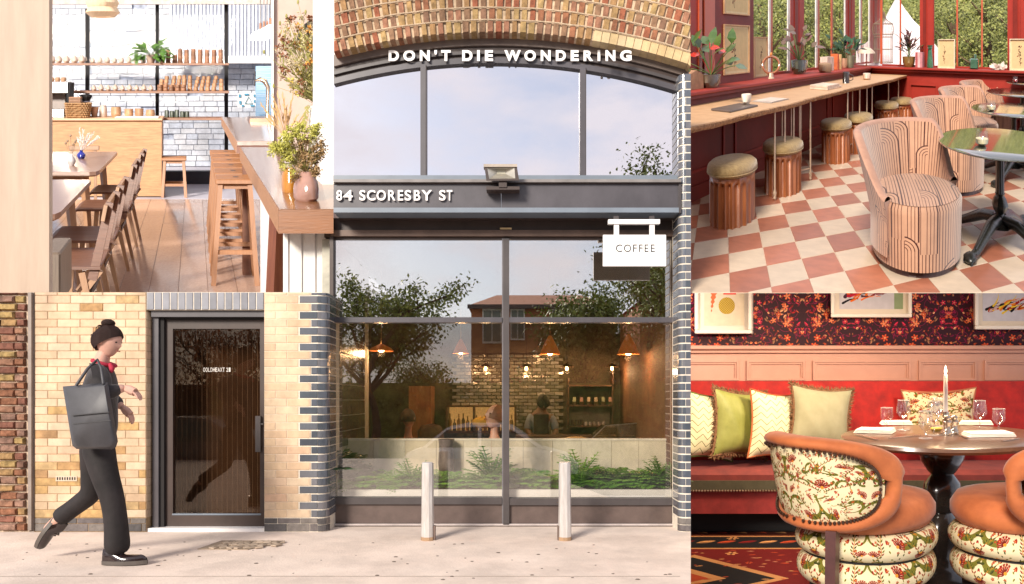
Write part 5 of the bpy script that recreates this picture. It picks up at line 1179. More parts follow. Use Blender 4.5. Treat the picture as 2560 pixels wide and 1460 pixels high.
for j in range(7):
    z = HC()+.016+j*.026
    pts = []
    for k in range(48):
        a = 2*math.pi*k/48; rx, ry = .135*(1+.02*j), .10; n_ = 6
        cx_ = math.copysign(abs(math.cos(a))**.5, math.cos(a)); sy_ = math.copysign(abs(math.sin(a))**.5, math.sin(a))
        o_ = .006*(1 if (k+j) % 2 else -1); pts.append((C.X(194, 8.85)+cx_*(rx+o_), 8.9+sy_*(ry+o_), z))
    mb.loop(pts, .013, 5)
part(mb, 'woven_sides', M_wick, bk, kind='stuff'); part(MB().box(C.X(194, 8.85)-.12, C.X(194, 8.85)+.12, 8.81, 8.98, HC(), HC()+.16), 'lining', mat('basket_inside', (.16, .08, .04), rough=.9), bk)
for k in range(4):
    mb = MB(); mb.bbox(C.X(172, 8.85), C.X(202, 8.85), 8.84, 8.98, HC()+.185+k*.018, HC()+.2+k*.018, .004); solo(mb, 'wooden_tray', W_side, '%s thin wooden tray up in the pile on the wicker basket' % ORD[k], 'tray', (C.X(187, 8.85), 8.85, HC()+.185+k*.018), C, 'trays piled on the wicker basket')
gr = thing('coffee_grinder', 'coffee grinder with black hopper lid above the wicker basket', 'grinder', (C.X(215, 9.1), 9.1, HC()), C); x = C.X(215, 9.1)
b = MB(); b.lathe((x, 9.1, C.H(252, 9.1)), [(.05, 0), (.06, .02), (.075, .05), (.075, .075), (.04, .08)], 10); part(b, 'hopper_lid', M_black, gr); b = MB(); b.lathe((x, 9.1, C.H(266, 9.1)), [(.035, 0), (.055, .07)], 12); part(b, 'hopper', mat('smoky_hopper', (.38, .36, .45), rough=.1), gr); b = MB(); b.lathe((x, 9.1, HC()), [(.05, 0), (.05, .12), (.03, .13)], 12); part(b, 'base', M_black, gr)
for (x0, x1, y0, lab, nm, m, prof) in ((226, 246, 266, 'clay flowerpot shaped cup stack right of the basket', 'clay_pot', M_terr, ((.7, 0), (1, .8), (1.05, 1))), (248, 268, 262, 'cream storage jar on the plywood counter', 'storage_jar', M_pot, ((.9, 0), (1, .1), (.95, .8), (.75, .9), (.8, 1))), (277, 303, 266, 'big stack of tan bowls on the counter behind the jar', 'bowl_stack', M_cup, ((.8, 0), (1, .3), (.95, .35), (1, .7), (.9, 1))), (311, 333, 271, 'second tan bowl group on the counter', 'bowl_stack', M_cup, ((.8, 0), (1, .4), (.95, .6), (1, 1))), (337, 359, 270, 'third tan bowl group on the counter', 'bowl_stack', M_cup, ((.8, 0), (1, .4), (.95, .6), (1, 1))), (364, 388, 273, 'right-most tan bowl group on the counter', 'bowl_stack', M_cup, ((.8, 0), (1, .4), (.95, .6), (.9, 1)))):
    D = 9.0; r = (x1-x0)/2*D/1800; hh = (291-y0)*D/1800; b = MB(); b.lathe((C.X((x0+x1)/2, D), D, HC()), [(r*a, hh*c_) for a, c_ in prof], 18); solo(b, nm, m, lab, 'bowl' if 'bowl' in nm else 'pot', (C.X((x0+x1)/2, D), D, HC()), C, smooth=True)
solo(MB().box(C.X(288, 8.8), C.X(396, 8.8), 8.76, 8.98, HC(), HC()+.012), 'serving_tray', M_white, 'flat white tray at the right end of the plywood counter', 'tray', (C.X(340, 8.8), 8.8, HC()), C)
# tables
def cafe_table(xr_, y0, y1, label):
    t = thing('dining_table', label, 'table', (xr_-.5, (y0+y1)/2, 0), C); H = .72; L = 1.6
    poly = [(xr_-L, y0), (xr_-.07, y0), (xr_-.02, y0+.02), (xr_, y0+.09), (xr_, y1-.05), (xr_-.02, y1), (xr_-L, y1)]
    b = MB(); b.prism(poly, H-.03, H, axis=2); part(b, 'table_top', W_tab, t)
    b = MB(); b.prism([(x-.012 if x > xr_-.3 else x, y+(.012 if y < (y0+y1)/2 else -.012)) for x, y in poly], H-.042, H-.0305, axis=2); part(b, 'edge', W_chairl, t)
    for x, y, dx, dy in ((xr_-.14, y0+.18, .06, -.05), (xr_-.14, y1-.18, .06, .05), (xr_-1.2, y0+.18, -.05, -.05), (xr_-1.2, y1-.18, -.05, .05)):
        b = MB(); b.beam((x, y, H-.04), (x+dx, y+dy, 0), .055, .055, w2=.034, h2=.034); part(b, 'leg', W_chairl, t)
    b = MB(); b.box(xr_-1.2, xr_-.14, y0+.2, y0+.225, H-.1, H-.043); part(b, 'apron', W_chairl, t)
cafe_table(-.755, 3.98, 5.30, 'near wooden table at the left, cropped by the pale board'); cafe_table(-.765, 5.72, 7.2, 'far wooden table with two small vases on it')
# bench behind far table / chair back on the other side
fc = thing('dining_chair', 'pale chair back showing behind the far table, against the plywood counter', 'chair', (C.X(212, 7.9), 7.9, 0), C)
part(MB().bbox(C.X(172, 7.9), C.X(248, 7.9), 7.9, 7.93, C.H(376, 7.9), C.H(364, 7.9), .006), 'backrest', W_chairl, fc)
for px in (180, 238): part(MB().beam(C.at(px, 368, 7.92), (C.X(px, 7.92), 7.95, 0), .03, .03), 'leg', W_chairl, fc)
# chairs side on
def cafe_chair(y0, label, w=.42):
    t = thing('dining_chair', label, 'chair', (-.6, y0, 0), C, 'plywood chairs along the tables'); y1 = y0+w
    b = MB(); n = 8
    def seat(u, v):
        x = -.93+.43*u; yy = y0+w*v; z = .475-.015*math.sin(math.pi*u)*math.sin(math.pi*v)+(.0 if u > .12 else -.03*(1-u/.12)**2); return (x, yy, z)
    b.grid(seat, 10, 4); m_ = len(b.v); b.v += [(x, y, z-.016) for x, y, z in b.v]; fs = list(b.f)
    for i, f in enumerate(fs): b.face([k+m_ for k in f[::-1]])
    R5 = 5
    for i in range(10):
        a, c_ = i*R5, (i+1)*R5; b.face((a, c_, c_+m_, a+m_)); a += 4; c_ += 4; b.face((a, a+m_, c_+m_, c_))
    for j in range(4): b.face((j, j+m_, j+1+m_, j+1)); k0 = 10*R5+j; b.face((k0, k0+1, k0+1+m_, k0+m_))
    part(b, 'seat', W_chair, t)
    for yy in (y0+.015, y1-.04):
        b = MB(); b.beam((-.545, yy+.012, .40), (-.452, yy+.012, .81), .026, .05, up=(1, 0, .0), w2=.024, h2=.04); part(b, 'stile', W_chair, t)
        b = MB(); b.beam((-.74, yy+.012, .46), (-.78, yy-.0+.012, 0), .03, .034, w2=.02, h2=.022); part(b, 'leg', W_chairl, t)
        b = MB(); b.beam((-.60, yy+.012, .44), (-.50, yy+.012, 0), .034, .036, w2=.02, h2=.022); part(b, 'leg', W_chairl, t)
        b = MB(); b.beam((-.50, yy+.012, .45), (-.72, yy+.012, .16), .022, .03); part(b, 'brace', W_chairl, t)
    b = MB(); b.beam((-.478, y0-.01, .76), (-.478, y1, .76), .02, .085, up=(.2, 0, 1)); part(b, 'top_rail', W_chairl, t)
    b = MB(); b.beam((-.56, y0+.03, .32), (-.56, y1-.03, .32), .02, .035); part(b, 'stretcher', M_frame2, t)
for y0, lb in ((3.82, 'nearest plywood chair, its pale top rail largest'), (4.42, 'second plywood chair from the front, overlapping the nearest one'), (5.44, 'third plywood chair, first at the far table'), (6.22, 'fourth plywood chair, farthest of the row by the counter')): cafe_chair(y0, lb)
# vases on far table
vw = thing('bud_vase', 'small white bud vase with round dried heads on the far table', 'vase', (C.X(179, 6.1), 6.1, .72), C); x, y, z = C.X(179, 6.1), 6.1, .72
b = MB(); b.lathe((x, y, z), [(.022, 0), (.036, .03), (.034, .055), (.014, .085), (.011, .10)], 16); part(b, 'vase_body', mat('grey_white_glaze', (.62, .58, .56), rough=.4), vw, smooth=True)
rs = random.Random(3)
for i, (dx, h) in enumerate(((-.05, .19), (-.035, .21), (-.01, .255), (.012, .18), (.03, .20), (.035, .215))):
    b = MB(); b.tube([(x, y, z+.09), (x+dx*.5, y, z+h*.6), (x+dx, y, z+h)], .0018, 4); b.ball((x+dx, y, z+h), .011, 8, 6); part(b, 'dried_head', mat('dried_seed_head', (.42, .30, .20), rough=.9, bump=1, bscale=120), vw)
vb = thing('bud_vase', 'cobalt blue round vase with feathery white grass on the far table', 'vase', (C.X(203, 6.6), 6.6, .72), C); x, y = C.X(203, 6.6), 6.6
b = MB(); b.lathe((x, y, z), [(.025, 0), (.040, .02), (.041, .04), (.018, .062), (.014, .07), (.020, .08)], 16); part(b, 'vase_body', mat('cobalt_glaze', (.01, .02, .32), rough=.12, coat=.6), vb, smooth=True)
b = MB()
for i in range(18):
    a = rs.uniform(-.5, 1.3); L = rs.uniform(.1, .22); d = Vector((math.sin(a*.8), rs.uniform(-.2, .2), math.cos(a*.8))); p = Vector((x, y, z+.07)); b.tube([p, p+d*L], .0012, 3)
    for k in range(16): q = p+d*L*(.35+.65*k/16); b.leaf(q, (d+Vector((rs.uniform(-1, 1), rs.uniform(-1, 1), rs.uniform(-.2, 1)))).normalized(), (0, -1, .3), .02, .006, .1, 1)
part(b, 'feather_grass', mat('white_grass', (.86, .80, .76), rough=.9, var=.03), vb, kind='stuff')
# stools
def bar_stool(base, label, seat, H, ls, group, legs=None, hole=True):
    x0, x1, y0, y1 = seat; t = thing('bar_stool', label, 'stool', base, C, group)
    b = MB(); b.bbox(x0, x1, y0, y1, H-.036, H, .006); part(b, 'seat', W_stool, t)
    if hole: b = MB(); xc, yc = (x0+x1)/2+.01, (y0+y1)/2; b.lathe((xc, yc, H+.0005), [(.022, 0), (.022, .0008)], 12); part(b, 'hand_hole', M_frame2, t)
    L = {}
    for i, (sx, sy) in enumerate(((0, 0), (1, 0), (1, 1), (0, 1))):
        tp = Vector(((x0+.035, x1-.035)[sx], (y0+.03, y1-.03)[sy], H-.036)); bt = Vector(((x0+.02-ls, x1-.02+ls)[sx], (y0+.0, y1)[sy], 0)); L[(sx, sy)] = (tp, bt); b = MB(); b.beam(tp, bt, .034, .036, up=(0, 1, 0)); part(b, 'leg', W_stool, t)
    def at(k, h): tp, bt = L[k]; return tp+(bt-tp)*((tp.z-h)/tp.z)
    for h, prs in ((H*.31, (((0, 0), (1, 0)), ((0, 1), (1, 1)))), (H*.42, (((0, 0), (0, 1)), ((1, 0), (1, 1)))), (H-.055, (((0, 0), (1, 0)), ((0, 1), (1, 1)), ((0, 0), (0, 1)), ((1, 0), (1, 1))))):
        for a, c_ in prs: b = MB(); b.beam(at(a, h), at(c_, h), .018, .03); part(b, 'rung', W_stool, t)
    return t
st0 = bar_stool((.28, 5.1, 0), 'nearest oak bar stool in the row beside the long bar', (.15, .43, 5.1, 5.36), .75, .035, 'oak bar stools in a row')
for i, lb in enumerate(('second', 'third', 'fourth', 'fifth', 'farthest')): dup(st0, (.28, 5.1+.345*(i+1), 0), '%s oak bar stool from the front in the row beside the long bar' % lb)
bar_stool((-.24, 8.8, 0), 'low stool standing alone by the right end of the plywood counter', (C.X(405, 8.8), C.X(466, 8.8), 8.72, 8.96), .478, .012, None, hole=False)['group'] = 'low wooden stools'
# long bar slabs
b1 = thing('bar_counter', 'long thick wooden bar slab running to the front right with vases on it', 'counter', (.4, 3.7, 0), C)
part(MB().prism([(.3135, 2.658), (.5135, 2.658), (.64, 3.3), (.64, 4.9), (.3135, 4.9)], .912, 1.0, axis=2), 'bar_top', W_bar, b1); part(MB().box(.309, .3133, 2.655, 4.9, .912, .996), 'side_edge', W_side, b1)
part(MB().box(.309, .5115, 2.648, 2.658, .912, .998), 'end_grain', woodmat('bar_end', (.30, .11, .03), (.22, .08, .022), axis=0, rough=.35), b1)
part(MB().box(.345, .531, 2.75, 2.80, .55, .91), 'front_panel', mat('white_boarding', (.86, .83, .78), rough=.6, var=.03, scale=3), b1)
for k in range(3): part(MB().box(C.X(720+k*34, 2.74), C.X(721.2+k*34, 2.74), 2.744, 2.75, .56, .905), 'board_joint', mat('joint_grey', (.5, .46, .44)), b1)
part(MB().beam((.345, 2.98, .91), (.30, 2.95, .0), .05, .05), 'leg', woodmat('dark_red_leg', (.22, .07, .03), (.14, .04, .02), axis=2), b1)
for i in range(14): part(MB().box(.45, .47, 3.1+i*.13, 3.1+i*.13+.122, .0, .905), 'side_board', M_white, b1)
b2 = thing('bar_counter', 'rear bar slab with the beer tap, beyond the row of stools', 'counter', (.6, 6.8, 0), C)
part(MB().bbox(.314, 1.2, 5.34, 8.26, .962, 1.0, .005), 'bar_top', mat('pale_varnished_top', (.52, .37, .30), rough=.18, coat=.5), b2); part(MB().box(.309, .3138, 5.34, 8.26, .91, .998), 'side_edge', W_side, b2)
part(MB().box(.312, 1.2, 5.33, 5.36, .91, .961), 'front_edge', woodmat('dark_red_edge', (.24, .07, .03), (.16, .05, .02), axis=0), b2)
part(MB().box(.36, .42, 5.36, 5.42, 0, .91), 'leg', mat('dark_red_leg2', (.2, .07, .03)), b2)
tp = thing('beer_tap', 'curved chrome swan neck tap on the rear bar', 'tap', (C.X(668, 7.6), 7.6, 1.0), C)
part(MB().tube([C.at(668, 302, 7.6), C.at(669, 250, 7.6), C.at(670, 218, 7.6), C.at(662, 203, 7.6), C.at(650, 198, 7.6), C.at(638, 202, 7.6)], [.02, .016, .022, .03, .024, .01], 10), 'swan_neck', mat('bronze_chrome', (.5, .36, .26), rough=.2, metal=.9), tp, smooth=True)
part(MB().box(C.X(621, 7.6), C.X(690, 7.6), 7.4, 7.75, 1.0, 1.04), 'drip_tray', mat('dark_copper_tray', (.20, .10, .06), rough=.3, metal=.5), tp)
part(MB().tube([C.at(638, 178, 7.6), C.at(637, 215, 7.6)], .008, 6), 'handle', M_frame2, tp)
# right partition, pillar, dark arch
solo(MB().box(C.X(683, 4.93), C.X(930, 4.93), 4.93, 5.0, .2, C.H(-30, 4.93)), 'partition_wall', mat('blush_plaster', (.66, .50, .42), rough=.85, var=.05, scale=2), 'blush coloured partition wall behind the big dried bouquet', 'wall', (.6, 4.95, .2), C)
solo(MB().box(C.X(680, 4.9), C.X(684, 4.9), 4.90, 4.93, .9, C.H(-30, 4.9)), 'wall_trim', M_white, 'thin white trim down the left edge of the blush partition', 'trim', (.52, 4.9, .9), C)
mb = MB(); poly = [C.at(805+62*math.cos(a), 97+62*math.sin(a)*-1, 4.9) for a in np.linspace(math.pi*.5, math.pi*1.05, 12)]
mb.prism([(p[0], p[2]) for p in [C.at(790, -20, 4.9)]+[C.at(790, 36, 4.9)]]+[(C.X(805+62*math.cos(a), 4.9), C.H(105-62*math.sin(a), 4.9)) for a in np.linspace(math.pi*.55, math.pi*.98, 10)]+[(C.X(840, 4.9), C.H(110, 4.9)), (C.X(840, 4.9), C.H(-20, 4.9))], 4.88, 4.925)
solo(mb, 'dark_arch_panel', M_black, 'black arched panel standing for a dark doorway in the blush wall behind the dried flowers', 'mirror', C.at(800, 100, 4.9), C)  # black panel stands in for the dark of an arched doorway
solo(MB().box(C.X(805, 3.25), C.X(870, 3.25), 3.25, 3.5, .95, C.H(-30, 3.2)), 'white_pillar', mat('warm_white_pillar', (.88, .84, .80), rough=.5, var=.02), 'white pillar at the right edge of the cafe, standing on the bar', 'pillar', (C.X(820, 3.25), 3.25, .95), C)
# pendant lamps
fp = thing('pendant_lamp', 'cream fabric pendant lamp hanging at the top left of the cafe', 'pendant lamp', C.at(255, 0, 7.5), C)
b = MB(); x, y, zt = C.X(256, 7.5), 7.5, C.H(-6, 7.5); r = 43*7.5/1800
b.lathe((x, y, zt), [(r*.80, 0), (r*.97, -.06), (r*.86, -.10)], 40, mod=lambda a, z: 1+.015*math.sin(24*a), cap=False)
b.lathe((x, y, zt), [(r*.84, -.10), (r*.99, -.155), (r*.66, -.205)], 40, mod=lambda a, z: 1+.05*math.sin(5*a)*(1 if z < -.12 else 0), cap=False)
part(b, 'lamp_shade', mat('cream_lamp_fabric', (.80, .60, .40), rough=.9, c2=(.66, .46, .30), scale=20, stretch=(1, 1, .1), emit=(1, .75, .45), es=.12), fp, smooth=60)
part(MB().tube([(x, y, zt), (x, y, zt+.5)], .006, 6), 'cord', M_frame2, fp)
wl = thing('pendant_lamp', 'cluster of glowing white glass shades on four dark cords over the rear bar', 'pendant lamp', C.at(665, 60, 7.6), C)
for px, py, cy_ in ((645, 92, 62), (654, 88, 58), (662, 84, 58), (670, 80, 50), (676, 76, 50)):
    b = MB(); c_ = C.at(px, py-4, 7.6); b.lathe((c_[0], 7.6, c_[2]-.05), [(.085, 0), (.09, .02), (.07, .06), (.03, .09)], 16, cap=False); part(b, 'glass_shade', mat('glowing_shade', (.95, .92, .88), emit=(1, .93, .85), es=1.6, var=0), wl, smooth=True)
    c2 = C.at(px+6, cy_, 7.6); part(MB().tube([(c2[0], 7.6, c_[2]+.03), (c2[0], 7.6, c2[2]+.02)], .012, 8), 'lamp_holder', mat('copper_holder', (.62, .30, .18), rough=.3, metal=.6), wl); part(MB().tube([(c2[0], 7.6, c2[2]), (c2[0], 7.6, c2[2]+.6)], .005, 5), 'cord', M_frame2, wl)
# bouquets
def bouquet(base_px, D, mouth, tips, name, label, room, seed, spread=1.0):
    pass
vz = thing('tall_vase', 'tall white vase with a big loose bouquet of dried flowers at the right', 'vase', (C.X(800, 3.62), 3.62, 1.0), C); x, y = C.X(800, 3.62), 3.62; r = 28*3.62/1800
b = MB(); b.lathe((x, y, 1.0), [(r*.9, 0), (r, .01), (r, C.H(263, 3.62)-1.0), (r*.9, C.H(263, 3.62)-1.0), (r*.88, C.H(275, 3.62)-1.0)], 24); part(b, 'vase_body', mat('ivory_vase', (.86, .80, .70), rough=.4, var=.03), vz, smooth=True)
rs = random.Random(9); mouth = Vector((x-.01, y, C.H(266, 3.62)))
stems, b_or, b_cr, b_br, b_yl = MB(), MB(), MB(), MB(), MB()
def clumpflower(mb, p, r, rs, n=14):
    for k in range(n):
        d = Vector((rs.gauss(0, 1), rs.gauss(0, 1), rs.gauss(0, 1))).normalized(); mb.leaf(p+d*r*.3, d, (rs.uniform(-1, 1), rs.uniform(-1, 1), rs.uniform(-1, 1)), r, r*.55, .3)
for i in range(150):
    px = min(805, 690+115*rs.random()**.7); py = rs.uniform(40, 240); px += (py-150)*.06
    if py > 200: px = rs.uniform(725, 800)
    q = Vector(C.at(px, py, 3.62+rs.uniform(-.12, .12))); mid = (mouth+q)/2+Vector((rs.uniform(-.01, .02), 0, rs.uniform(-.01, .02)))
    stems.tube([mouth, mid, q], .0013, 3, cap=False); k = rs.random(); out = px < 712 or py < 60
    if k < .16 or out and k < .6: clumpflower(b_br, q, .017, rs, 16)
    elif k < .34: clumpflower(b_or, q, .019, rs, 14)
    elif k < .50: clumpflower(b_yl, q, .016, rs)
    elif k < .85:
        for m_ in range(6): clumpflower(b_cr, q+Vector((rs.gauss(0, .012), rs.gauss(0, .012), rs.gauss(0, .012))), .010, rs, 8)
    else:
        for m_ in range(7): stems.leaf(mid+(q-mid)*m_/7, (q-mid).normalized()+Vector((rs.uniform(-1, 1), 0, rs.uniform(-.4, .4))), (0, -1, 0), .04, .008, .2)
for px, py in ((716, 40), (745, 5), (700, 58), (660, 130), (684, 215), (712, 90), (764, 30)):
    q = Vector(C.at(px, py, 3.6)); stems.tube([mouth, (mouth*.5+q*.5)+Vector((.01, 0, .01)), q], .0012, 3); stems.ball(q, (.006, .006, .012), 6, 5)
for m_ in range(60):
    t_ = m_/60; stems.leaf(Vector(C.at(772-40*t_*.3-3, 262+30*t_*2, 3.58)), (rs.uniform(-1, 1), 0, -.6), (0, -1, 0), .02, .006, .1, 1)
part(stems, 'stems', mat('dry_stem', (.36, .34, .10), rough=.8), vz, kind='stuff'); part(b_or, 'orange_flowers', mat('dried_orange', (.74, .36, .06), rough=.8, var=.2, scale=60), vz, kind='stuff'); part(b_cr, 'cream_flowers', mat('dried_cream', (.66, .56, .36), rough=.9, var=.15, scale=50), vz, kind='stuff'); part(b_br, 'brown_flowers', mat('dried_brown', (.32, .13, .06), rough=.9, var=.2, scale=50), vz, kind='stuff'); part(b_yl, 'yellow_flowers', mat('dried_yellow', (.78, .60, .14), rough=.8, var=.15), vz, kind='stuff')
pv_ = thing('round_vase', 'glossy pinkish stoneware vase with fluffy tan and green flowers on the bar end', 'vase', (C.X(765, 2.85), 2.85, 1.0), C); x, y = C.X(765, 2.85), 2.85
zq = lambda py: C.H(py, 2.85)
b = MB(); b.lathe((x, y, 1.0), [(.042, 0), (.049, .01), (.051, .045), (.046, .075), (.030, .10), (.027, .115)], 24); part(b, 'vase_body', mat('pink_stoneware', (.42, .24, .19), rough=.12, coat=.5, var=.1), pv_, smooth=True)
sa, sbn, sg_ = MB(), MB(), MB(); m0 = Vector((x, y, 1.11))
for i in range(120):
    a = rs.uniform(0, 2*math.pi); rr = rs.random()**.5; px = 752+62*rr*math.cos(a); py = 385+70*rr*math.sin(a)
    if i < 12: px, py = rs.uniform(670, 720), rs.uniform(365, 385)
    if 12 <= i < 20: px, py = rs.uniform(775, 800), rs.uniform(315, 350)
    q = Vector(C.at(px, py, 2.85+rs.uniform(-.06, .06))); sa.tube([m0, q], .001, 3, cap=False)
    green = px < 735 or py < 345
    for k in range(7): clumpflower(sg_ if green else sbn, q+Vector((rs.gauss(0, .007), rs.gauss(0, .007), rs.gauss(0, .009))), .009, rs, 8)
part(sa, 'stems', mat('dry_stem', (0, 0, 0)), pv_, kind='stuff'); part(sbn, 'tan_flowers', mat('fluffy_tan', (.46, .30, .14), rough=.95, var=.2, scale=60), pv_, kind='stuff'); part(sg_, 'green_flowers', mat('fluffy_green', (.58, .56, .12), rough=.95, var=.2, scale=60), pv_, kind='stuff')
b = MB(); b.lathe((C.X(722, 3.05), 3.05, 1.0), [(.028, 0), (.03, .01), (.03, .07), (.024, .09), (.024, .10)], 16); solo(b, 'amber_jar', mat('amber_glass', (.58, .24, .03), rough=.08, coat=.6), 'amber glass jar behind the round pink vase', 'jar', (C.X(722, 3.05), 3.05, 1.0), C, smooth=True)
sv_ = thing('slim_vase', 'slim white vase with pale wheat stalks behind the fluffy bouquet', 'vase', (C.X(716, 4.4), 4.4, 1.0), C); x, y = C.X(716, 4.4), 4.4
b = MB(); b.lathe((x, y, 1.0), [(.034, 0), (.034, .10), (.028, .12)], 16); part(b, 'vase_body', M_white, sv_, smooth=True); b = MB()
for i in range(26):
    a = rs.uniform(-.9, .9); p = Vector((x, y, 1.1)); d = Vector((math.sin(a), rs.uniform(-.2, .2), math.cos(a))); L = rs.uniform(.12, .3); b.tube([p, p+d*L], .0016, 3)
    for k in range(8): b.leaf(p+d*L*(.6+.05*k), (d+Vector((rs.uniform(-.4, .4), 0, 0))).normalized(), (0, -1, 0), .03, .007, .1, 1)
part(b, 'wheat', mat('wheat_straw', (.68, .44, .20), rough=.9), sv_, kind='stuff')
# ============================================================ prints computed with numpy
def lin(c): return np.array(c, np.float32)
def canvas(h, w, c): a = np.empty((h, w, 3), np.float32); a[:] = c; return a
def stamp(img, cx, cy, half, fn, mirror=False):
    """fn(X, Y) -> (mask, colour); drawn round (cx, cy), wrapped round the edges"""
    h, w = img.shape[:2]; k = int(half)+1
    ys, xs = np.arange(int(cy)-k, int(cy)+k+1), np.arange(int(cx)-k, int(cx)+k+1); X, Y = np.meshgrid(xs-cx, ys-cy)
    m, col = fn(X.astype(np.float32), Y.astype(np.float32)); yy, xx = np.meshgrid(ys % h, xs % w, indexing='ij')
    img[yy[m], xx[m]] = col[m] if isinstance(col, np.ndarray) and col.ndim == 3 else col
def s_leaf(img, cx, cy, ang, L, W, c, vein=None):
    ca, sa = math.cos(ang), math.sin(ang)
    def fn(X, Y):
        u = (X*ca+Y*sa)/L; v = (-X*sa+Y*ca)/W; m = (np.abs(u) < 1) & (np.abs(v) < (1-u*u)*(1-.25*u))
        col = np.empty(X.shape+(3,), np.float32); col[:] = c; sh = .78+.4*(v > 0)+.15*u; col *= sh[..., None]
        if vein is not None: col[np.abs(v) < .10] = vein
        return m, col
    stamp(img, cx, cy, max(L, W)*1.1, fn)
def s_flower(img, cx, cy, r, n, c, core, ang=0, notch=.25):
    def fn(X, Y):
        a = np.arctan2(Y, X)+ang; d = np.hypot(X, Y)/r; q = np.abs(np.cos(n*a/2)); m = (d < .35+.65*q) & ((q > notch) | (d < .3))
        col = np.empty(X.shape+(3,), np.float32); col[:] = c; col *= (.8+.35*q)[..., None]; col[d < .27] = core; return m, col
    stamp(img, cx, cy, r, fn)
def s_curve(img, pts, r0, r1, c):
    n = len(pts); P = []
    for (x0, y0), (x1, y1) in zip(pts, pts[1:]):
        k = max(2, int(math.hypot(x1-x0, y1-y0)/1.2)); P += [(x0+(x1-x0)*t/k, y0+(y1-y0)*t/k) for t in range(k)]
    for i, (x, y) in enumerate(P):
        t = i/len(P); r = r0+(r1-r0)*t; stamp(img, x, y, r+1, lambda X, Y: (np.hypot(X, Y) < r, c))
def spiral(cx, cy, r, a0, a1, k=.0, n=26): return [(cx+(r*(1-k*i/n))*math.cos(a0+(a1-a0)*i/n), cy+(r*(1-k*i/n))*math.sin(a0+(a1-a0)*i/n)) for i in range(n+1)]
rs = random.Random(21)
# arch fabric of the tub chairs: nested arches over vertical lines
def arch_print():
    S = 1024; cream, line = lin((.71, .54, .43)), lin((.24, .10, .08)); img = canvas(S, S, cream); yy, xx = np.mgrid[0:S, 0:S]
    p = 1024/86
    img[(xx % p) < 2.7] = line
    cells = []
    for c_ in range(8):
        for k in range(5): cells.append((rs.uniform(0, S), c_*128+rs.choice((0, 64)), rs.choice((4, 5, 6, 4)), rs.random()))
    cells.sort(key=lambda t: -t[0])
    for top, cx, n, kind in cells:
        R_ = n*p+2.3; cy = top
        for off in (-S, 0, S):
            dx = (xx-cx+S/2) % S-S/2; dy = yy-(cy+off); below = dy < 0
            d = np.where(below, np.abs(dx), np.hypot(dx, dy)); m = (d < R_) & (dy > -rs.choice((150, 220, 300)))
            if kind < .35: m &= dx > 0
            elif kind < .6: m &= dx < 0
            ring = ((d) % p) > p-2.7; edge = d > R_-2.7
            img[m] = cream; img[m & (ring | edge)] = line
    return img
def floral_print(S=900, bg=(.85, .79, .63)):
    """cream cloth embroidered with carnations, tulips and curling green leaves, mirrored down the middle"""
    img = canvas(S, S, bg); H = S//2; red, gold, green, dk = lin((.56, .14, .09)), lin((.82, .52, .16)), lin((.42, .40, .13)), lin((.25, .26, .10))
    def scroll(cx, cy, r, a0, a1):
        s_curve(img, spiral(cx, cy, r, a0, a1, .35), r*.19, r*.04, green)
        for t in range(7): a = a0+(a1-a0)*t/8; s_leaf(img, cx+r*math.cos(a)*.98, cy+r*math.sin(a)*.98, a+.7, r*.16, r*.06, dk)
    for cx, cy, r, a0, a1 in ((H-120, 300, 150, -1.9, 1.1), (120, 640, 130, 2.5, 5.6), (90, 240, 110, 1.0, 4.4), (H-90, 760, 120, -1.2, 2.2), (230, 480, 80, .3, 3.3), (70, 860, 90, -.6, 2.6), (H-60, 560, 70, 3.5, 6.0), (330, 120, 70, .5, 3.4), (180, 330, 60, 3.6, 6.4), (350, 640, 65, 1.8, 4.8), (60, 560, 60, 4.5, 7.4), (300, 700, 90, 4.2, 6.6)): scroll(cx, cy, r, a0, a1)
    for x0, y0, x1, y1 in ((H, 20, 150, 420), (H-20, 420, 60, 560), (30, 20, 190, 330), (H, 640, 210, 880), (200, 560, 40, 760)):
        pts = [(x0+(x1-x0)*t/12+30*math.sin(t*.6), y0+(y1-y0)*t/12) for t in range(13)]; s_curve(img, pts, 3.0, 2.0, gold*.85)
        for i, (px, py) in enumerate(pts[1:]):
            for sgn in (-1, 1): s_leaf(img, px+sgn*14, py+8, (.9 if sgn > 0 else math.pi-.9), 15, 5.5, (green, dk, red*.9)[i % 3])
    def carn(cx, cy, r, a):
        for k in range(7):
            t = a-1.25+2.5*k/6; s_leaf(img, cx+r*.55*math.cos(t), cy+r*.55*math.sin(t), t, r*.5, r*.20, red, bg)
            for w in (-.16, 0, .16): s_leaf(img, cx+r*.98*math.cos(t+w*.6), cy+r*.98*math.sin(t+w*.6), t+w*2, r*.15, r*.07, red)
        stamp(img, cx, cy, r*.25, lambda X, Y: (np.hypot(X, Y) < r*.22, gold))
    for cx, cy, r, a in ((H, 470, 78, 1.57), (130, 700, 62, 2.0), (230, 160, 58, .8), (70, 400, 46, 2.4), (300, 850, 55, 1.2), (H-10, 80, 45, -1.57), (40, 90, 40, 1.3), (330, 330, 40, 1.0), (60, 620, 36, 2.2), (170, 560, 34, .6), (210, 860, 40, 1.9)): carn(cx, cy, r, a)
    for k in range(120):
        cx, cy = rs.uniform(0, H), rs.uniform(0, S); q = rs.random()
        if q < .35: s_flower(img, cx, cy, rs.uniform(10, 18), 5, red, gold, rs.random()*6)
        elif q < .6: s_leaf(img, cx, cy, rs.uniform(0, 6.3), 16, 7, red)
        else: s_leaf(img, cx, cy, rs.uniform(0, 6.3), rs.uniform(10, 18), 6, rs.choice((green, gold, dk)))
    img[:, H:] = img[:, :S-H][:, ::-1]; return img
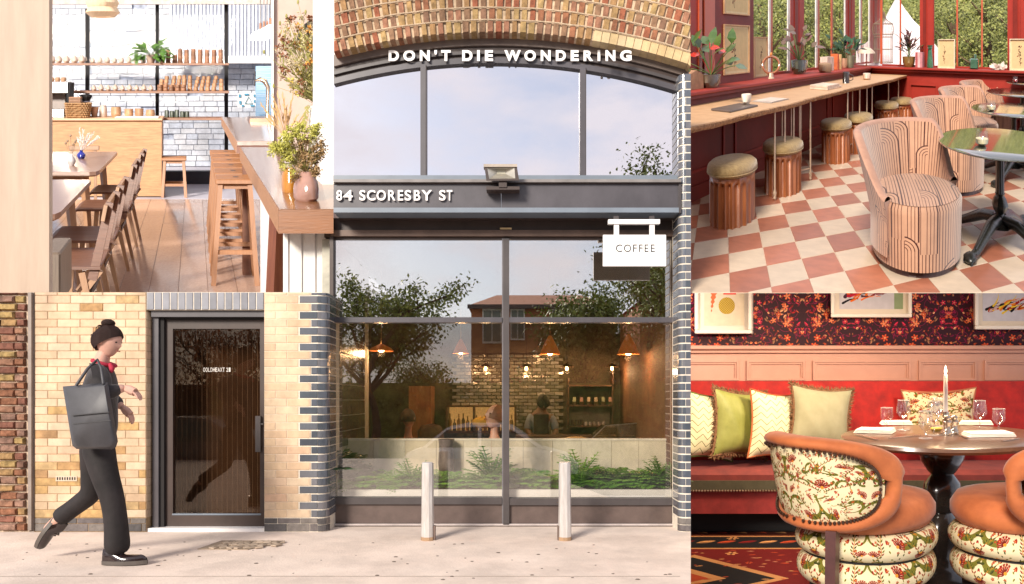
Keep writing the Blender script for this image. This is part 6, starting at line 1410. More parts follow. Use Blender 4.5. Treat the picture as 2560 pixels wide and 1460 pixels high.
def wallpaper_print():
    Hh, W = 512, 1024; img = canvas(Hh, W, (.20, .07, .12)); cols = [lin(c) for c in ((.66, .10, .10), (.74, .28, .14), (.82, .44, .28), (.62, .05, .22), (.84, .58, .42), (.52, .06, .26), (.74, .14, .26), (.78, .36, .20))]
    for k in range(40): s_curve(img, spiral(rs.uniform(0, 256), rs.uniform(0, Hh), rs.uniform(14, 40), rs.uniform(0, 6), rs.uniform(6, 10)), 1.5, 1.0, cols[5])
    for k in range(430):
        cx, cy = rs.uniform(0, 256), rs.uniform(0, Hh); d = .5+.5*math.sin(cx/40)*math.cos(cy/60)
        if rs.random() < .35+.65*d: s_leaf(img, cx, cy, rs.uniform(0, 6.3), rs.uniform(4, 15), rs.uniform(3, 7), cols[rs.randint(0, 7)]*rs.uniform(.6, 1.1), cols[4]*.7 if rs.random() < .3 else None)
    for k in range(26): s_flower(img, rs.uniform(0, 256), rs.uniform(0, Hh), rs.uniform(10, 20), rs.choice((5, 6)), cols[rs.choice((1, 2, 6))], cols[4], rs.random()*6)
    img[:, 256:512] = img[:, 0:256][:, ::-1]; img[:, 512:] = img[:, :512]; return img
def rug_print():
    S = 800; img = canvas(S, S, (.36, .03, .025)); dk, tan, org, grn = lin((.06, .045, .05)), lin((.66, .46, .28)), lin((.60, .22, .10)), lin((.16, .16, .12))
    yy, xx = np.mgrid[0:S, 0:S]
    img[yy > 560] = dk; img[(yy > 556) & (yy < 568)] = tan; img[(yy > 690)] = org*.5; img[(yy > 686) & (yy < 698)] = tan
    for k in range(16): s_leaf(img, k*52+20, 630, .5, 26, 12, (tan, org, lin((.4, .05, .04)))[k % 3]); s_leaf(img, k*52+40, 740, -.6, 22, 10, (org, tan)[k % 2])
    d = np.abs(xx-330)/1.2+np.abs(yy-300); m = d < 200; img[m] = tan; m = d < 176; img[m] = dk; m = d < 90; img[m] = tan*1.05; m = d < 60; img[m] = org
    d = np.abs(xx-700)+np.abs(yy-360)*1.3; img[d < 110] = grn; img[(d > 96) & (d < 110)] = tan
    for k in range(240): s_leaf(img, rs.uniform(0, S), rs.uniform(0, 550), rs.choice((0, .3)), rs.uniform(4, 11), 3.2, rs.choice((tan, org, lin((.62, .40, .30)))))
    for k in range(30): s_flower(img, rs.uniform(0, S), rs.uniform(0, S), rs.uniform(8, 20), 6, rs.choice((org, tan)), dk)
    return (img*np.array(1.0, np.float32)).astype(np.float32)
def chevron_print():
    S = 400; img = canvas(S, S, (.90, .88, .72)); yy, xx = np.mgrid[0:S, 0:S]; z = np.abs((xx % 80)-40); img[((yy+z*.9) % 44) < 4.5] = (.34, .36, .16); return img
def abstract_print(kind):
    S = 400; img = canvas(S, S, (.86, .80, .70) if kind == 0 else (.80, .79, .82)); yy, xx = np.mgrid[0:S, 0:S]
    if kind == 0:                       # paper shapes: rust wedge, red block, gold disc
        m = (yy > 110) & (np.abs(xx-(70+.16*(yy-110))) < (yy-110)*.17+5*np.sin(yy/6)); img[m & (yy < 400)] = (.86, .42, .26)
        m = (yy > 260) & (xx > 190+(400-yy)*-.0) & (xx < 320-(yy-260)*.15); img[m] = (.88, .10, .05)
        d = np.hypot((xx-225)/1.0, (yy-165)*1.15); m = (d < 82) & (yy > 95); img[m] = (.62, .50, .16); sc_ = (((xx//12+yy//10) % 2) == 0); img[m & sc_] = (.78, .66, .30)
    else:
        cols = [(.75, .10, .22), (.07, .04, .08), (.86, .74, .74), (.50, .06, .14), (.90, .42, .10), (.25, .14, .22)] if kind == 1 else [(.90, .50, .10), (.62, .10, .05), (.08, .05, .06), (.92, .78, .20), (.80, .66, .62)]
        img[:, int(S*.86):] = (.55, .62, .48) if kind == 1 else (.80, .78, .80)
        r2 = random.Random(kind+4)
        for k in range(34):
            t = k/34; x = 30+300*t+r2.uniform(-20, 20); y = 55+70*t+r2.uniform(-30, 45); pts = [(x, y)]
            a = r2.uniform(.1, .8)
            for q in range(5): a += r2.uniform(-.4, .4); pts.append((pts[-1][0]+26*math.cos(a), pts[-1][1]+20*math.sin(a)))
            pts = [(min(max(px, 12), S-14), min(max(py, 12), S-14)) for px, py in pts]; s_curve(img, pts, r2.uniform(4, 12), 1.5, lin(r2.choice(cols)))
    return img
def botanic_print(seed):
    S = 300; img = canvas(S, S, (.80, .70, .52)); r2 = random.Random(seed); img[:14] = img[-14:] = (.84, .76, .60); img[:, :18] = img[:, -18:] = (.84, .76, .60); x = 130+r2.uniform(-20, 20); pts = []
    for k in range(12): pts.append((x, 40+k*17)); x += r2.uniform(-9, 10)
    s_curve(img, pts, 2.2, 1.5, lin((.28, .16, .10)))
    for k in range(22): q = pts[r2.randint(2, 11)]; s_leaf(img, q[0]+r2.uniform(-18, 18), q[1]+r2.uniform(-10, 10), r2.uniform(0, 6.3), r2.uniform(5, 13), r2.uniform(3, 6), lin(r2.choice(((.30, .14, .10), (.46, .24, .14), (.22, .20, .12)))))
    return img
I_arch = imgmat('arch_line_velvet', arch_print(), rough=.85, sheen=.3)
I_flor = imgmat('embroidered_cream_cloth', floral_print(), rough=.85)
I_wall = imgmat('autumn_leaf_wallpaper', wallpaper_print(), rough=.6)
I_rug = imgmat('patterned_rug', rug_print(), rough=.95)
I_chev = imgmat('zigzag_cushion_cloth', chevron_print(), rough=.8)
I_art = [imgmat('abstract_paper_%d' % k, abstract_print(k), rough=.7) for k in range(3)]
I_bot = [imgmat('botanical_sheet_%d' % k, botanic_print(k+3), rough=.7) for k in range(3)]

# ============================================================ red bar (upper right)
C = RED
th = math.atan(.5077); wv = (math.sin(th), math.cos(th)); nv = (math.cos(th), -math.sin(th))
C0 = (-1.177, 2.66)
WF = lambda o, h=0: ((C0[0]+nv[0]*o, C0[1]+nv[1]*o, h), (wv[0], wv[1], 0), (nv[0], nv[1], 0), (0, 0, 1))        # frame: a along the window wall, b into the room
tE = 4.56; OW = -.73
K0 = (C0[0]+wv[0]*tE+nv[0]*OW, C0[1]+wv[1]*tE+nv[1]*OW)                                                       # inner corner on the floor
BF = lambda: ((K0[0], K0[1], 0), (nv[0], nv[1], 0), (-wv[0], -wv[1], 0), (0, 0, 1))                             # frame: a along the rear wall, b into the room
def tpx(px, o, D0=C0, d=wv, n=nv):
    r = (px-C.vx)/C.fn; x0, y0 = D0[0]+n[0]*o, D0[1]+n[1]*o; return (r*y0-x0)/(d[0]-r*d[1])
def upx(px, o=0): return tpx(px, o, K0, nv, (-wv[0], -wv[1]))
def wpt(t, o, h): return (C0[0]+wv[0]*t+nv[0]*o, C0[1]+wv[1]*t+nv[1]*o, h)
def bpt(u, o, h): return (K0[0]+nv[0]*u-wv[0]*o, K0[1]+nv[1]*u-wv[1]*o, h)
M_red = mat('lacquer_red_paint', (.33, .032, .020), rough=.5, var=.08, scale=2, spec=.25)
M_redd = mat('deep_red_paint', (.20, .022, .014), rough=.5, var=.08, scale=2, spec=.2)
M_redo = mat('orange_red_paint', (.48, .09, .035), rough=.4, var=.06, scale=2)
# checker floor
floor = struct(MB().prism([(-.995, 2.252), (2.2, 2.252), (4.2, 5.4), (.3, 7.4), (-1.64, 3.72)], -.0065, -.004, axis=2), 'bar_floor', mat('cream_grout', (.60, .50, .38), rough=.8), C)
TA = (-.3036, 2.378); al_ = math.atan(.36); tu, tv = (-math.sin(al_), math.cos(al_)), (math.cos(al_), math.sin(al_)); ts = .237
M_t1 = mat('terracotta_tile', (.42, .145, .08), rough=.35, var=.08, rnd=.18, coat=.1); M_t2 = mat('ivory_tile', (.60, .47, .34), rough=.35, var=.05, rnd=.08, coat=.1)
def inpoly(x, y):
    return y > 2.2525 and (x-C0[0]-nv[0]*OW)*nv[0]+(y-C0[1]-nv[1]*OW)*nv[1] > -.05 and (x-K0[0])*wv[0]+(y-K0[1])*wv[1] < .1
big = []; 
tilemesh = {}
for par, m in ((0, M_t1), (1, M_t2)):
    b = MB(((0, 0, 0), (tu[0], tu[1], 0), (tv[0], tv[1], 0), (0, 0, 1))); e = ts-.003; c_ = .002
    i = [b.add(p) for p in ((c_, c_, 0), (e-c_, c_, 0), (e-c_, e-c_, 0), (c_, e-c_, 0), (0, 0, -.004), (e, 0, -.004), (e, e, -.004), (0, e, -.004))]; b.face(i[:4])
    for j in range(4): b.face((i[j], i[4+j], i[4+(j+1) % 4], i[(j+1) % 4]))
    me = b.mesh('floor_tile', C.L); me.materials.append(m); tilemesh[par] = me
nt_ = 0
for i in range(-14, 26):
    for j in range(-12, 22):
        pts = [(TA[0]+tu[0]*ts*(i+a)+tv[0]*ts*(j+b_), TA[1]+tu[1]*ts*(i+a)+tv[1]*ts*(j+b_)) for a, b_ in ((0, 0), (1, 0), (1, 1), (0, 1))]
        par = (i+j) % 2; ins = [inpoly(*p) for p in pts]; pxs = [C.vx+C.fn*p[0]/max(p[1], .5) for p in pts]
        if not any(ins) or max(pxs) < 1700 or min(pxs) > 2600: continue
        if min(p[1] for p in pts) > 2.2525 and min(pxs) > 1728 and nt_ < 298:
            o = inst(tilemesh[par], 'floor_tile', floor, (pts[0][0], pts[0][1], .0)); nt_ += 1
        elif max(p[1] for p in pts) > 2.2525:          # cut tiles at the doorway edge
            poly = list(pts)
            for fh in (lambda p: p[1]-2.2525, lambda p: p[0]+.4425*p[1]):
                src_, poly = poly, []
                for a, b_ in zip(src_, src_[1:]+src_[:1]):
                    fa, fb = fh(a), fh(b_)
                    if fa >= 0: poly.append(a)
                    if (fa >= 0) != (fb >= 0): k = fa/(fa-fb); poly.append((a[0]+(b_[0]-a[0])*k, a[1]+(b_[1]-a[1])*k))
            if len(poly) > 2: cx, cy = sum(p[0] for p in poly)/len(poly), sum(p[1] for p in poly)/len(poly); part(MB().prism([(cx+(x-cx)*.993, cy+(y-cy)*.993) for x, y in poly], -.006, 0, axis=2), 'floor_tile', tilemesh[par].materials[0], floor)
# walls under the windows: rail, panels
def panelwall(fr, a0, a1, name, label, cat, panels, hs=1.0, mp=None):
    t = thing(name, label, cat, (fr[0][0], fr[0][1], 0), C)
    part(MB(fr).box(a0, a1, -.06, 0, 0, hs), 'wall_face', mp or M_red, t)
    part(MB(fr).box(a0, a1, 0, .018, 0, .14), 'skirting', mp or M_red, t)
    for p0, p1 in panels:
        for q in ((p0, p1, .26, .285), (p0, p1, hs-.27, hs-.245)): part(MB(fr).box(q[0], q[1], 0, .016, q[2], q[3]), 'moulding', M_red, t)
        for q in (p0, p1-.022): part(MB(fr).box(q, q+.022, 0, .0155, .285, hs-.27), 'moulding', M_red, t)
    return t
TS = tpx(1721, OW+.08)
lw = panelwall(WF(OW), TS, tE, 'panelled_wall', 'long dark red panelled wall under the live edge counter', 'wall', [(.12+k*1.02, 1.0+k*1.02) for k in range(4)], 1.0, M_redd)
part(MB(WF(OW)).box(.62, 1.25, 0, .012, .02, .12), 'vent_grille', M_black, lw)
rw = panelwall(BF(), 0, 5.2, 'panelled_wall', 'bright red panelled wall below the rear windows', 'wall', [(upx(a), upx(b_)) for a, b_ in ((2275, 2343), (2370, 2452), (2476, 2600))], 1.0)
# sills
struct(MB(WF(OW)).bbox(TS, tE+.02, -.50, .075, 1.0, 1.035, .008), 'window_sill', M_red, C); struct(MB(WF(OW)).box(TS, tE+.02, .0, .05, .965, .999), 'window_sill_moulding', M_redd, C)
struct(MB(BF()).bbox(-.45, 5.2, -.30, .06, 1.002, 1.037, .008), 'window_sill', M_red, C); struct(MB(BF()).box(.0, 5.2, .0, .04, .965, .999), 'window_sill_moulding', M_redd, C)
HT = 2.6
def frames(fr, px_fn, o, segs, name, label, h0=1.036):
    t = thing(name, label, 'window', (K0[0], K0[1], 1.0), C)
    for a, b_, kind in segs:
        t0, t1 = px_fn(a), px_fn(b_)
        if kind == 'pillar':
            part(MB(fr).box(t0, t1, -.03, .012, h0, HT), 'pillar', M_red, t); w = (t1-t0)
            part(MB(fr).box(t0+w*.25, t0+w*.45, .012, .026, h0, HT), 'moulding', M_redd, t); part(MB(fr).box(t0+w*.6, t1-w*.05, .012, .02, h0, HT), 'moulding', M_red, t)
        else: part(MB(fr).box(t0, t1, -.012, .006, h0+.03, HT), 'mullion', M_redo if kind == 'bar' else mat('white_reveal', (.80, .74, .68), rough=.5), t)
    return t
oW = OW-.44
fw = frames(WF(oW), lambda p: tpx(p, oW), oW, [(1745, 1752, 'white'), (1922, 1926, 'white'), (1926, 1931, 'bar'), (1969, 1975, 'white'), (1975, 2009, 'pillar'), (2039, 2043, 'white'), (2043, 2048, 'bar'), (2078, 2082, 'bar'), (2111, 2114, 'white'), (2114, 2136, 'pillar'), (2149, 2152, 'white'), (2152, 2155, 'bar'), (2172, 2175, 'white'), (2175, 2206, 'pillar')], 'bay_window', 'row of tall red framed windows over the long counter')
part(MB(WF(oW)).box(tpx(1700, oW), tpx(2200, oW), -.06, .02, 1.036, 1.07), 'bottom_rail', M_red, fw)
for a, b_ in ((1752, 1922), (1931, 1969), (2009, 2039), (2048, 2078), (2082, 2111), (2136, 2149), (2155, 2172)): part(MB(WF(oW)).box(tpx(a, oW), tpx(b_, oW), -.02, -.012, 1.07, HT), 'pane', M_pane, fw)
oB = -.28
bw = frames(((bpt(0, oB, 0)[0], bpt(0, oB, 0)[1], 0), (nv[0], nv[1], 0), (-wv[0], -wv[1], 0), (0, 0, 1)), lambda p: upx(p, oB), oB, [(2201, 2206, 'bar'), (2249, 2253, 'bar'), (2300, 2335, 'pillar'), (2391, 2395, 'bar'), (2453, 2457, 'bar'), (2519, 2575, 'pillar')], 'rear_window', 'wide red framed rear window with thin glazing bars')
BFo = ((bpt(0, oB, 0)[0], bpt(0, oB, 0)[1], 0), (nv[0], nv[1], 0), (-wv[0], -wv[1], 0), (0, 0, 1))
part(MB(BFo).box(upx(2206, oB), upx(2600, oB), -.06, .015, 1.038, 1.065), 'bottom_rail', M_red, bw)
for a, b_ in ((2206, 2249), (2253, 2300), (2335, 2391), (2395, 2453), (2457, 2519)): part(MB(BFo).box(upx(a, oB), upx(b_, oB), -.02, -.012, 1.065, HT), 'pane', M_pane, bw)
# left: red column and projecting picture panel
o1 = OW-.22
rc = thing('red_column', 'orange red fluted column at the left edge of the red bar', 'column', wpt(tpx(1765, o1), o1, 1.0), C)
part(MB(WF(o1)).box(tpx(1715, o1), tpx(1745, o1), -.1, .0, 1.036, HT), 'shaft', M_red, rc); part(MB(WF(o1)).box(tpx(1745, o1), tpx(1752, o1), -.1, .02, 1.036, HT), 'fillet', M_redo, rc); part(MB(WF(o1)).box(tpx(1752, o1), tpx(1760, o1), -.1, -.01, 1.036, HT), 'fillet', M_redd, rc); part(MB(WF(o1)).box(tpx(1760, o1), tpx(1786, o1), -.1, .01, 1.036, HT), 'fillet', M_redo, rc)
pp = thing('picture_panel', 'dark red panel between windows carrying two framed botanical pictures', 'panel', wpt(tpx(1835, o1), o1, 1.0), C); part(MB(WF(o1)).box(tpx(1786, o1), tpx(1884, o1), -.12, 0, 1.036, HT), 'panel_board', M_redd, pp)
def picture(fr, a0, a1, h0, h1, art, label, base, frm=None, tilt=0, mat_w=.0, name='framed_picture', depth=.02):
    t = thing(name, label, 'picture', base, C if fr is not None else DIN); f = frm or mat('gilt_frame', (.60, .34, .16), rough=.5); w = .013
    for q in ((a0, a1, h0, h0+w), (a0, a1, h1-w, h1), (a0, a0+w, h0+w, h1-w), (a1-w, a1, h0+w, h1-w)): part(MB(fr).box(q[0], q[1], .0+.002, depth, q[2], q[3]), 'frame_side', f, t)
    b = MB(fr); i = [b.add(p) for p in ((a0+w, .008, h0+w), (a1-w, .008, h0+w), (a1-w, .008, h1-w), (a0+w, .008, h1-w))]; b.face(i, [(0, 0), (1, 0), (1, 1), (0, 1)]); j = [b.add(p) for p in ((a0+w, .002, h0+w), (a1-w, .002, h0+w), (a1-w, .002, h1-w), (a0+w, .002, h1-w))]; b.face(j[::-1])
    for k in range(4): b.face((i[k], i[(k+1) % 4], j[(k+1) % 4], j[k]))
    part(b, 'artwork', art, t); return t
def hw(px, py, o): t = tpx(px, o); D = C0[1]+wv[1]*t+nv[1]*o; return C.H(py, D)
picture(WF(o1), tpx(1808, o1), tpx(1872, o1), hw(1840, 185, o1), hw(1840, 62, o1), I_bot[0], 'lower framed botanical print on the dark red panel', wpt(tpx(1840, o1), o1, 1.3))
picture(WF(o1), tpx(1808, o1), tpx(1872, o1), hw(1840, 37, o1), hw(1840, -70, o1), I_bot[1], 'upper framed botanical print on the dark red panel, cut by the top edge', wpt(tpx(1840, o1), o1, 1.7))
o2 = oW+.08; picture(WF(o2), tpx(1884, o2), tpx(1917, o2), 1.04, hw(1900, 92, o2), I_bot[2], 'framed botanical print leaning in the window right of the dark panel', wpt(tpx(1900, o2), o2, 1.04))
BFp = lambda o: ((bpt(0, o, 0)[0], bpt(0, o, 0)[1], 0), (nv[0], nv[1], 0), (-wv[0], -wv[1], 0), (0, 0, 1))
def hb(px, py, o): u = upx(px, o); D = K0[1]+nv[1]*u-wv[1]*o; return C.H(py, D)
picture(BFp(-.12), upx(2345, -.12), upx(2388, -.12), 1.037, hb(2366, 98, -.12), I_bot[1], 'cream framed print standing on the rear sill right of the green bottle', bpt(upx(2366, -.12), -.12, 1.04), frm=mat('cream_frame', (.70, .58, .42), rough=.6))
picture(BFp(-.12), upx(2524, -.12), upx(2590, -.12), 1.037, hb(2550, 97, -.12), I_bot[0], 'cream framed print standing at the right end of the rear sill', bpt(upx(2550, -.12), -.12, 1.04), frm=mat('cream_frame', (.7, .58, .42)))
# live edge counter
lc = thing('live_edge_counter', 'long pale live edge timber counter along the red windows', 'counter', wpt(2, -.3, .9), C)
TC = tpx(1722, .03)
b = MB(WF(0)); n = 60; r2 = random.Random(2); up, dn, bk_ = [], [], []
for i in range(n+1):
    t = TC+(tE-.02-TC)*i/n; wb = .02*math.sin(t*2.1)+.012*math.sin(t*7)+r2.uniform(-.004, .004)
    up.append(b.add((t, wb, .9))); dn.append((b.add((t, wb+.012, .893+r2.uniform(-.003, .003))), b.add((t, wb+.004+r2.uniform(-.006, .006), .872)), b.add((t, wb-.02+r2.uniform(-.01, .01), .846)))); bk_.append((b.add((t, OW+.006, .9)), b.add((t, OW+.006, .846))))
for i in range(n): b.face((up[i], up[i+1], bk_[i+1][0], bk_[i][0])); b.face((dn[i][2], dn[i+1][2], bk_[i+1][1], bk_[i][1]))
part(b, 'plank_top', mat('live_edge_top', (.62, .38, .20), rough=.45, c2=(.50, .29, .14), scale=2.2, stretch=(3, 3, 3), bump=.05), lc)
b = MB(); b.v = []; b2 = MB()
b2.v = [None]*0
edge = MB(); mp_ids = {}
src = MB(WF(0)); r2 = random.Random(2); rows = []
for i in range(n+1):
    t = TC+(tE-.02-TC)*i/n; wb = .02*math.sin(t*2.1)+.012*math.sin(t*7)+r2.uniform(-.004, .004)
    h2 = .893+r2.uniform(-.003, .003); m2_ = r2.uniform(-.006, .006); m3_ = r2.uniform(-.01, .01)
    rows.append([src.add((t, wb, .9)), src.add((t, wb+.012, h2)), src.add((t, wb+.004+m2_, .872)), src.add((t, wb-.02+m3_, .846))])
for A_, B_ in zip(rows, rows[1:]):
    for k in range(3): src.face((A_[k], B_[k], B_[k+1], A_[k+1]))
part(src, 'bark_edge', mat('bark_edge', (.58, .34, .17), rough=.8, c2=(.20, .09, .04), scale=14, stretch=(1, 1, 2.5), bump=.8), lc)
M_brass = mat('cream_metal', (.68, .50, .34), rough=.4, metal=.2)
for q in ((1937, -.05), (1955, -.35), (1962, -.05), (1978, -.35), (1984, -.05), (1999, -.10), (2001, -.45), (2026, -.04), (2119, -.05), (2131, -.3), (2149, -.05), (2167, -.05), (2180, -.05), (2221, -.05), (2236, -.3), (2246, -.05), (2262, -.05)):
    t = tpx(q[0], q[1]); p0, p1 = wpt(t, q[1], .02), wpt(t, q[1], .85); b = MB(); b.tube([p0, p1], .009 if q[0] != 2001 else .016, 8)
    b.lathe(p0, [(.006, -.02), (.016, .0), (.012, .02), (.018, .05), (.01, .08)], 8); part(b, 'leg', M_brass, lc, smooth=40)
for a, b_ in ((1999, 2026), (2119, 2180), (2221, 2262)):
    part(MB().beam(wpt(tpx(a, -.1), -.1, .13), wpt(tpx(b_, -.04), -.04, .13), .012, .012), 'leg_brace', M_brass, lc)
# fluted stools
W_fl = woodmat('fluted_mahogany', (.44, .15, .05), (.28, .085, .03), rough=.3, axis=2, k=7, coat=.25)
M_seat = mat('olive_brocade', (.42, .29, .12), rough=.8, c2=(.26, .165, .06), scale=22, bump=.6, bscale=40, sheen=.3)
def fluted(x, y):
    t = thing('fluted_stool', 'nearest fluted wooden drum stool with olive cushion, under the left of the counter', 'stool', (x, y, 0), C, 'fluted stools along the counter'); n = 20
    def f(u, v):
        a = 2*math.pi*u; s = abs(math.sin(n*a/2)); dep = .020*(s**1.4)*(1 if .02 < v < .88 else max(0, 1-(v-.88)/.05) if v >= .88 else 1); r = .182-dep; return (x+r*math.cos(a), y+r*math.sin(a), .40*v)
    b = MB(); b.grid(f, n*8, 14, closeu=True); part(b, 'drum', W_fl, t, smooth=50)
    b = MB(); b.lathe((x, y, .40), [(.16, 0), (.185, .004), (.198, .025), (.202, .05), (.196, .085), (.17, .108), (.10, .118), (.0, .12)], 40, mod=lambda a, z: 1+.006*math.sin(9*a)); part(b, 'cushion', M_seat, t, smooth=60)
    b = MB(); b.loop([(x+.198*math.cos(a), y+.198*math.sin(a), .428) for a in np.linspace(0, 2*math.pi, 41)[:-1]], .006, 6); part(b, 'piping', M_seat, t, smooth=60); return t
s0 = fluted(-1.05, 3.17)
for (x, y), lb in zip(((-.746, 3.79), (-.27, 4.76), (.016, 5.18), (.48, 6.2), (.78, 6.62)), ('second fluted stool from the left, darker drum', 'third fluted stool, standing past the pale counter legs', 'fourth fluted stool, half hidden behind the third', 'fifth fluted stool, small near the rear wall', 'farthest fluted stool, against the rear panelled wall')): dup(s0, (x, y, 0), lb)
# tub chairs
M_pl = mat('dark_plinth_wood', (.10, .04, .03), rough=.4)
def tub(x, y, label):
    t = thing('tub_chair', label, 'chair', (x, y, 0), C, 'arch patterned tub chairs'); r0 = .305
    b = MB(); b.lathe((x, y, 0), [(r0-.02, 0), (r0-.02, .05)], 40); part(b, 'plinth', M_pl, t)
    b = MB()
    def side(u, v): a = 2*math.pi*u; r = r0+.012*v-.02*max(0, v-.93)/.07; return (x+r*math.cos(a), y+r*math.sin(a), .045+.415*v)
    b.grid(side, 64, 12, us=1, vs=.22, closeu=True); part(b, 'seat_base', I_arch, t, smooth=60)
    b = MB(); n = 40
    def top(u, v): a = 2*math.pi*u; r = (r0-.004)*(1-v); return (x+r*math.cos(a), y+r*math.sin(a), .46+.03*(1-(1-v)**4)+.008*(1-(1-v)**2))
    ids = [[b.add(top(i/n, j/7)) for j in range(7)] for i in range(n)]; ce = b.add((x, y, .498))
    uvp = lambda i, j: (.5+.16*(1-j/7)*math.cos(2*math.pi*i/n), .5+.16*(1-j/7)*math.sin(2*math.pi*i/n))
    for i in range(n):
        k = (i+1) % n
        for j in range(6): b.face((ids[i][j], ids[k][j], ids[k][j+1], ids[i][j+1]), [uvp(i, j), uvp(i+1, j), uvp(i+1, j+1), uvp(i, j+1)])
        b.face((ids[i][6], ids[k][6], ce), [uvp(i, 6), uvp(i+1, 6), (.5, .5)])
    part(b, 'seat_cushion', I_arch, t, smooth=70)
    A0, A1 = R(22), R(227)
    def ht(u): e = min(u, 1-u)*2; s = min(1, e/.42); s = s*s*(3-2*s); return .47+.385*s
    def outer(u, v):
        a = A0+(A1-A0)*u; h = .10+(ht(u)-.10)*v; fl = max(0, (h-.30)/.6); r = r0+.018+.135*fl**1.15; return (x+r*math.cos(a), y+r*math.sin(a), h)
    def inner(u, v):
        a = A0+(A1-A0)*u; h = .44+(ht(u)-.44)*v; fl = max(0, (h-.30)/.6); r = r0+.018+.135*fl**1.15-.060; return (x+r*math.cos(a), y+r*math.sin(a), h)
    b = MB(); b.grid(outer, 60, 18, us=.70, vs=.42); part(b, 'back_outer', I_arch, t, smooth=70)
    b = MB(); b.grid(inner, 60, 14, us=.6, vs=.24); part(b, 'back_inner', I_arch, t, smooth=70)
    b = MB()
    def rim(u, v):
        p, q = Vector(outer(u, 1)), Vector(inner(u, 1)); c = (p+q)/2; rr = (p-q).length/2; d = (p-q)/(2*rr); a = math.pi*v; return tuple(c+d*rr*math.cos(a)+Vector((0, 0, rr*math.sin(a)*.9)))
    b.grid(rim, 60, 8, us=1.7, vs=.12); part(b, 'top_roll', mat('plain_rose_velvet', (.46, .25, .17), rough=.8, sheen=.15, var=.08), t, smooth=70)
    b = MB()
    for u in (0, 1):
        for k in range(10):
            v0, v1 = k/10, (k+1)/10; i = [b.add(p) for p in (outer(u, v0), outer(u, v1), inner(u, max(0, v1)), inner(u, max(0, v0)))]; b.face(i)
    part(b, 'arm_front', mat('plain_rose_velvet', (0, 0, 0)), t); return t
t0 = tub(.417, 2.667, 'nearest and largest rose tub chair with black arch line pattern')
for (x, y), lb in zip(((1.0, 3.93), (1.52, 4.95), (2.02, 5.75)), ('second rose tub chair, behind the nearest one', 'third rose tub chair along the row of round tables', 'farthest rose tub chair, before the rear panelled wall')): dup(t0, (x, y, 0), lb)
# round bistro tables
M_iron = mat('black_cast_iron', (.016, .017, .014), rough=.32, var=.2, scale=20, bump=.5, bscale=30, spec=.7)
M_mirr = mat('black_mirror_glass', (.02, .024, .018), rough=.03, spec=1, coat=1, metal=.75, c2=(.30, .32, .26), scale=.3, var=0)
def bistro(x, y, h, r, label, legs=True):
    t = thing('bistro_table', label, 'table', (x, y, 0), C, 'round black bistro tables')
    b = MB(); b.lathe((x, y, h-.012), [(r-.002, 0), (r, .003), (r, .009), (r-.002, .012)], 56); part(b, 'table_top', M_mirr, t, smooth=30)
    b = MB(); b.lathe((x, y, h-.022), [(r*.35, 0), (r*.35, .009)], 20); part(b, 'top_plate', M_iron, t)
    b = MB(); b.lathe((x, y, .36), [(.032, 0), (.030, h-.40), (.05, h-.385)], 24, mod=lambda a, z: 1-.10*abs(math.sin(6*a))); part(b, 'fluted_column', M_iron, t, smooth=30)
    b = MB(); b.lathe((x, y, .16), [(.085, -.04), (.07, .0), (.036, .03), (.03, .055), (.048, .085), (.058, .12), (.045, .165), (.03, .19), (.036, .205)], 20, mod=lambda a, z: 1+.05*math.sin(8*a)); part(b, 'turned_base', M_iron, t, smooth=50)
    for k in range(4):
        a = R(42+90*k); d = Vector((math.cos(a), math.sin(a), 0)); o = Vector((x, y, 0)); Z = Vector((0, 0, 1)); d = d*1.32; sd = Vector((-d.y, d.x, 0))
        b = MB(); b.tube([o+d*.03+Z*.17, o+d*.10+Z*.165, o+d*.18+Z*.10, o+d*.25+Z*.045, o+d*.30+Z*.03], [.046, .042, .034, .028, .026], 10); b.tube([o+d*.06+Z*.205, o+d*.13+Z*.185, o+d*.20+Z*.12, o+d*.26+Z*.07], [.008]*4, 6); b.ball(tuple(o+d*.31+Z*.034), (.045, .045, .040), 12, 9)
        for s_ in (-1, 1): b.tube([o+d*.28+sd*.02*s_+Z*.05, o+d*.32+sd*.028*s_+Z*.045, o+d*.335+sd*.02*s_+Z*.015], .008, 6)
        part(b, 'foot', M_iron, t, smooth=60)
    return t
bistro(1.07, 2.82, .75, .45, 'nearest round bistro table with mirror black top and claw feet'); bistro(1.73, 4.15, .755, .45, 'second round bistro table behind the nearest one'); bistro(2.22, 5.05, .82, .46, 'third round bistro table toward the rear wall'); bistro(2.62, 5.55, .90, .40, 'farthest and highest round dark table by the rear wall')
def candleglass(x, y, h, s, label, m1, cat='candle'):
    t = thing('candle_glass', label, cat, (x, y, h), C)
    b = MB(); b.lathe((x, y, h), [(.028*s, 0), (.044*s, .015*s), (.048*s, .05*s), (.042*s, .09*s), (.040*s, .11*s)], 20, cap=False); part(b, 'glass_cup', glassmat('clear_glass', .12, (.93, .95, .93)), t, smooth=True)
    b = MB(); b.lathe((x, y, h+.004), [(.026*s, 0), (.041*s, .014*s), (.044*s, .045*s), (.0, .046*s)], 20); part(b, 'wax', m1, t, smooth=40)
    b = MB(); b.tube([(x, y, h+.048*s), (x, y, h+.058*s)], .002, 4); part(b, 'wick', M_black, t)
M_wax = mat('cream_wax', (.80, .70, .45), rough=.5, var=.03)
candleglass(C.X(2455, 2.72), 2.72, .751, 1.0, 'candle in a clear round glass on the nearest bistro table', M_wax); candleglass(C.X(2478, 4.05), 4.05, .756, 1.05, 'candle in a glass on the second bistro table', M_wax); candleglass(C.X(2538, 5.5), 5.5, .901, .8, 'red drink glass on the farthest high table', mat('red_liquid', (.45, .02, .03), rough=.2), 'glass')
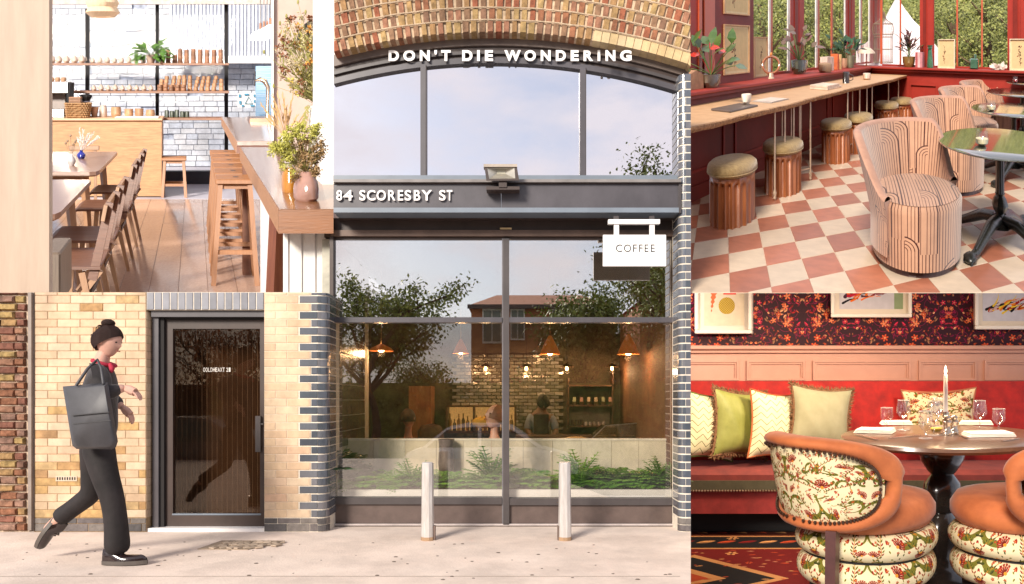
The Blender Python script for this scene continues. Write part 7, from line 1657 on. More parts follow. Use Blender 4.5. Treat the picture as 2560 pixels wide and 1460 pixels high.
# small things on the counter
cpx = lambda px, o: (wpt(tpx(px, o), o, .9))
def onc(px, o): p = cpx(px, o); return (p[0], p[1], .902)
p = onc(1866, -.25); b = MB(); b.lathe(p, [(.018, 0), (.022, .01), (.040, .04), (.045, .10), (.043, .11), (.038, .105)], 20); solo(b, 'beaker', mat('white_beaker', (.84, .72, .58), rough=.5, var=.03), 'white beaker cup standing behind the laptop on the counter', 'cup', p, C, smooth=True)
p = onc(1827, -.22); solo(MB(WF(0)).bbox(tpx(1800, -.25), tpx(1800, -.25)+.34, -.36, -.13, .902, .918, .003), 'laptop', mat('dark_grey_laptop', (.15, .105, .08), rough=.4, metal=.3), 'closed dark grey laptop on the left of the live edge counter', 'laptop', p, C)
for k in range(3): p = onc(1925, -.25); solo(MB(WF(0)).box(tpx(1905, -.25)+.01*k, tpx(1905, -.25)+.30-.02*k, -.38+.01*k, -.14, .902+.0045*k, .9055+.0045*k), 'magazine', mat('magazine_cover_%d' % k, ((.62, .52, .44), (.45, .40, .38), (.72, .60, .50))[k], rough=.4), ('bottom', 'middle', 'top')[k]+' magazine of the thin pile right of the white cup', 'magazine', p, C)
for k in range(2): p = onc(2075, -.25); solo(MB(WF(0)).bbox(tpx(2048, -.28), tpx(2048, -.28)+.36-.06*k, -.42, -.16, .902+.028*k, .929+.028*k, .003), 'book', mat('cream_book', (.74, .56, .44), rough=.6), ('lower', 'upper')[k]+' cream book of the pair lying on the counter', 'book', p, C)
p = onc(2115, -.35); b = MB(); b.lathe(p, [(.05, 0), (.05, .14), (.045, .16), (.04, .155)], 16); b.tube([(p[0]+.05, p[1], p[2]+.12), (p[0]+.10, p[1], p[2]+.11), (p[0]+.10, p[1], p[2]+.05), (p[0]+.05, p[1], p[2]+.03)], .007, 6); solo(b, 'jug', mat('black_glazed_jug', (.03, .02, .016), rough=.15), 'tall black handled jug on the far part of the counter', 'jug', p, C, smooth=True)
p = onc(2167, -.3); b = MB(); b.lathe(p, [(.045, 0), (.06, .02), (.062, .09), (.055, .1)], 16); solo(b, 'cup', mat('pale_cup2', (.72, .52, .40), rough=.5), 'small pale cup near the far end of the counter', 'cup', p, C, smooth=True)
# sill things
def ons(px, o=OW-.2): p = wpt(tpx(px, o), o, 1.037); return p
M_dpot = mat('olive_bronze_pot', (.16, .10, .05), rough=.25, c2=(.08, .05, .03), scale=6, coat=.4); M_gpot = mat('dark_green_glazed_pot', (.035, .035, .015), rough=.08, coat=.8, var=.15)
leafy(C, ons(1778, OW-.06), 15, .40, mat('anthurium_leaf', (.10, .17, .04), rough=.3, c2=(.04, .09, .02), scale=5, coat=.3), 5, 'anthurium', 'red flowering anthurium in an olive pot at the left of the red sill', 'plant', M_dpot, .095, .135, .15, .095, 1, up=.9)
pA = ons(1778, OW-.06)
for k, (dx, dz) in enumerate(((.0, .40), (.06, .36), (-.10, .33))):
    b = MB(); q = Vector((pA[0]+dx, pA[1]-.04, pA[2]+dz)); b.leaf(q, (1 if dx > -.05 else -1, -.2, .25), (0, -.6, .8), .10, .085, .3); b.tube([q, q+Vector((.01, -.01, .05))], .005, 6); b.tube([q, (pA[0], pA[1], pA[2]+.12)], .003, 4)
    solo(b, 'anthurium_flower', mat('anthurium_red', (.72, .05, .03), rough=.25, coat=.4), '%s glossy red flower of the anthurium plant' % ('upright', 'right hand', 'left hand')[k], 'flower', pA, C)
leafy(C, ons(1998), 16, .42, mat('burgundy_leaf', (.24, .11, .09), rough=.4, c2=(.10, .10, .06), scale=4), 8, 'potted_plant', 'grey burgundy broad leaved plant in a dark green ribbed pot on the sill', 'plant', M_gpot, .12, .20, .13, .085, 1, up=1.15)
leafy(C, ons(2112, OW-.25), 16, .42, M_leafd, 11, 'potted_plant', 'bright green leafed plant with an orange bloom behind the books on the sill', 'plant', M_terr, .085, .17, .17, .06, 2, up=1.0)
leafy(C, ons(2126, OW-.15), 8, .30, M_leafd, 14, 'potted_plant', 'dark round leaved plant in an olive cylinder pot near the far sill', 'plant', mat('olive_cylinder', (.22, .20, .12), rough=.6), .075, .22, .14, .10, 1, up=1.1)
leafy(C, bpt(upx(2272, -.14), -.14, 1.038), 15, .40, mat('plum_leaf', (.10, .03, .025), rough=.5, var=.2), 17, 'potted_plant', 'spiky plum coloured plant in a mustard pot on the rear sill', 'plant', mat('mustard_pot', (.30, .19, .05), rough=.5), .115, .19, .17, .026, 6, up=1.25)
# ring ornament
p = ons(1928, OW-.12); rg = thing('ring_ornament', 'wooden ring ornament on a stand in front of the window', 'ornament', p, C)
b = MB(); b.loop([(p[0]+.095*math.cos(a)*1.05, p[1]+.02*math.cos(a), p[2]+.17+.105*math.sin(a)) for a in np.linspace(0, 2*math.pi, 37)[:-1]], .016, 8); part(b, 'ring', mat('copper_brown_ring', (.42, .15, .06), rough=.25, coat=.4), rg, smooth=60); b = MB(); b.lathe(p, [(.04, 0), (.03, .02), (.028, .07)], 12); part(b, 'stand', M_brass, rg); b = MB(); b.ball((p[0], p[1], p[2]+.305), (.016, .016, .024), 8, 6); part(b, 'finial', mat('orange_finial', (.75, .28, .05), rough=.4), rg)
# wood birdhouse-like block, books, drum pot, mushroom lamp
p = ons(1744, OW-.10); b = MB(WF(OW-.12)); t_ = tpx(1738, OW-.12); b.prism([(t_-.12, 1.037), (t_+.05, 1.037), (t_+.05, 1.17), (t_-.03, 1.22), (t_-.12, 1.18)], -.05, .06); solo(b, 'wooden_block', mat('rough_wood_block', (.42, .22, .12), rough=.8, bump=.6), 'rough brown wooden block at the left end of the red sill', 'ornament', p, C)
for k, (px, w_, c_, h_) in enumerate(((2068, .13, (.74, .56, .46), .22), (2094, .035, (.62, .14, .04), .26), (2101, .03, (.78, .52, .22), .25))):
    o = OW-.1; t_ = tpx(px, o); b = MB(WF(o)); b.box(t_, t_+w_*1.6, -.13, .0, 1.037, 1.037+h_); solo(b, 'book', mat('sill_book_%d' % k, c_, rough=.6), ('wide pale', 'narrow orange', 'narrow yellow')[k]+' book standing on the sill near the far windows', 'book', wpt(t_, o, 1.037), C)
p = ons(2063, OW-.02); b = MB(); b.lathe(p, [(.085, 0), (.10, .03), (.10, .12), (.085, .14), (.06, .145)], 20); solo(b, 'lidded_pot', mat('carved_brown_pot', (.36, .22, .13), rough=.7, bump=.8, bscale=50), 'round carved brown pot in front of the pale book', 'pot', p, C, smooth=True)
p = wpt(tpx(2166, OW-.12), OW-.12, 1.037); ml = thing('mushroom_lamp', 'small glass shaded table lamp on the far sill', 'lamp', p, C); b = MB(); b.lathe(p, [(.05, 0), (.012, .02), (.01, .26)], 12); part(b, 'stem', mat('copper_stem', (.70, .25, .10), rough=.3, metal=.5), ml); b = MB(); b.lathe((p[0], p[1], p[2]+.24), [(.17, 0), (.15, .04), (.08, .10), (.01, .12)], 20, cap=False); part(b, 'lamp_shade', mat('milky_shade', (.82, .66, .50), rough=.3), ml, smooth=True)
# birdcage
p = wpt(tpx(2207, OW-.2), OW-.2, 1.037); p = (p[0]-.0, p[1]-.12, p[2]); bc = thing('wire_birdcage', 'tall domed wire birdcage ornament in the window corner', 'birdcage', p, C); wm = mat('aged_wire', (.40, .28, .18), rough=.5, metal=.4)
prof = [(.20, .02), (.20, .58), (.21, .62), (.235, .72), (.21, .84), (.10, .91), (.055, .97), (.03, 1.1)]
b = MB()
for k in range(22): a = 2*math.pi*k/22; b.tube([(p[0]+r*math.cos(a), p[1]+r*math.sin(a), p[2]+z) for r, z in prof], .0035, 4, cap=False)
part(b, 'wires', wm, bc, kind='stuff')
for z, r in ((.02, .21), (.30, .20), (.56, .20), (.62, .215), (.84, .21), (.97, .06)): b = MB(); b.loop([(p[0]+r*math.cos(a), p[1]+r*math.sin(a), p[2]+z) for a in np.linspace(0, 2*math.pi, 31)[:-1]], .007, 5); part(b, 'hoop', wm, bc, smooth=60)
# rear sill
for k, (px, c_) in enumerate(((2288, (.45, .10, .10)), (2294, (.66, .45, .44)), (2300, (.50, .20, .22)))):
    u_ = upx(px, -.1); solo(MB(BFp(-.1)).box(u_, u_+.045, -.12, .0, 1.038, 1.038+.27), 'book', mat('rear_book_%d' % k, c_, rough=.6), ('left', 'middle', 'right')[k]+' book of the three standing beside the mustard pot', 'book', bpt(u_, -.1, 1.04), C)
p = bpt(upx(2325, -.1), -.1, 1.038); b = MB(); b.lathe(p, [(.055, 0), (.06, .03), (.045, .20), (.035, .33), (.05, .345), (.038, .36), (.05, .40)], 18, mod=lambda a, z: 1+.04*math.sin(6*a)); solo(b, 'bottle', mat('green_textured_glass', (.03, .16, .08), rough=.1, coat=.6, bump=1, bscale=60), 'tall textured green bottle on the rear sill', 'bottle', p, C, smooth=True)
p = bpt(upx(2436, -.1), -.1, 1.038); b = MB(BFp(-.1)); u_ = upx(2424, -.1); b.bbox(u_, u_+.14, -.10, .03, 1.038, 1.22, .02); b.bbox(u_+.07, u_+.11, -.06, -.01, 1.22, 1.29, .008); solo(b, 'glass_canister', mat('bottle_green_block', (.05, .15, .09), rough=.06, coat=.7), 'square green glass canister on the rear sill', 'bottle', p, C)
p = bpt(upx(2497, -.1), -.1, 1.05); b = MB(); r2 = random.Random(4)
for k in range(26): a = r2.uniform(0, 6.3); q = Vector((p[0]+.10*math.cos(a)*r2.random(), p[1]+.05*math.sin(a), p[2]+.015)); b.leaf(q, (math.cos(a), .3*math.sin(a), r2.uniform(.2, 1.6)), (r2.uniform(-1, 1), -1, r2.uniform(-1, 1)), r2.uniform(.06, .13), .07, .5)
b.ball(p, (.10, .06, .04), 10, 6); solo(b, 'white_coral', mat('white_coral', (.70, .60, .52), rough=.8, bump=.5), 'white coral cluster on the rear sill before the last pillar', 'ornament', p, C)
# greenery beyond the windows
M_gar = mat('garden_leaf', (.46, .46, .13), rough=.5, c2=(.07, .11, .02), scale=3, det=7)
struct(MB().box(-9, 12, 8.6, 22, -1.2, -1.0), 'garden_ground', mat('garden_ground', (.16, .17, .06), rough=1), C)
def gtree(px, D, w, label, seed, n=5200, h0=-.2, h1=3.0):
    r2 = random.Random(seed); x = C.X(px, D); t = thing('garden_tree', label, 'tree', (x, D, -1), C, 'trees beyond the red framed windows'); b = MB(); b.tube([(x, D+.3, -1), (x+.1, D+.3, .6), (x-.1, D+.3, 2.4)], [.14, .1, .05], 8)
    for k in range(8): a = r2.uniform(-1.2, 1.2); z = r2.uniform(.3, 1.9); b.tube([(x, D+.3, z), (x+math.sin(a)*w*.5, D+.1, z+.5), (x+math.sin(a)*w*.9, D, z+.8)], [.05, .03, .015], 5)
    part(b, 'trunk', mat('garden_bark', (.30, .20, .12), rough=.9), t); b = MB(); cl = [(x+r2.uniform(-w, w), D+r2.uniform(-.4, .5), r2.uniform(h0, h1), r2.uniform(.18, .45)) for _ in range(70)]
    for k in range(n):
        c_ = r2.choice(cl); q = Vector((r2.gauss(0, 1), r2.gauss(0, 1), r2.gauss(0, .8))).normalized()*c_[3]*r2.random()**.3; b.leaf((c_[0]+q.x, c_[1]+q.y, c_[2]+q.z), (r2.uniform(-1, 1), r2.uniform(-1, .3), r2.uniform(-1, .5)), (r2.uniform(-1, 1), -1, r2.uniform(-.2, 1)), r2.uniform(.05, .10), .045, .2, 1)
    part(b, 'crown', M_gar, t)
for k, (px, D, w, lb) in enumerate(((1760, 7.5, 1.0, 'leafy tree outside the left-most red window'), (1900, 8.6, 1.1, 'tree outside behind the leaning print'), (2000, 9.5, 1.2, 'tree outside behind the burgundy plant'), (2090, 10.0, 1.1, 'tree outside behind the standing books'), (2180, 11.5, 1.3, 'tree outside behind the birdcage'), (2290, 11.8, 1.4, 'tree outside right of the white canopy'), (2390, 10.6, 1.3, 'tree outside behind the rear sill print'), (2480, 9.8, 1.3, 'tree outside behind the green canister'), (2580, 9.2, 1.2, 'tree outside at the far right of the rear window'))): gtree(px, D, w, lb, k+40)
mb = MB(); rs2 = random.Random(8)
for k in range(12000): x = rs2.uniform(-8, 9); mb.leaf((x, 12.6+rs2.uniform(-.3, .2), rs2.uniform(-1, 5.8)), (rs2.uniform(-1, 1), rs2.uniform(-1, .3), rs2.uniform(-1, .5)), (rs2.uniform(-1, 1), -1, 0), .13, .08, .2, 1)
mb.box(-8, 9, 12.9, 13.0, -1, 5.6); solo(mb, 'far_hedge', M_gar, 'wall of distant greenery beyond the garden trees', 'hedge', (0, 12.8, -1), C, kind='stuff')
tn = thing('white_canopy', 'white pointed tent canopy seen through the corner windows', 'canopy', C.at(2240, 160, 8.9), C)
b = MB(); ap_ = C.at(2243, -8, 9.0); pr = [C.at(x, y, D) for x, y, D in ((2140, 118, 8.3), (2160, 112, 8.5), (2185, 92, 8.6), (2210, 55, 8.8), (2226, 22, 8.9))]; pl_ = [C.at(x, y, D) for x, y, D in ((2262, 22, 8.9), (2285, 52, 8.8), (2310, 76, 8.6), (2345, 120, 8.4))]
ring = pr+[ap_]+pl_; lo = [C.at(x, 205, 8.4) for x in (2140, 2160, 2185, 2210, 2226, 2243, 2262, 2285, 2310, 2345)]
ids = [b.add(q) for q in ring]; lds = [b.add(q) for q in lo]; bkk = [b.add((q[0], q[1]+.5, q[2])) for q in ring]
for k in range(len(ids)-1): b.face((ids[k], ids[k+1], lds[k+1], lds[k])); b.face((ids[k], bkk[k], bkk[k+1], ids[k+1]))
part(b, 'canvas', mat('white_canvas', (.84, .76, .76), rough=.8, var=.03), tn)
# ============================================================ dining corner (lower right)
C = DIN; DW = 5.25
M_rose = mat('rose_panel_paint', (.56, .31, .235), rough=.5, var=.04, scale=2)
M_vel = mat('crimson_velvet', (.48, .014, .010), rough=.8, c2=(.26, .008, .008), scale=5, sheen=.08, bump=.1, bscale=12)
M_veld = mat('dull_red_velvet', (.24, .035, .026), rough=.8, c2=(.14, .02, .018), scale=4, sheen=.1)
M_org = mat('burnt_orange_velvet', (.50, .14, .038), rough=.8, c2=(.34, .085, .022), scale=3.5, sheen=.12, bump=.08, bscale=10)
M_nail = mat('bronze_nailhead', (.12, .07, .045), rough=.3, metal=.8)
wb = MB(); x0, x1 = C.X(1640, DW), C.X(2640, DW); i = [wb.add(p) for p in ((x0, DW, C.H(866, DW)), (x1, DW, C.H(866, DW)), (x1, DW, C.H(700, DW)), (x0, DW, C.H(700, DW)))]
wb.face(i, [(0, 0), (2.05, 0), (2.05, .68), (0, .68)]); j = [wb.add((wb.v[k][0], DW+.05, wb.v[k][2])) for k in range(4)]; wb.face(j[::-1])
for k in range(4): wb.face((i[k], j[k], j[(k+1) % 4], i[(k+1) % 4]))
wl_ = struct(wb, 'papered_wall', I_wall, C)
pw_ = thing('wall_panelling', 'rose painted panelling with a chair rail behind the banquette', 'panelling', (.3, DW, .9), C)
part(MB().box(x0, x1, DW-.012, DW+.05, .2, C.H(866, DW)), 'backing', M_rose, pw_)
part(MB().bbox(x0, x1, DW-.06, DW-.012, C.H(874, DW), C.H(864, DW), .006), 'chair_rail', M_rose, pw_); part(MB().box(x0, x1, DW-.035, DW-.012, C.H(882, DW), C.H(874, DW)), 'rail_moulding', M_rose, pw_)
Yp = DW-.012
for a, b_ in ((1590, 1680), (1700, 1848), (1868, 2013), (2033, 2277), (2297, 2441), (2461, 2640)):
    for k, (w_, d_) in enumerate(((0, .016), (5, .009))):
        q0, q1, t0_, t1_ = C.X(a+w_, Yp), C.X(b_-w_, Yp), C.H(901+w_, Yp), C.H(951-w_*.2, Yp); e = .014
        for r_ in ((q0, q1, t0_-e, t0_), (q0, q1, t1_, t1_+e), (q0, q0+e, t1_+e, t0_-e), (q1-e, q1, t1_+e, t0_-e)): part(MB().box(r_[0], r_[1], Yp-d_, Yp, r_[2], r_[3]), 'moulding', M_rose, pw_)
FRW = lambda o: ((0, DW-.07+o, 0), (1, 0, 0), (0, -1, 0), (0, 0, 1))
def art(px0, px1, pb, im, label):
    D = DW-.09; fr = ((0, DW-.012, 0), (1, 0, 0), (0, -1, 0), (0, 0, 1)); t = thing('framed_picture', label, 'picture', (C.X((px0+px1)/2, D), DW, C.H(pb, D)), C)
    a0, a1, z0, z1 = C.X(px0, D), C.X(px1, D), C.H(pb, D), C.H(706, D); w = .026; fm = mat('white_frame', (.82, .76, .68), rough=.4, var=.03)
    for q in ((a0, a1, z0, z0+w), (a0, a0+w, z0+w, z1), (a1-w, a1, z0+w, z1)): part(MB(fr).bbox(q[0], q[1], .0, .075, q[2], q[3], .004), 'frame_side', fm, t)
    part(MB(fr).box(a0+w, a1-w, .0, .03, z0+w, z1), 'mount', mat('cream_mount', (.74, .66, .56), rough=.8, var=.02), t); m_ = .035
    b = MB(fr); i = [b.add(p) for p in ((a0+w+m_, .032, z0+w+m_), (a1-w-m_, .032, z0+w+m_), (a1-w-m_, .032, z1), (a0+w+m_, .032, z1))]; r_ = (z1-z0)/(a1-a0); b.face(i, [(0, 0), (1, 0), (1, r_), (0, r_)]); part(b, 'artwork', im, t)
art(1736, 1879, 834, I_art[0], 'white framed picture with an orange wedge, red block and gold disc'); art(2077, 2280, 793, I_art[1], 'white framed picture of crimson and black brush strokes, middle of the wall'); art(2438, 2600, 823, I_art[2], 'white framed picture of orange and black strokes at the right edge')
# banquette
bq = thing('banquette', 'long crimson velvet banquette along the panelled wall', 'banquette', (.3, 4.8, 0), C)
def bbk(u, v): x = x0+(x1-x0)*u; return (x, 5.06-.03*math.sin(math.pi*min(1, v*1.02))-.0+.06*v*v*0, .36+(C.H(953, 5.06)-.36)*v)
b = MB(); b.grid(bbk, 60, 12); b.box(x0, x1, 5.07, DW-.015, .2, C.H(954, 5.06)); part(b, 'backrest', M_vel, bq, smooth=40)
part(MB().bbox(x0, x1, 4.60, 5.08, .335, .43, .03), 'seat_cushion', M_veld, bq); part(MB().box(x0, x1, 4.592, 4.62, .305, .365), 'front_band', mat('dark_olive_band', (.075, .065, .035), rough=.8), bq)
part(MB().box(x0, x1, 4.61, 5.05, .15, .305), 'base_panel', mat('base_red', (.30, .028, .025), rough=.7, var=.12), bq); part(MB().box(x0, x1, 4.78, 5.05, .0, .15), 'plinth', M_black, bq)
b = MB(); n = int((x1-x0)/.0185)
for k in range(n): b.ball((x0+k*.0185, 4.59, .300), (.0075, .006, .0075), 6, 4)
part(b, 'nailheads', mat('pale_nailhead', (.50, .33, .22), rough=.3, metal=.7), bq, kind='stuff')
struct(MB().box(x0-.3, x1+.2, 2.815, 5.2, -.06, -.006), 'dining_floor', mat('dark_wood_floor', (.035, .022, .016), rough=.5), C)
b = MB(); i = [b.add(p) for p in ((x0-.3, 2.82, -.001), (.5, 2.82, -.001), (.5, 4.75, -.001), (x0-.3, 4.75, -.001))]; b.face(i, [(0, 0), (1.5, 0), (1.5, 1.5), (0, 1.5)]); j = [b.add((b.v[k][0], b.v[k][1], -.005)) for k in range(4)]
for k in range(4): b.face((i[k], j[k], j[(k+1) % 4], i[(k+1) % 4]))
b.uv[0] = [(.0, -.15), (1.15, -.15), (1.15, .93), (.0, .93)]
solo(b, 'patterned_rug', I_rug, 'red patterned rug with dark and tan motifs in front of the banquette', 'rug', (-.3, 3.8, 0), C)
# fill lamps added to brighten the dining corner, unseen above the view
for k, (px, D, E_, sz) in enumerate(((1880, 4.0, 62, .6), (2200, 4.1, 68, .6), (2520, 4.0, 52, .6))):
    p = (C.X(px, D), D, C.H(688, D)); lt = thing('fill_lamp', '%s added fill lamp over the dining corner, unseen above the view' % ('left', 'middle', 'right')[k], 'added fill lamp', p, C); part(MB().lathe(p, [(.16, .012), (.16, .04), (.03, .05)], 24), 'lamp_body', M_white, lt)
    l = bpy.data.lights.new('fill_glow', 'AREA'); l.energy = E_; l.size = sz; l.color = (1, .78, .55); lo = link(bpy.data.objects.new('fill_glow', l)); lo.parent = lt; lo.location = (0, 0, -.03); lo.rotation_euler = (R(18), 0, 0)
# cushions
def cushion(px, pz, D, w, h, yaw, roll, m, label, edge, fringe=0, dep=.085, pitch=.16):
    c0 = Vector((C.X(px, D), D, C.H(pz, D))); M3 = Matrix.Rotation(yaw, 3, 'Z') @ Matrix.Rotation(-pitch, 3, 'X') @ Matrix.Rotation(roll, 3, 'Y'); t = thing('cushion', label, 'cushion', tuple(c0-Vector((0, 0, h/2))), C, 'cushions on the banquette')
    def P(x, z, s):
        e = (1-abs(x)**2.6)*(1-abs(z)**2.6); q = .90+.10*(abs(x)*abs(z))**2; px_, pz_ = x*w/2*(q+.04*abs(z)**3), z*h/2*(q+.04*abs(x)**3)
        wr = .006*math.sin(9*x+5*z)*e; return tuple(c0+M3 @ Vector((px_, s*(dep*max(0, e)**.55+wr), pz_)))
    b = MB(); b.grid(lambda u, v: P(2*u-1, 2*v-1, -1), 22, 22, us=1, vs=1); b.grid(lambda u, v: P(2*u-1, 2*v-1, 1), 22, 22); part(b, 'cover', m, t, smooth=80)
    ring = [P(a, -1, 0) for a in np.linspace(-1, 1, 16)[:-1]]+[P(1, a, 0) for a in np.linspace(-1, 1, 16)[:-1]]+[P(-a, 1, 0) for a in np.linspace(-1, 1, 16)[:-1]]+[P(-1, -a, 0) for a in np.linspace(-1, 1, 16)[:-1]]
    b = MB(); b.loop(ring, .007 if not fringe else .009, 6); part(b, 'piping', edge, t, smooth=60)
    if fringe:
        r3 = random.Random(int(px)); b = MB(); n = len(ring)
        for k in range(900):
            u = r3.random()*n; i = int(u); p = Vector(ring[i]).lerp(Vector(ring[(i+1) % n]), u-i); o = (p-c0).normalized(); d = (o+Vector((r3.gauss(0, .5), r3.gauss(0, .6), r3.gauss(0, .5)))).normalized(); b.leaf(p, d, (r3.uniform(-1, 1), -1, r3.uniform(-1, 1)), fringe*r3.uniform(.6, 1.1), .007, .3, 1)
        part(b, 'fringe', mat('gold_brown_fringe', (.30, .15, .07), rough=.9, c2=(.12, .06, .03), scale=40), t, kind='stuff')
M_grn = mat('olive_satin', (.34, .36, .09), rough=.5, c2=(.24, .26, .05), scale=4, sheen=.3, bump=.15, bscale=8); M_sage = mat('sage_linen', (.38, .36, .23), rough=.85, c2=(.31, .30, .18), scale=3)
M_fr = mat('gold_brown_fringe', (.30, .15, .07), rough=.9, c2=(.12, .06, .03), scale=40); M_grp = mat('green_piping', (.10, .14, .03), rough=.8)
cushion(1769, 1065, 4.80, .38, .44, R(38), R(8), I_chev, 'left-most cream zigzag cushion with green piping', M_grp)
cushion(1850, 1058, 4.86, .40, .44, R(42), R(7), M_grn, 'glossy olive green cushion with gold fringe', M_fr, .035)
cushion(1938, 1062, 4.84, .38, .44, R(36), R(7), I_chev, 'cream zigzag cushion between the two fringed cushions', M_org)
cushion(2052, 1046, 4.88, .42, .42, R(20), R(6), M_sage, 'large sage cushion with brown fringe, right-most of the four', M_fr, .035)
cushion(2350, 1040, 4.93, .50, .36, 0, R(-2), I_flor, 'cream flower embroidered cushion behind the candle', mat('rust_piping', (.40, .13, .06), rough=.8), dep=.06)
# table
TX, TD = .449, 3.76
tt = thing('dining_table', 'round dark wood pedestal table laid for four', 'table', (TX, TD, 0), C); W_dk = mat('dark_polished_wood', (.17, .085, .045), rough=.28, c2=(.095, .045, .024), scale=3, stretch=(2, 14, 14), coat=.3, bump=.05)
b = MB(); b.lathe((TX, TD, .71), [(.50, 0), (.535, .004), (.553, .018), (.550, .034), (.535, .040), (.0, .040)], 72); part(b, 'table_top', W_dk, tt, smooth=30)
b = MB(); b.lathe((TX-.02, TD, 0), [(.26, 0), (.25, .03), (.12, .06), (.07, .12), (.095, .20), (.10, .26), (.075, .32), (.055, .345), (.085, .37), (.105, .44), (.095, .50), (.06, .545), (.075, .56), (.115, .62), (.125, .67), (.10, .705)], 32); part(b, 'pedestal', mat('ebonised_wood', (.022, .016, .013), rough=.22, coat=.4), tt, smooth=60)
ont = lambda px, py: ((px-C.vx)*(C.fn*(C.hc-.75)/(py-C.vy))/C.fn, C.fn*(C.hc-.75)/(py-C.vy), .7505)
M_gls = glassmat('wine_glass', .16, (.955, .95, .945), (1, 1, 1))
def glass(px, py, H_, kind, label):
    p = ont(px, py); t = thing('wine_glass', label, 'glass', p, C, 'glasses on the dining table'); h = H_
    prof = {'wine': [(.034, 0), (.004, .004), (.0035, h*.36), (.02, h*.42), (.040, h*.56), (.042, h*.66), (.034, h*.98), (.033, h)], 'short': [(.030, 0), (.006, .006), (.006, h*.25), (.022, h*.34), (.036, h*.5), (.036, h), (.035, h)]}[kind]
    b = MB(); b.lathe(p, prof, 28, cap=False); part(b, 'bowl', M_gls, t, smooth=70); b = MB(); b.loop([(p[0]+prof[-1][0]*math.cos(a), p[1]+prof[-1][0]*math.sin(a), p[2]+h) for a in np.linspace(0, 2*math.pi, 25)[:-1]], .0011, 5); b.loop([(p[0]+.034*math.cos(a), p[1]+.034*math.sin(a), p[2]+.001) for a in np.linspace(0, 2*math.pi, 25)[:-1]], .001, 4); part(b, 'rim', mat('glass_rim', (.75, .72, .70), rough=.1, spec=.9), t, smooth=60)
for a in ((2259, 1075, .165, 'wine', 'tall wine glass at the left, before the embroidered cushion'), (2449, 1079, .168, 'wine', 'tall wine glass right of the pepper mills'), (2335, 1088, .175, 'wine', 'tall wine glass just left of the candle'), (2345, 1066, .165, 'wine', 'tall wine glass behind the candle'), (2217, 1072, .118, 'short', 'left-most short stemmed glass'), (2497, 1077, .120, 'short', 'right-most short stemmed glass'), (2314, 1096, .135, 'short', 'short stemmed glass nearest the front edge of the table')): glass(*a)
def napkin(px, py, w, d, yaw, label):
    p = ont(px, py); t = thing('napkin', label, 'napkin', p, C, 'folded napkins'); e1 = (math.cos(yaw), math.sin(yaw), 0); e2 = (-math.sin(yaw), math.cos(yaw), 0)
    for k in range(3): part(MB((p, e1, e2, (0, 0, 1))).bbox(-w/2+.006*k, w/2-.004*k, -d/2+.003*k, d/2-.003*k, .007*k+.0005, .007*k+.0068, .0025), 'fold', mat('white_linen', (.84, .77, .68), rough=.9, var=.04, bump=.2), t)
napkin(2188, 1081, .21, .15, R(-12), 'folded white napkin at the front left of the table'); napkin(2470, 1090, .25, .15, R(10), 'folded white napkin at the front right of the table'); napkin(2240, 1061, .19, .12, R(5), 'folded white napkin at the back left of the table'); napkin(2440, 1061, .20, .12, R(-6), 'folded white napkin at the back right of the table')
M_sil = mat('silver_cutlery', (.70, .60, .50), rough=.2, metal=.9)
for k, (a, b_, lb) in enumerate(((( 2136, 1087), (2192, 1101), 'knife lying left of the front left napkin'), ((2222, 1098), (2300, 1090), 'fork beside the front left napkin'), ((2380, 1080), (2418, 1097), 'fork left of the front right napkin'), ((2505, 1105), (2545, 1098), 'knife at the right end of the table'), ((2200, 1063), (2225, 1062), 'fork beside the back left napkin'))):
    p, q = Vector(ont(*a)), Vector(ont(*b_)); b = MB(); b.beam(p+Vector((0, 0, .005)), q+Vector((0, 0, .005)), .010, .004, w2=.018); solo(b, lb.split()[0], M_sil, lb, lb.split()[0], tuple(p), C)
# candle and mills
p = ont(2364, 1087); cdl = thing('candlestick', 'lit white taper candle in a silver holder on the round table', 'candle', p, C)
b = MB(); b.lathe(p, [(.036, 0), (.036, .006), (.012, .012), (.010, .07), (.022, .085), (.016, .10), (.018, .12)], 20); part(b, 'holder', mat('silver_holder', (.62, .54, .46), rough=.15, metal=.95), cdl, smooth=60)
zt = C.H(937, p[1]); b = MB(); b.lathe((p[0], p[1], p[2]+.115), [(.0125, 0), (.0115, (zt-p[2]-.115)*.5), (.0095, zt-p[2]-.115), (.004, zt-p[2]-.112)], 16); part(b, 'candle_stick', mat('ivory_wax', (.86, .80, .74), rough=.5, var=.02), cdl, smooth=60)
b = MB(); b.lathe((p[0], p[1], zt+.004), [(.001, 0), (.0065, .010), (.0070, .018), (.0035, .034), (.0005, .045)], 12); part(b, 'flame', emitmat('candle_flame', (1, .80, .50), 9), cdl, smooth=70)
l = bpy.data.lights.new('flame_light', 'POINT'); l.energy = 4; l.color = (1, .65, .35); l.shadow_soft_size = .03; lo = link(bpy.data.objects.new('flame_light', l)); lo.parent = cdl; lo.location = C.L @ Vector((0, 0, zt+.02-p[2]))
for px, py, lb, hh in ((2363+8, 1086, 'silver pepper mill at the foot of the candle', .105), (2389, 1083, 'silver salt mill right of the candle', .10)):
    q = ont(px-4, py+2); b = MB(); b.lathe(q, [(.024, 0), (.024, .02), (.018, .026), (.019, hh*.55), (.024, hh*.62), (.024, hh*.68), (.014, hh*.76), (.020, hh*.86), (.016, hh*.95), (.006, hh)], 20); solo(b, 'pepper_mill' if 'pepper' in lb else 'salt_mill', mat('aged_silver', (.52, .42, .34), rough=.2, metal=.9), lb, 'mill', q, C, smooth=50)
q = ont(2341, 1078); b = MB(); b.lathe(q, [(.022, 0), (.034, .014), (.033, .018), (.0, .012)], 16); solo(b, 'butter_dish', mat('butter_yellow', (.70, .55, .12), rough=.4), 'small dark dish of yellow butter left of the candle', 'dish', q, C, smooth=True)
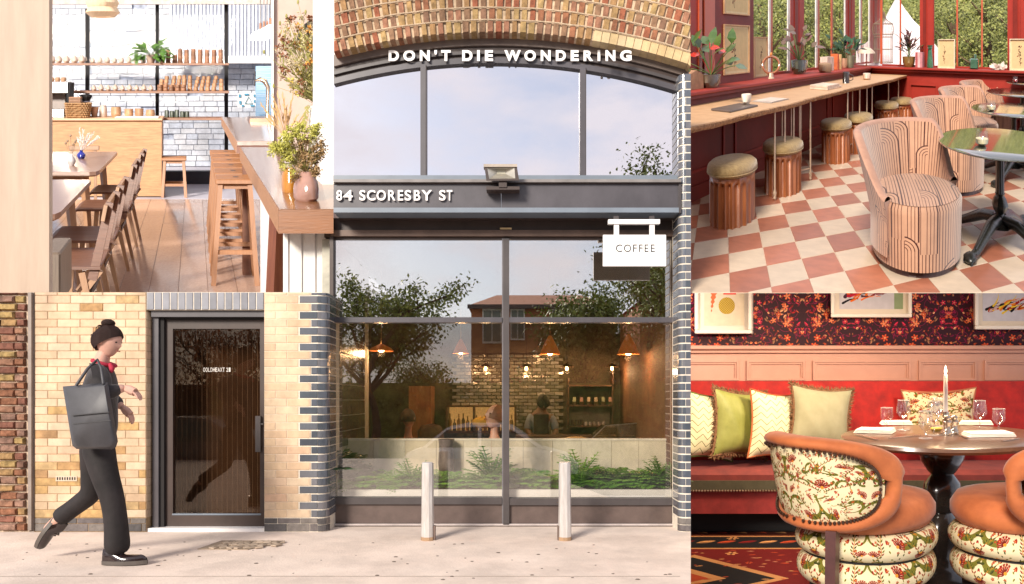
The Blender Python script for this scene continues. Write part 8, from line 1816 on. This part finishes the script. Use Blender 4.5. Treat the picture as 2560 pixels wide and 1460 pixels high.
# embroidered chairs
def emb_chair(cx, cy, sgn, label):
    t = thing('embroidered_chair', label, 'chair', (cx, cy, 0), C, 'embroidered tub chairs'); Rr = .405
    A0, A1 = (R(150), R(291)) if sgn > 0 else (R(180-150), R(180-291))
    H0, H1 = .445, .825; nx = 3.0
    def S(x, z, r):                       # x,z in [-1,1] over the shell; r radius
        a = (A0+A1)/2+(A1-A0)/2*x; h = (H0+H1)/2+(H1-H0)/2*z; tp_ = .035*z; return (cx+(r+tp_)*math.cos(a), cy+(r+tp_)*math.sin(a), h)
    def disc(u, v):                        # square to superellipse
        a, b_ = 2*u-1, 2*v-1; m = max(abs(a), abs(b_)); 
        if m == 0: return 0, 0
        L = (abs(a)**nx+abs(b_)**nx)**(1/nx); return a*m/L, b_*m/L
    b = MB(); n = 30
    ins = lambda u, v, k: tuple(k*q for q in disc(u, v))
    b.grid(lambda u, v: S(*ins(u, v, .84), Rr+.012*(1-max(abs(2*u-1), abs(2*v-1))**4)), n, n, us=1, vs=1)
    for q in b.uv: b.uv[q] = [((u_-(.70 if sgn > 0 else .30))*2.2+.5, .1+.85*v_) for u_, v_ in b.uv[q]]
    part(b, 'embroidered_back', I_flor, t, smooth=80)
    b = MB(); b.grid(lambda u, v: S(*ins(u, v, .9), Rr-.075-.03*(1-max(abs(2*u-1), abs(2*v-1))**2)), n, n); part(b, 'inner_back', M_org, t, smooth=80)
    b = MB(); m_ = 72; sg = 12; ids = []
    for i in range(m_):
        a = 2*math.pi*i/m_; ex, ez = math.copysign(abs(math.cos(a))**(2/nx), math.cos(a)), math.copysign(abs(math.sin(a))**(2/nx), math.sin(a)); row = []
        th_ = .062 if ez > .2 else .05
        for k in range(sg):
            ph = 2*math.pi*k/sg; cr = math.cos(ph); sr = math.sin(ph); f = .90+.115*cr*(1 if ez < .2 else 1.15); wr = 1+.02*math.sin(5*a+2*ph); row.append(b.add(S(ex*(f if abs(ex) < .99 else .93+.07*cr), ez*(.90+.15*cr), Rr-.034+(.060 if sg else 0)*sr*wr)))
        ids.append(row)
    for i in range(m_):
        for k in range(sg): b.face((ids[i][k], ids[(i+1) % m_][k], ids[(i+1) % m_][(k+1) % sg], ids[i][(k+1) % sg]))
    part(b, 'padded_rim', M_org, t, smooth=80)
    b = MB()
    for i in range(108):
        a = 2*math.pi*i/108; ex, ez = math.copysign(abs(math.cos(a))**(2/nx), math.cos(a))*.80, math.copysign(abs(math.sin(a))**(2/nx), math.sin(a))*.79; b.ball(S(ex, ez, Rr+.022), .0078, 6, 5)
    part(b, 'nailheads', M_nail, t, kind='stuff', smooth=60)
    b = MB(); b.lathe((cx, cy, .415), [(.20, 0), (.285, .008), (.312, .045), (.312, .085), (.285, .125), (.20, .142), (.0, .148)], 56, mod=lambda a, z: 1+.008*math.sin(3*a)); part(b, 'seat_cushion', M_org, t, smooth=80)
    for k, (h0, h1, r_) in enumerate(((.30, .42, .318), (.17, .305, .310))):
        b = MB(); b.grid(lambda u, v: (cx+(r_-.055+.06*math.sin(math.pi*v)**.5)*math.cos(2*math.pi*u), cy+(r_-.055+.06*math.sin(math.pi*v)**.5)*math.sin(2*math.pi*u), h0+(h1-h0)*v+.006*math.sin(4*math.pi*u)), 64, 10, us=4, vs=.27, closeu=True); part(b, 'base_roll', I_flor, t, smooth=80)
    b = MB(); b.lathe((cx, cy, .04), [(.25, 0), (.26, .13), (.28, .26), (.28, .37)], 40); part(b, 'base_core', M_black, t)
    a = A1-(A1-A0)*.30; px_, py_ = cx+.40*math.cos(a), cy+.40*math.sin(a); b = MB(); b.beam((px_, py_, 0), (cx+.385*math.cos(a), cy+.385*math.sin(a), .46), .042, .042, w2=.046); part(b, 'back_leg', mat('dark_red_leg3', (.07, .018, .014), rough=.35), t)
    for a in (R(45), R(135), R(225), R(315)): b = MB(); b.lathe((cx+.2*math.cos(a), cy+.2*math.sin(a), 0), [(.015, 0), (.022, .05)], 10); part(b, 'foot', M_black, t)
emb_chair(.03, 3.25, 1, 'left embroidered chair with burnt orange velvet rim and seat')
emb_chair(.72, 3.25, -1, 'right embroidered chair, cut by the right edge')
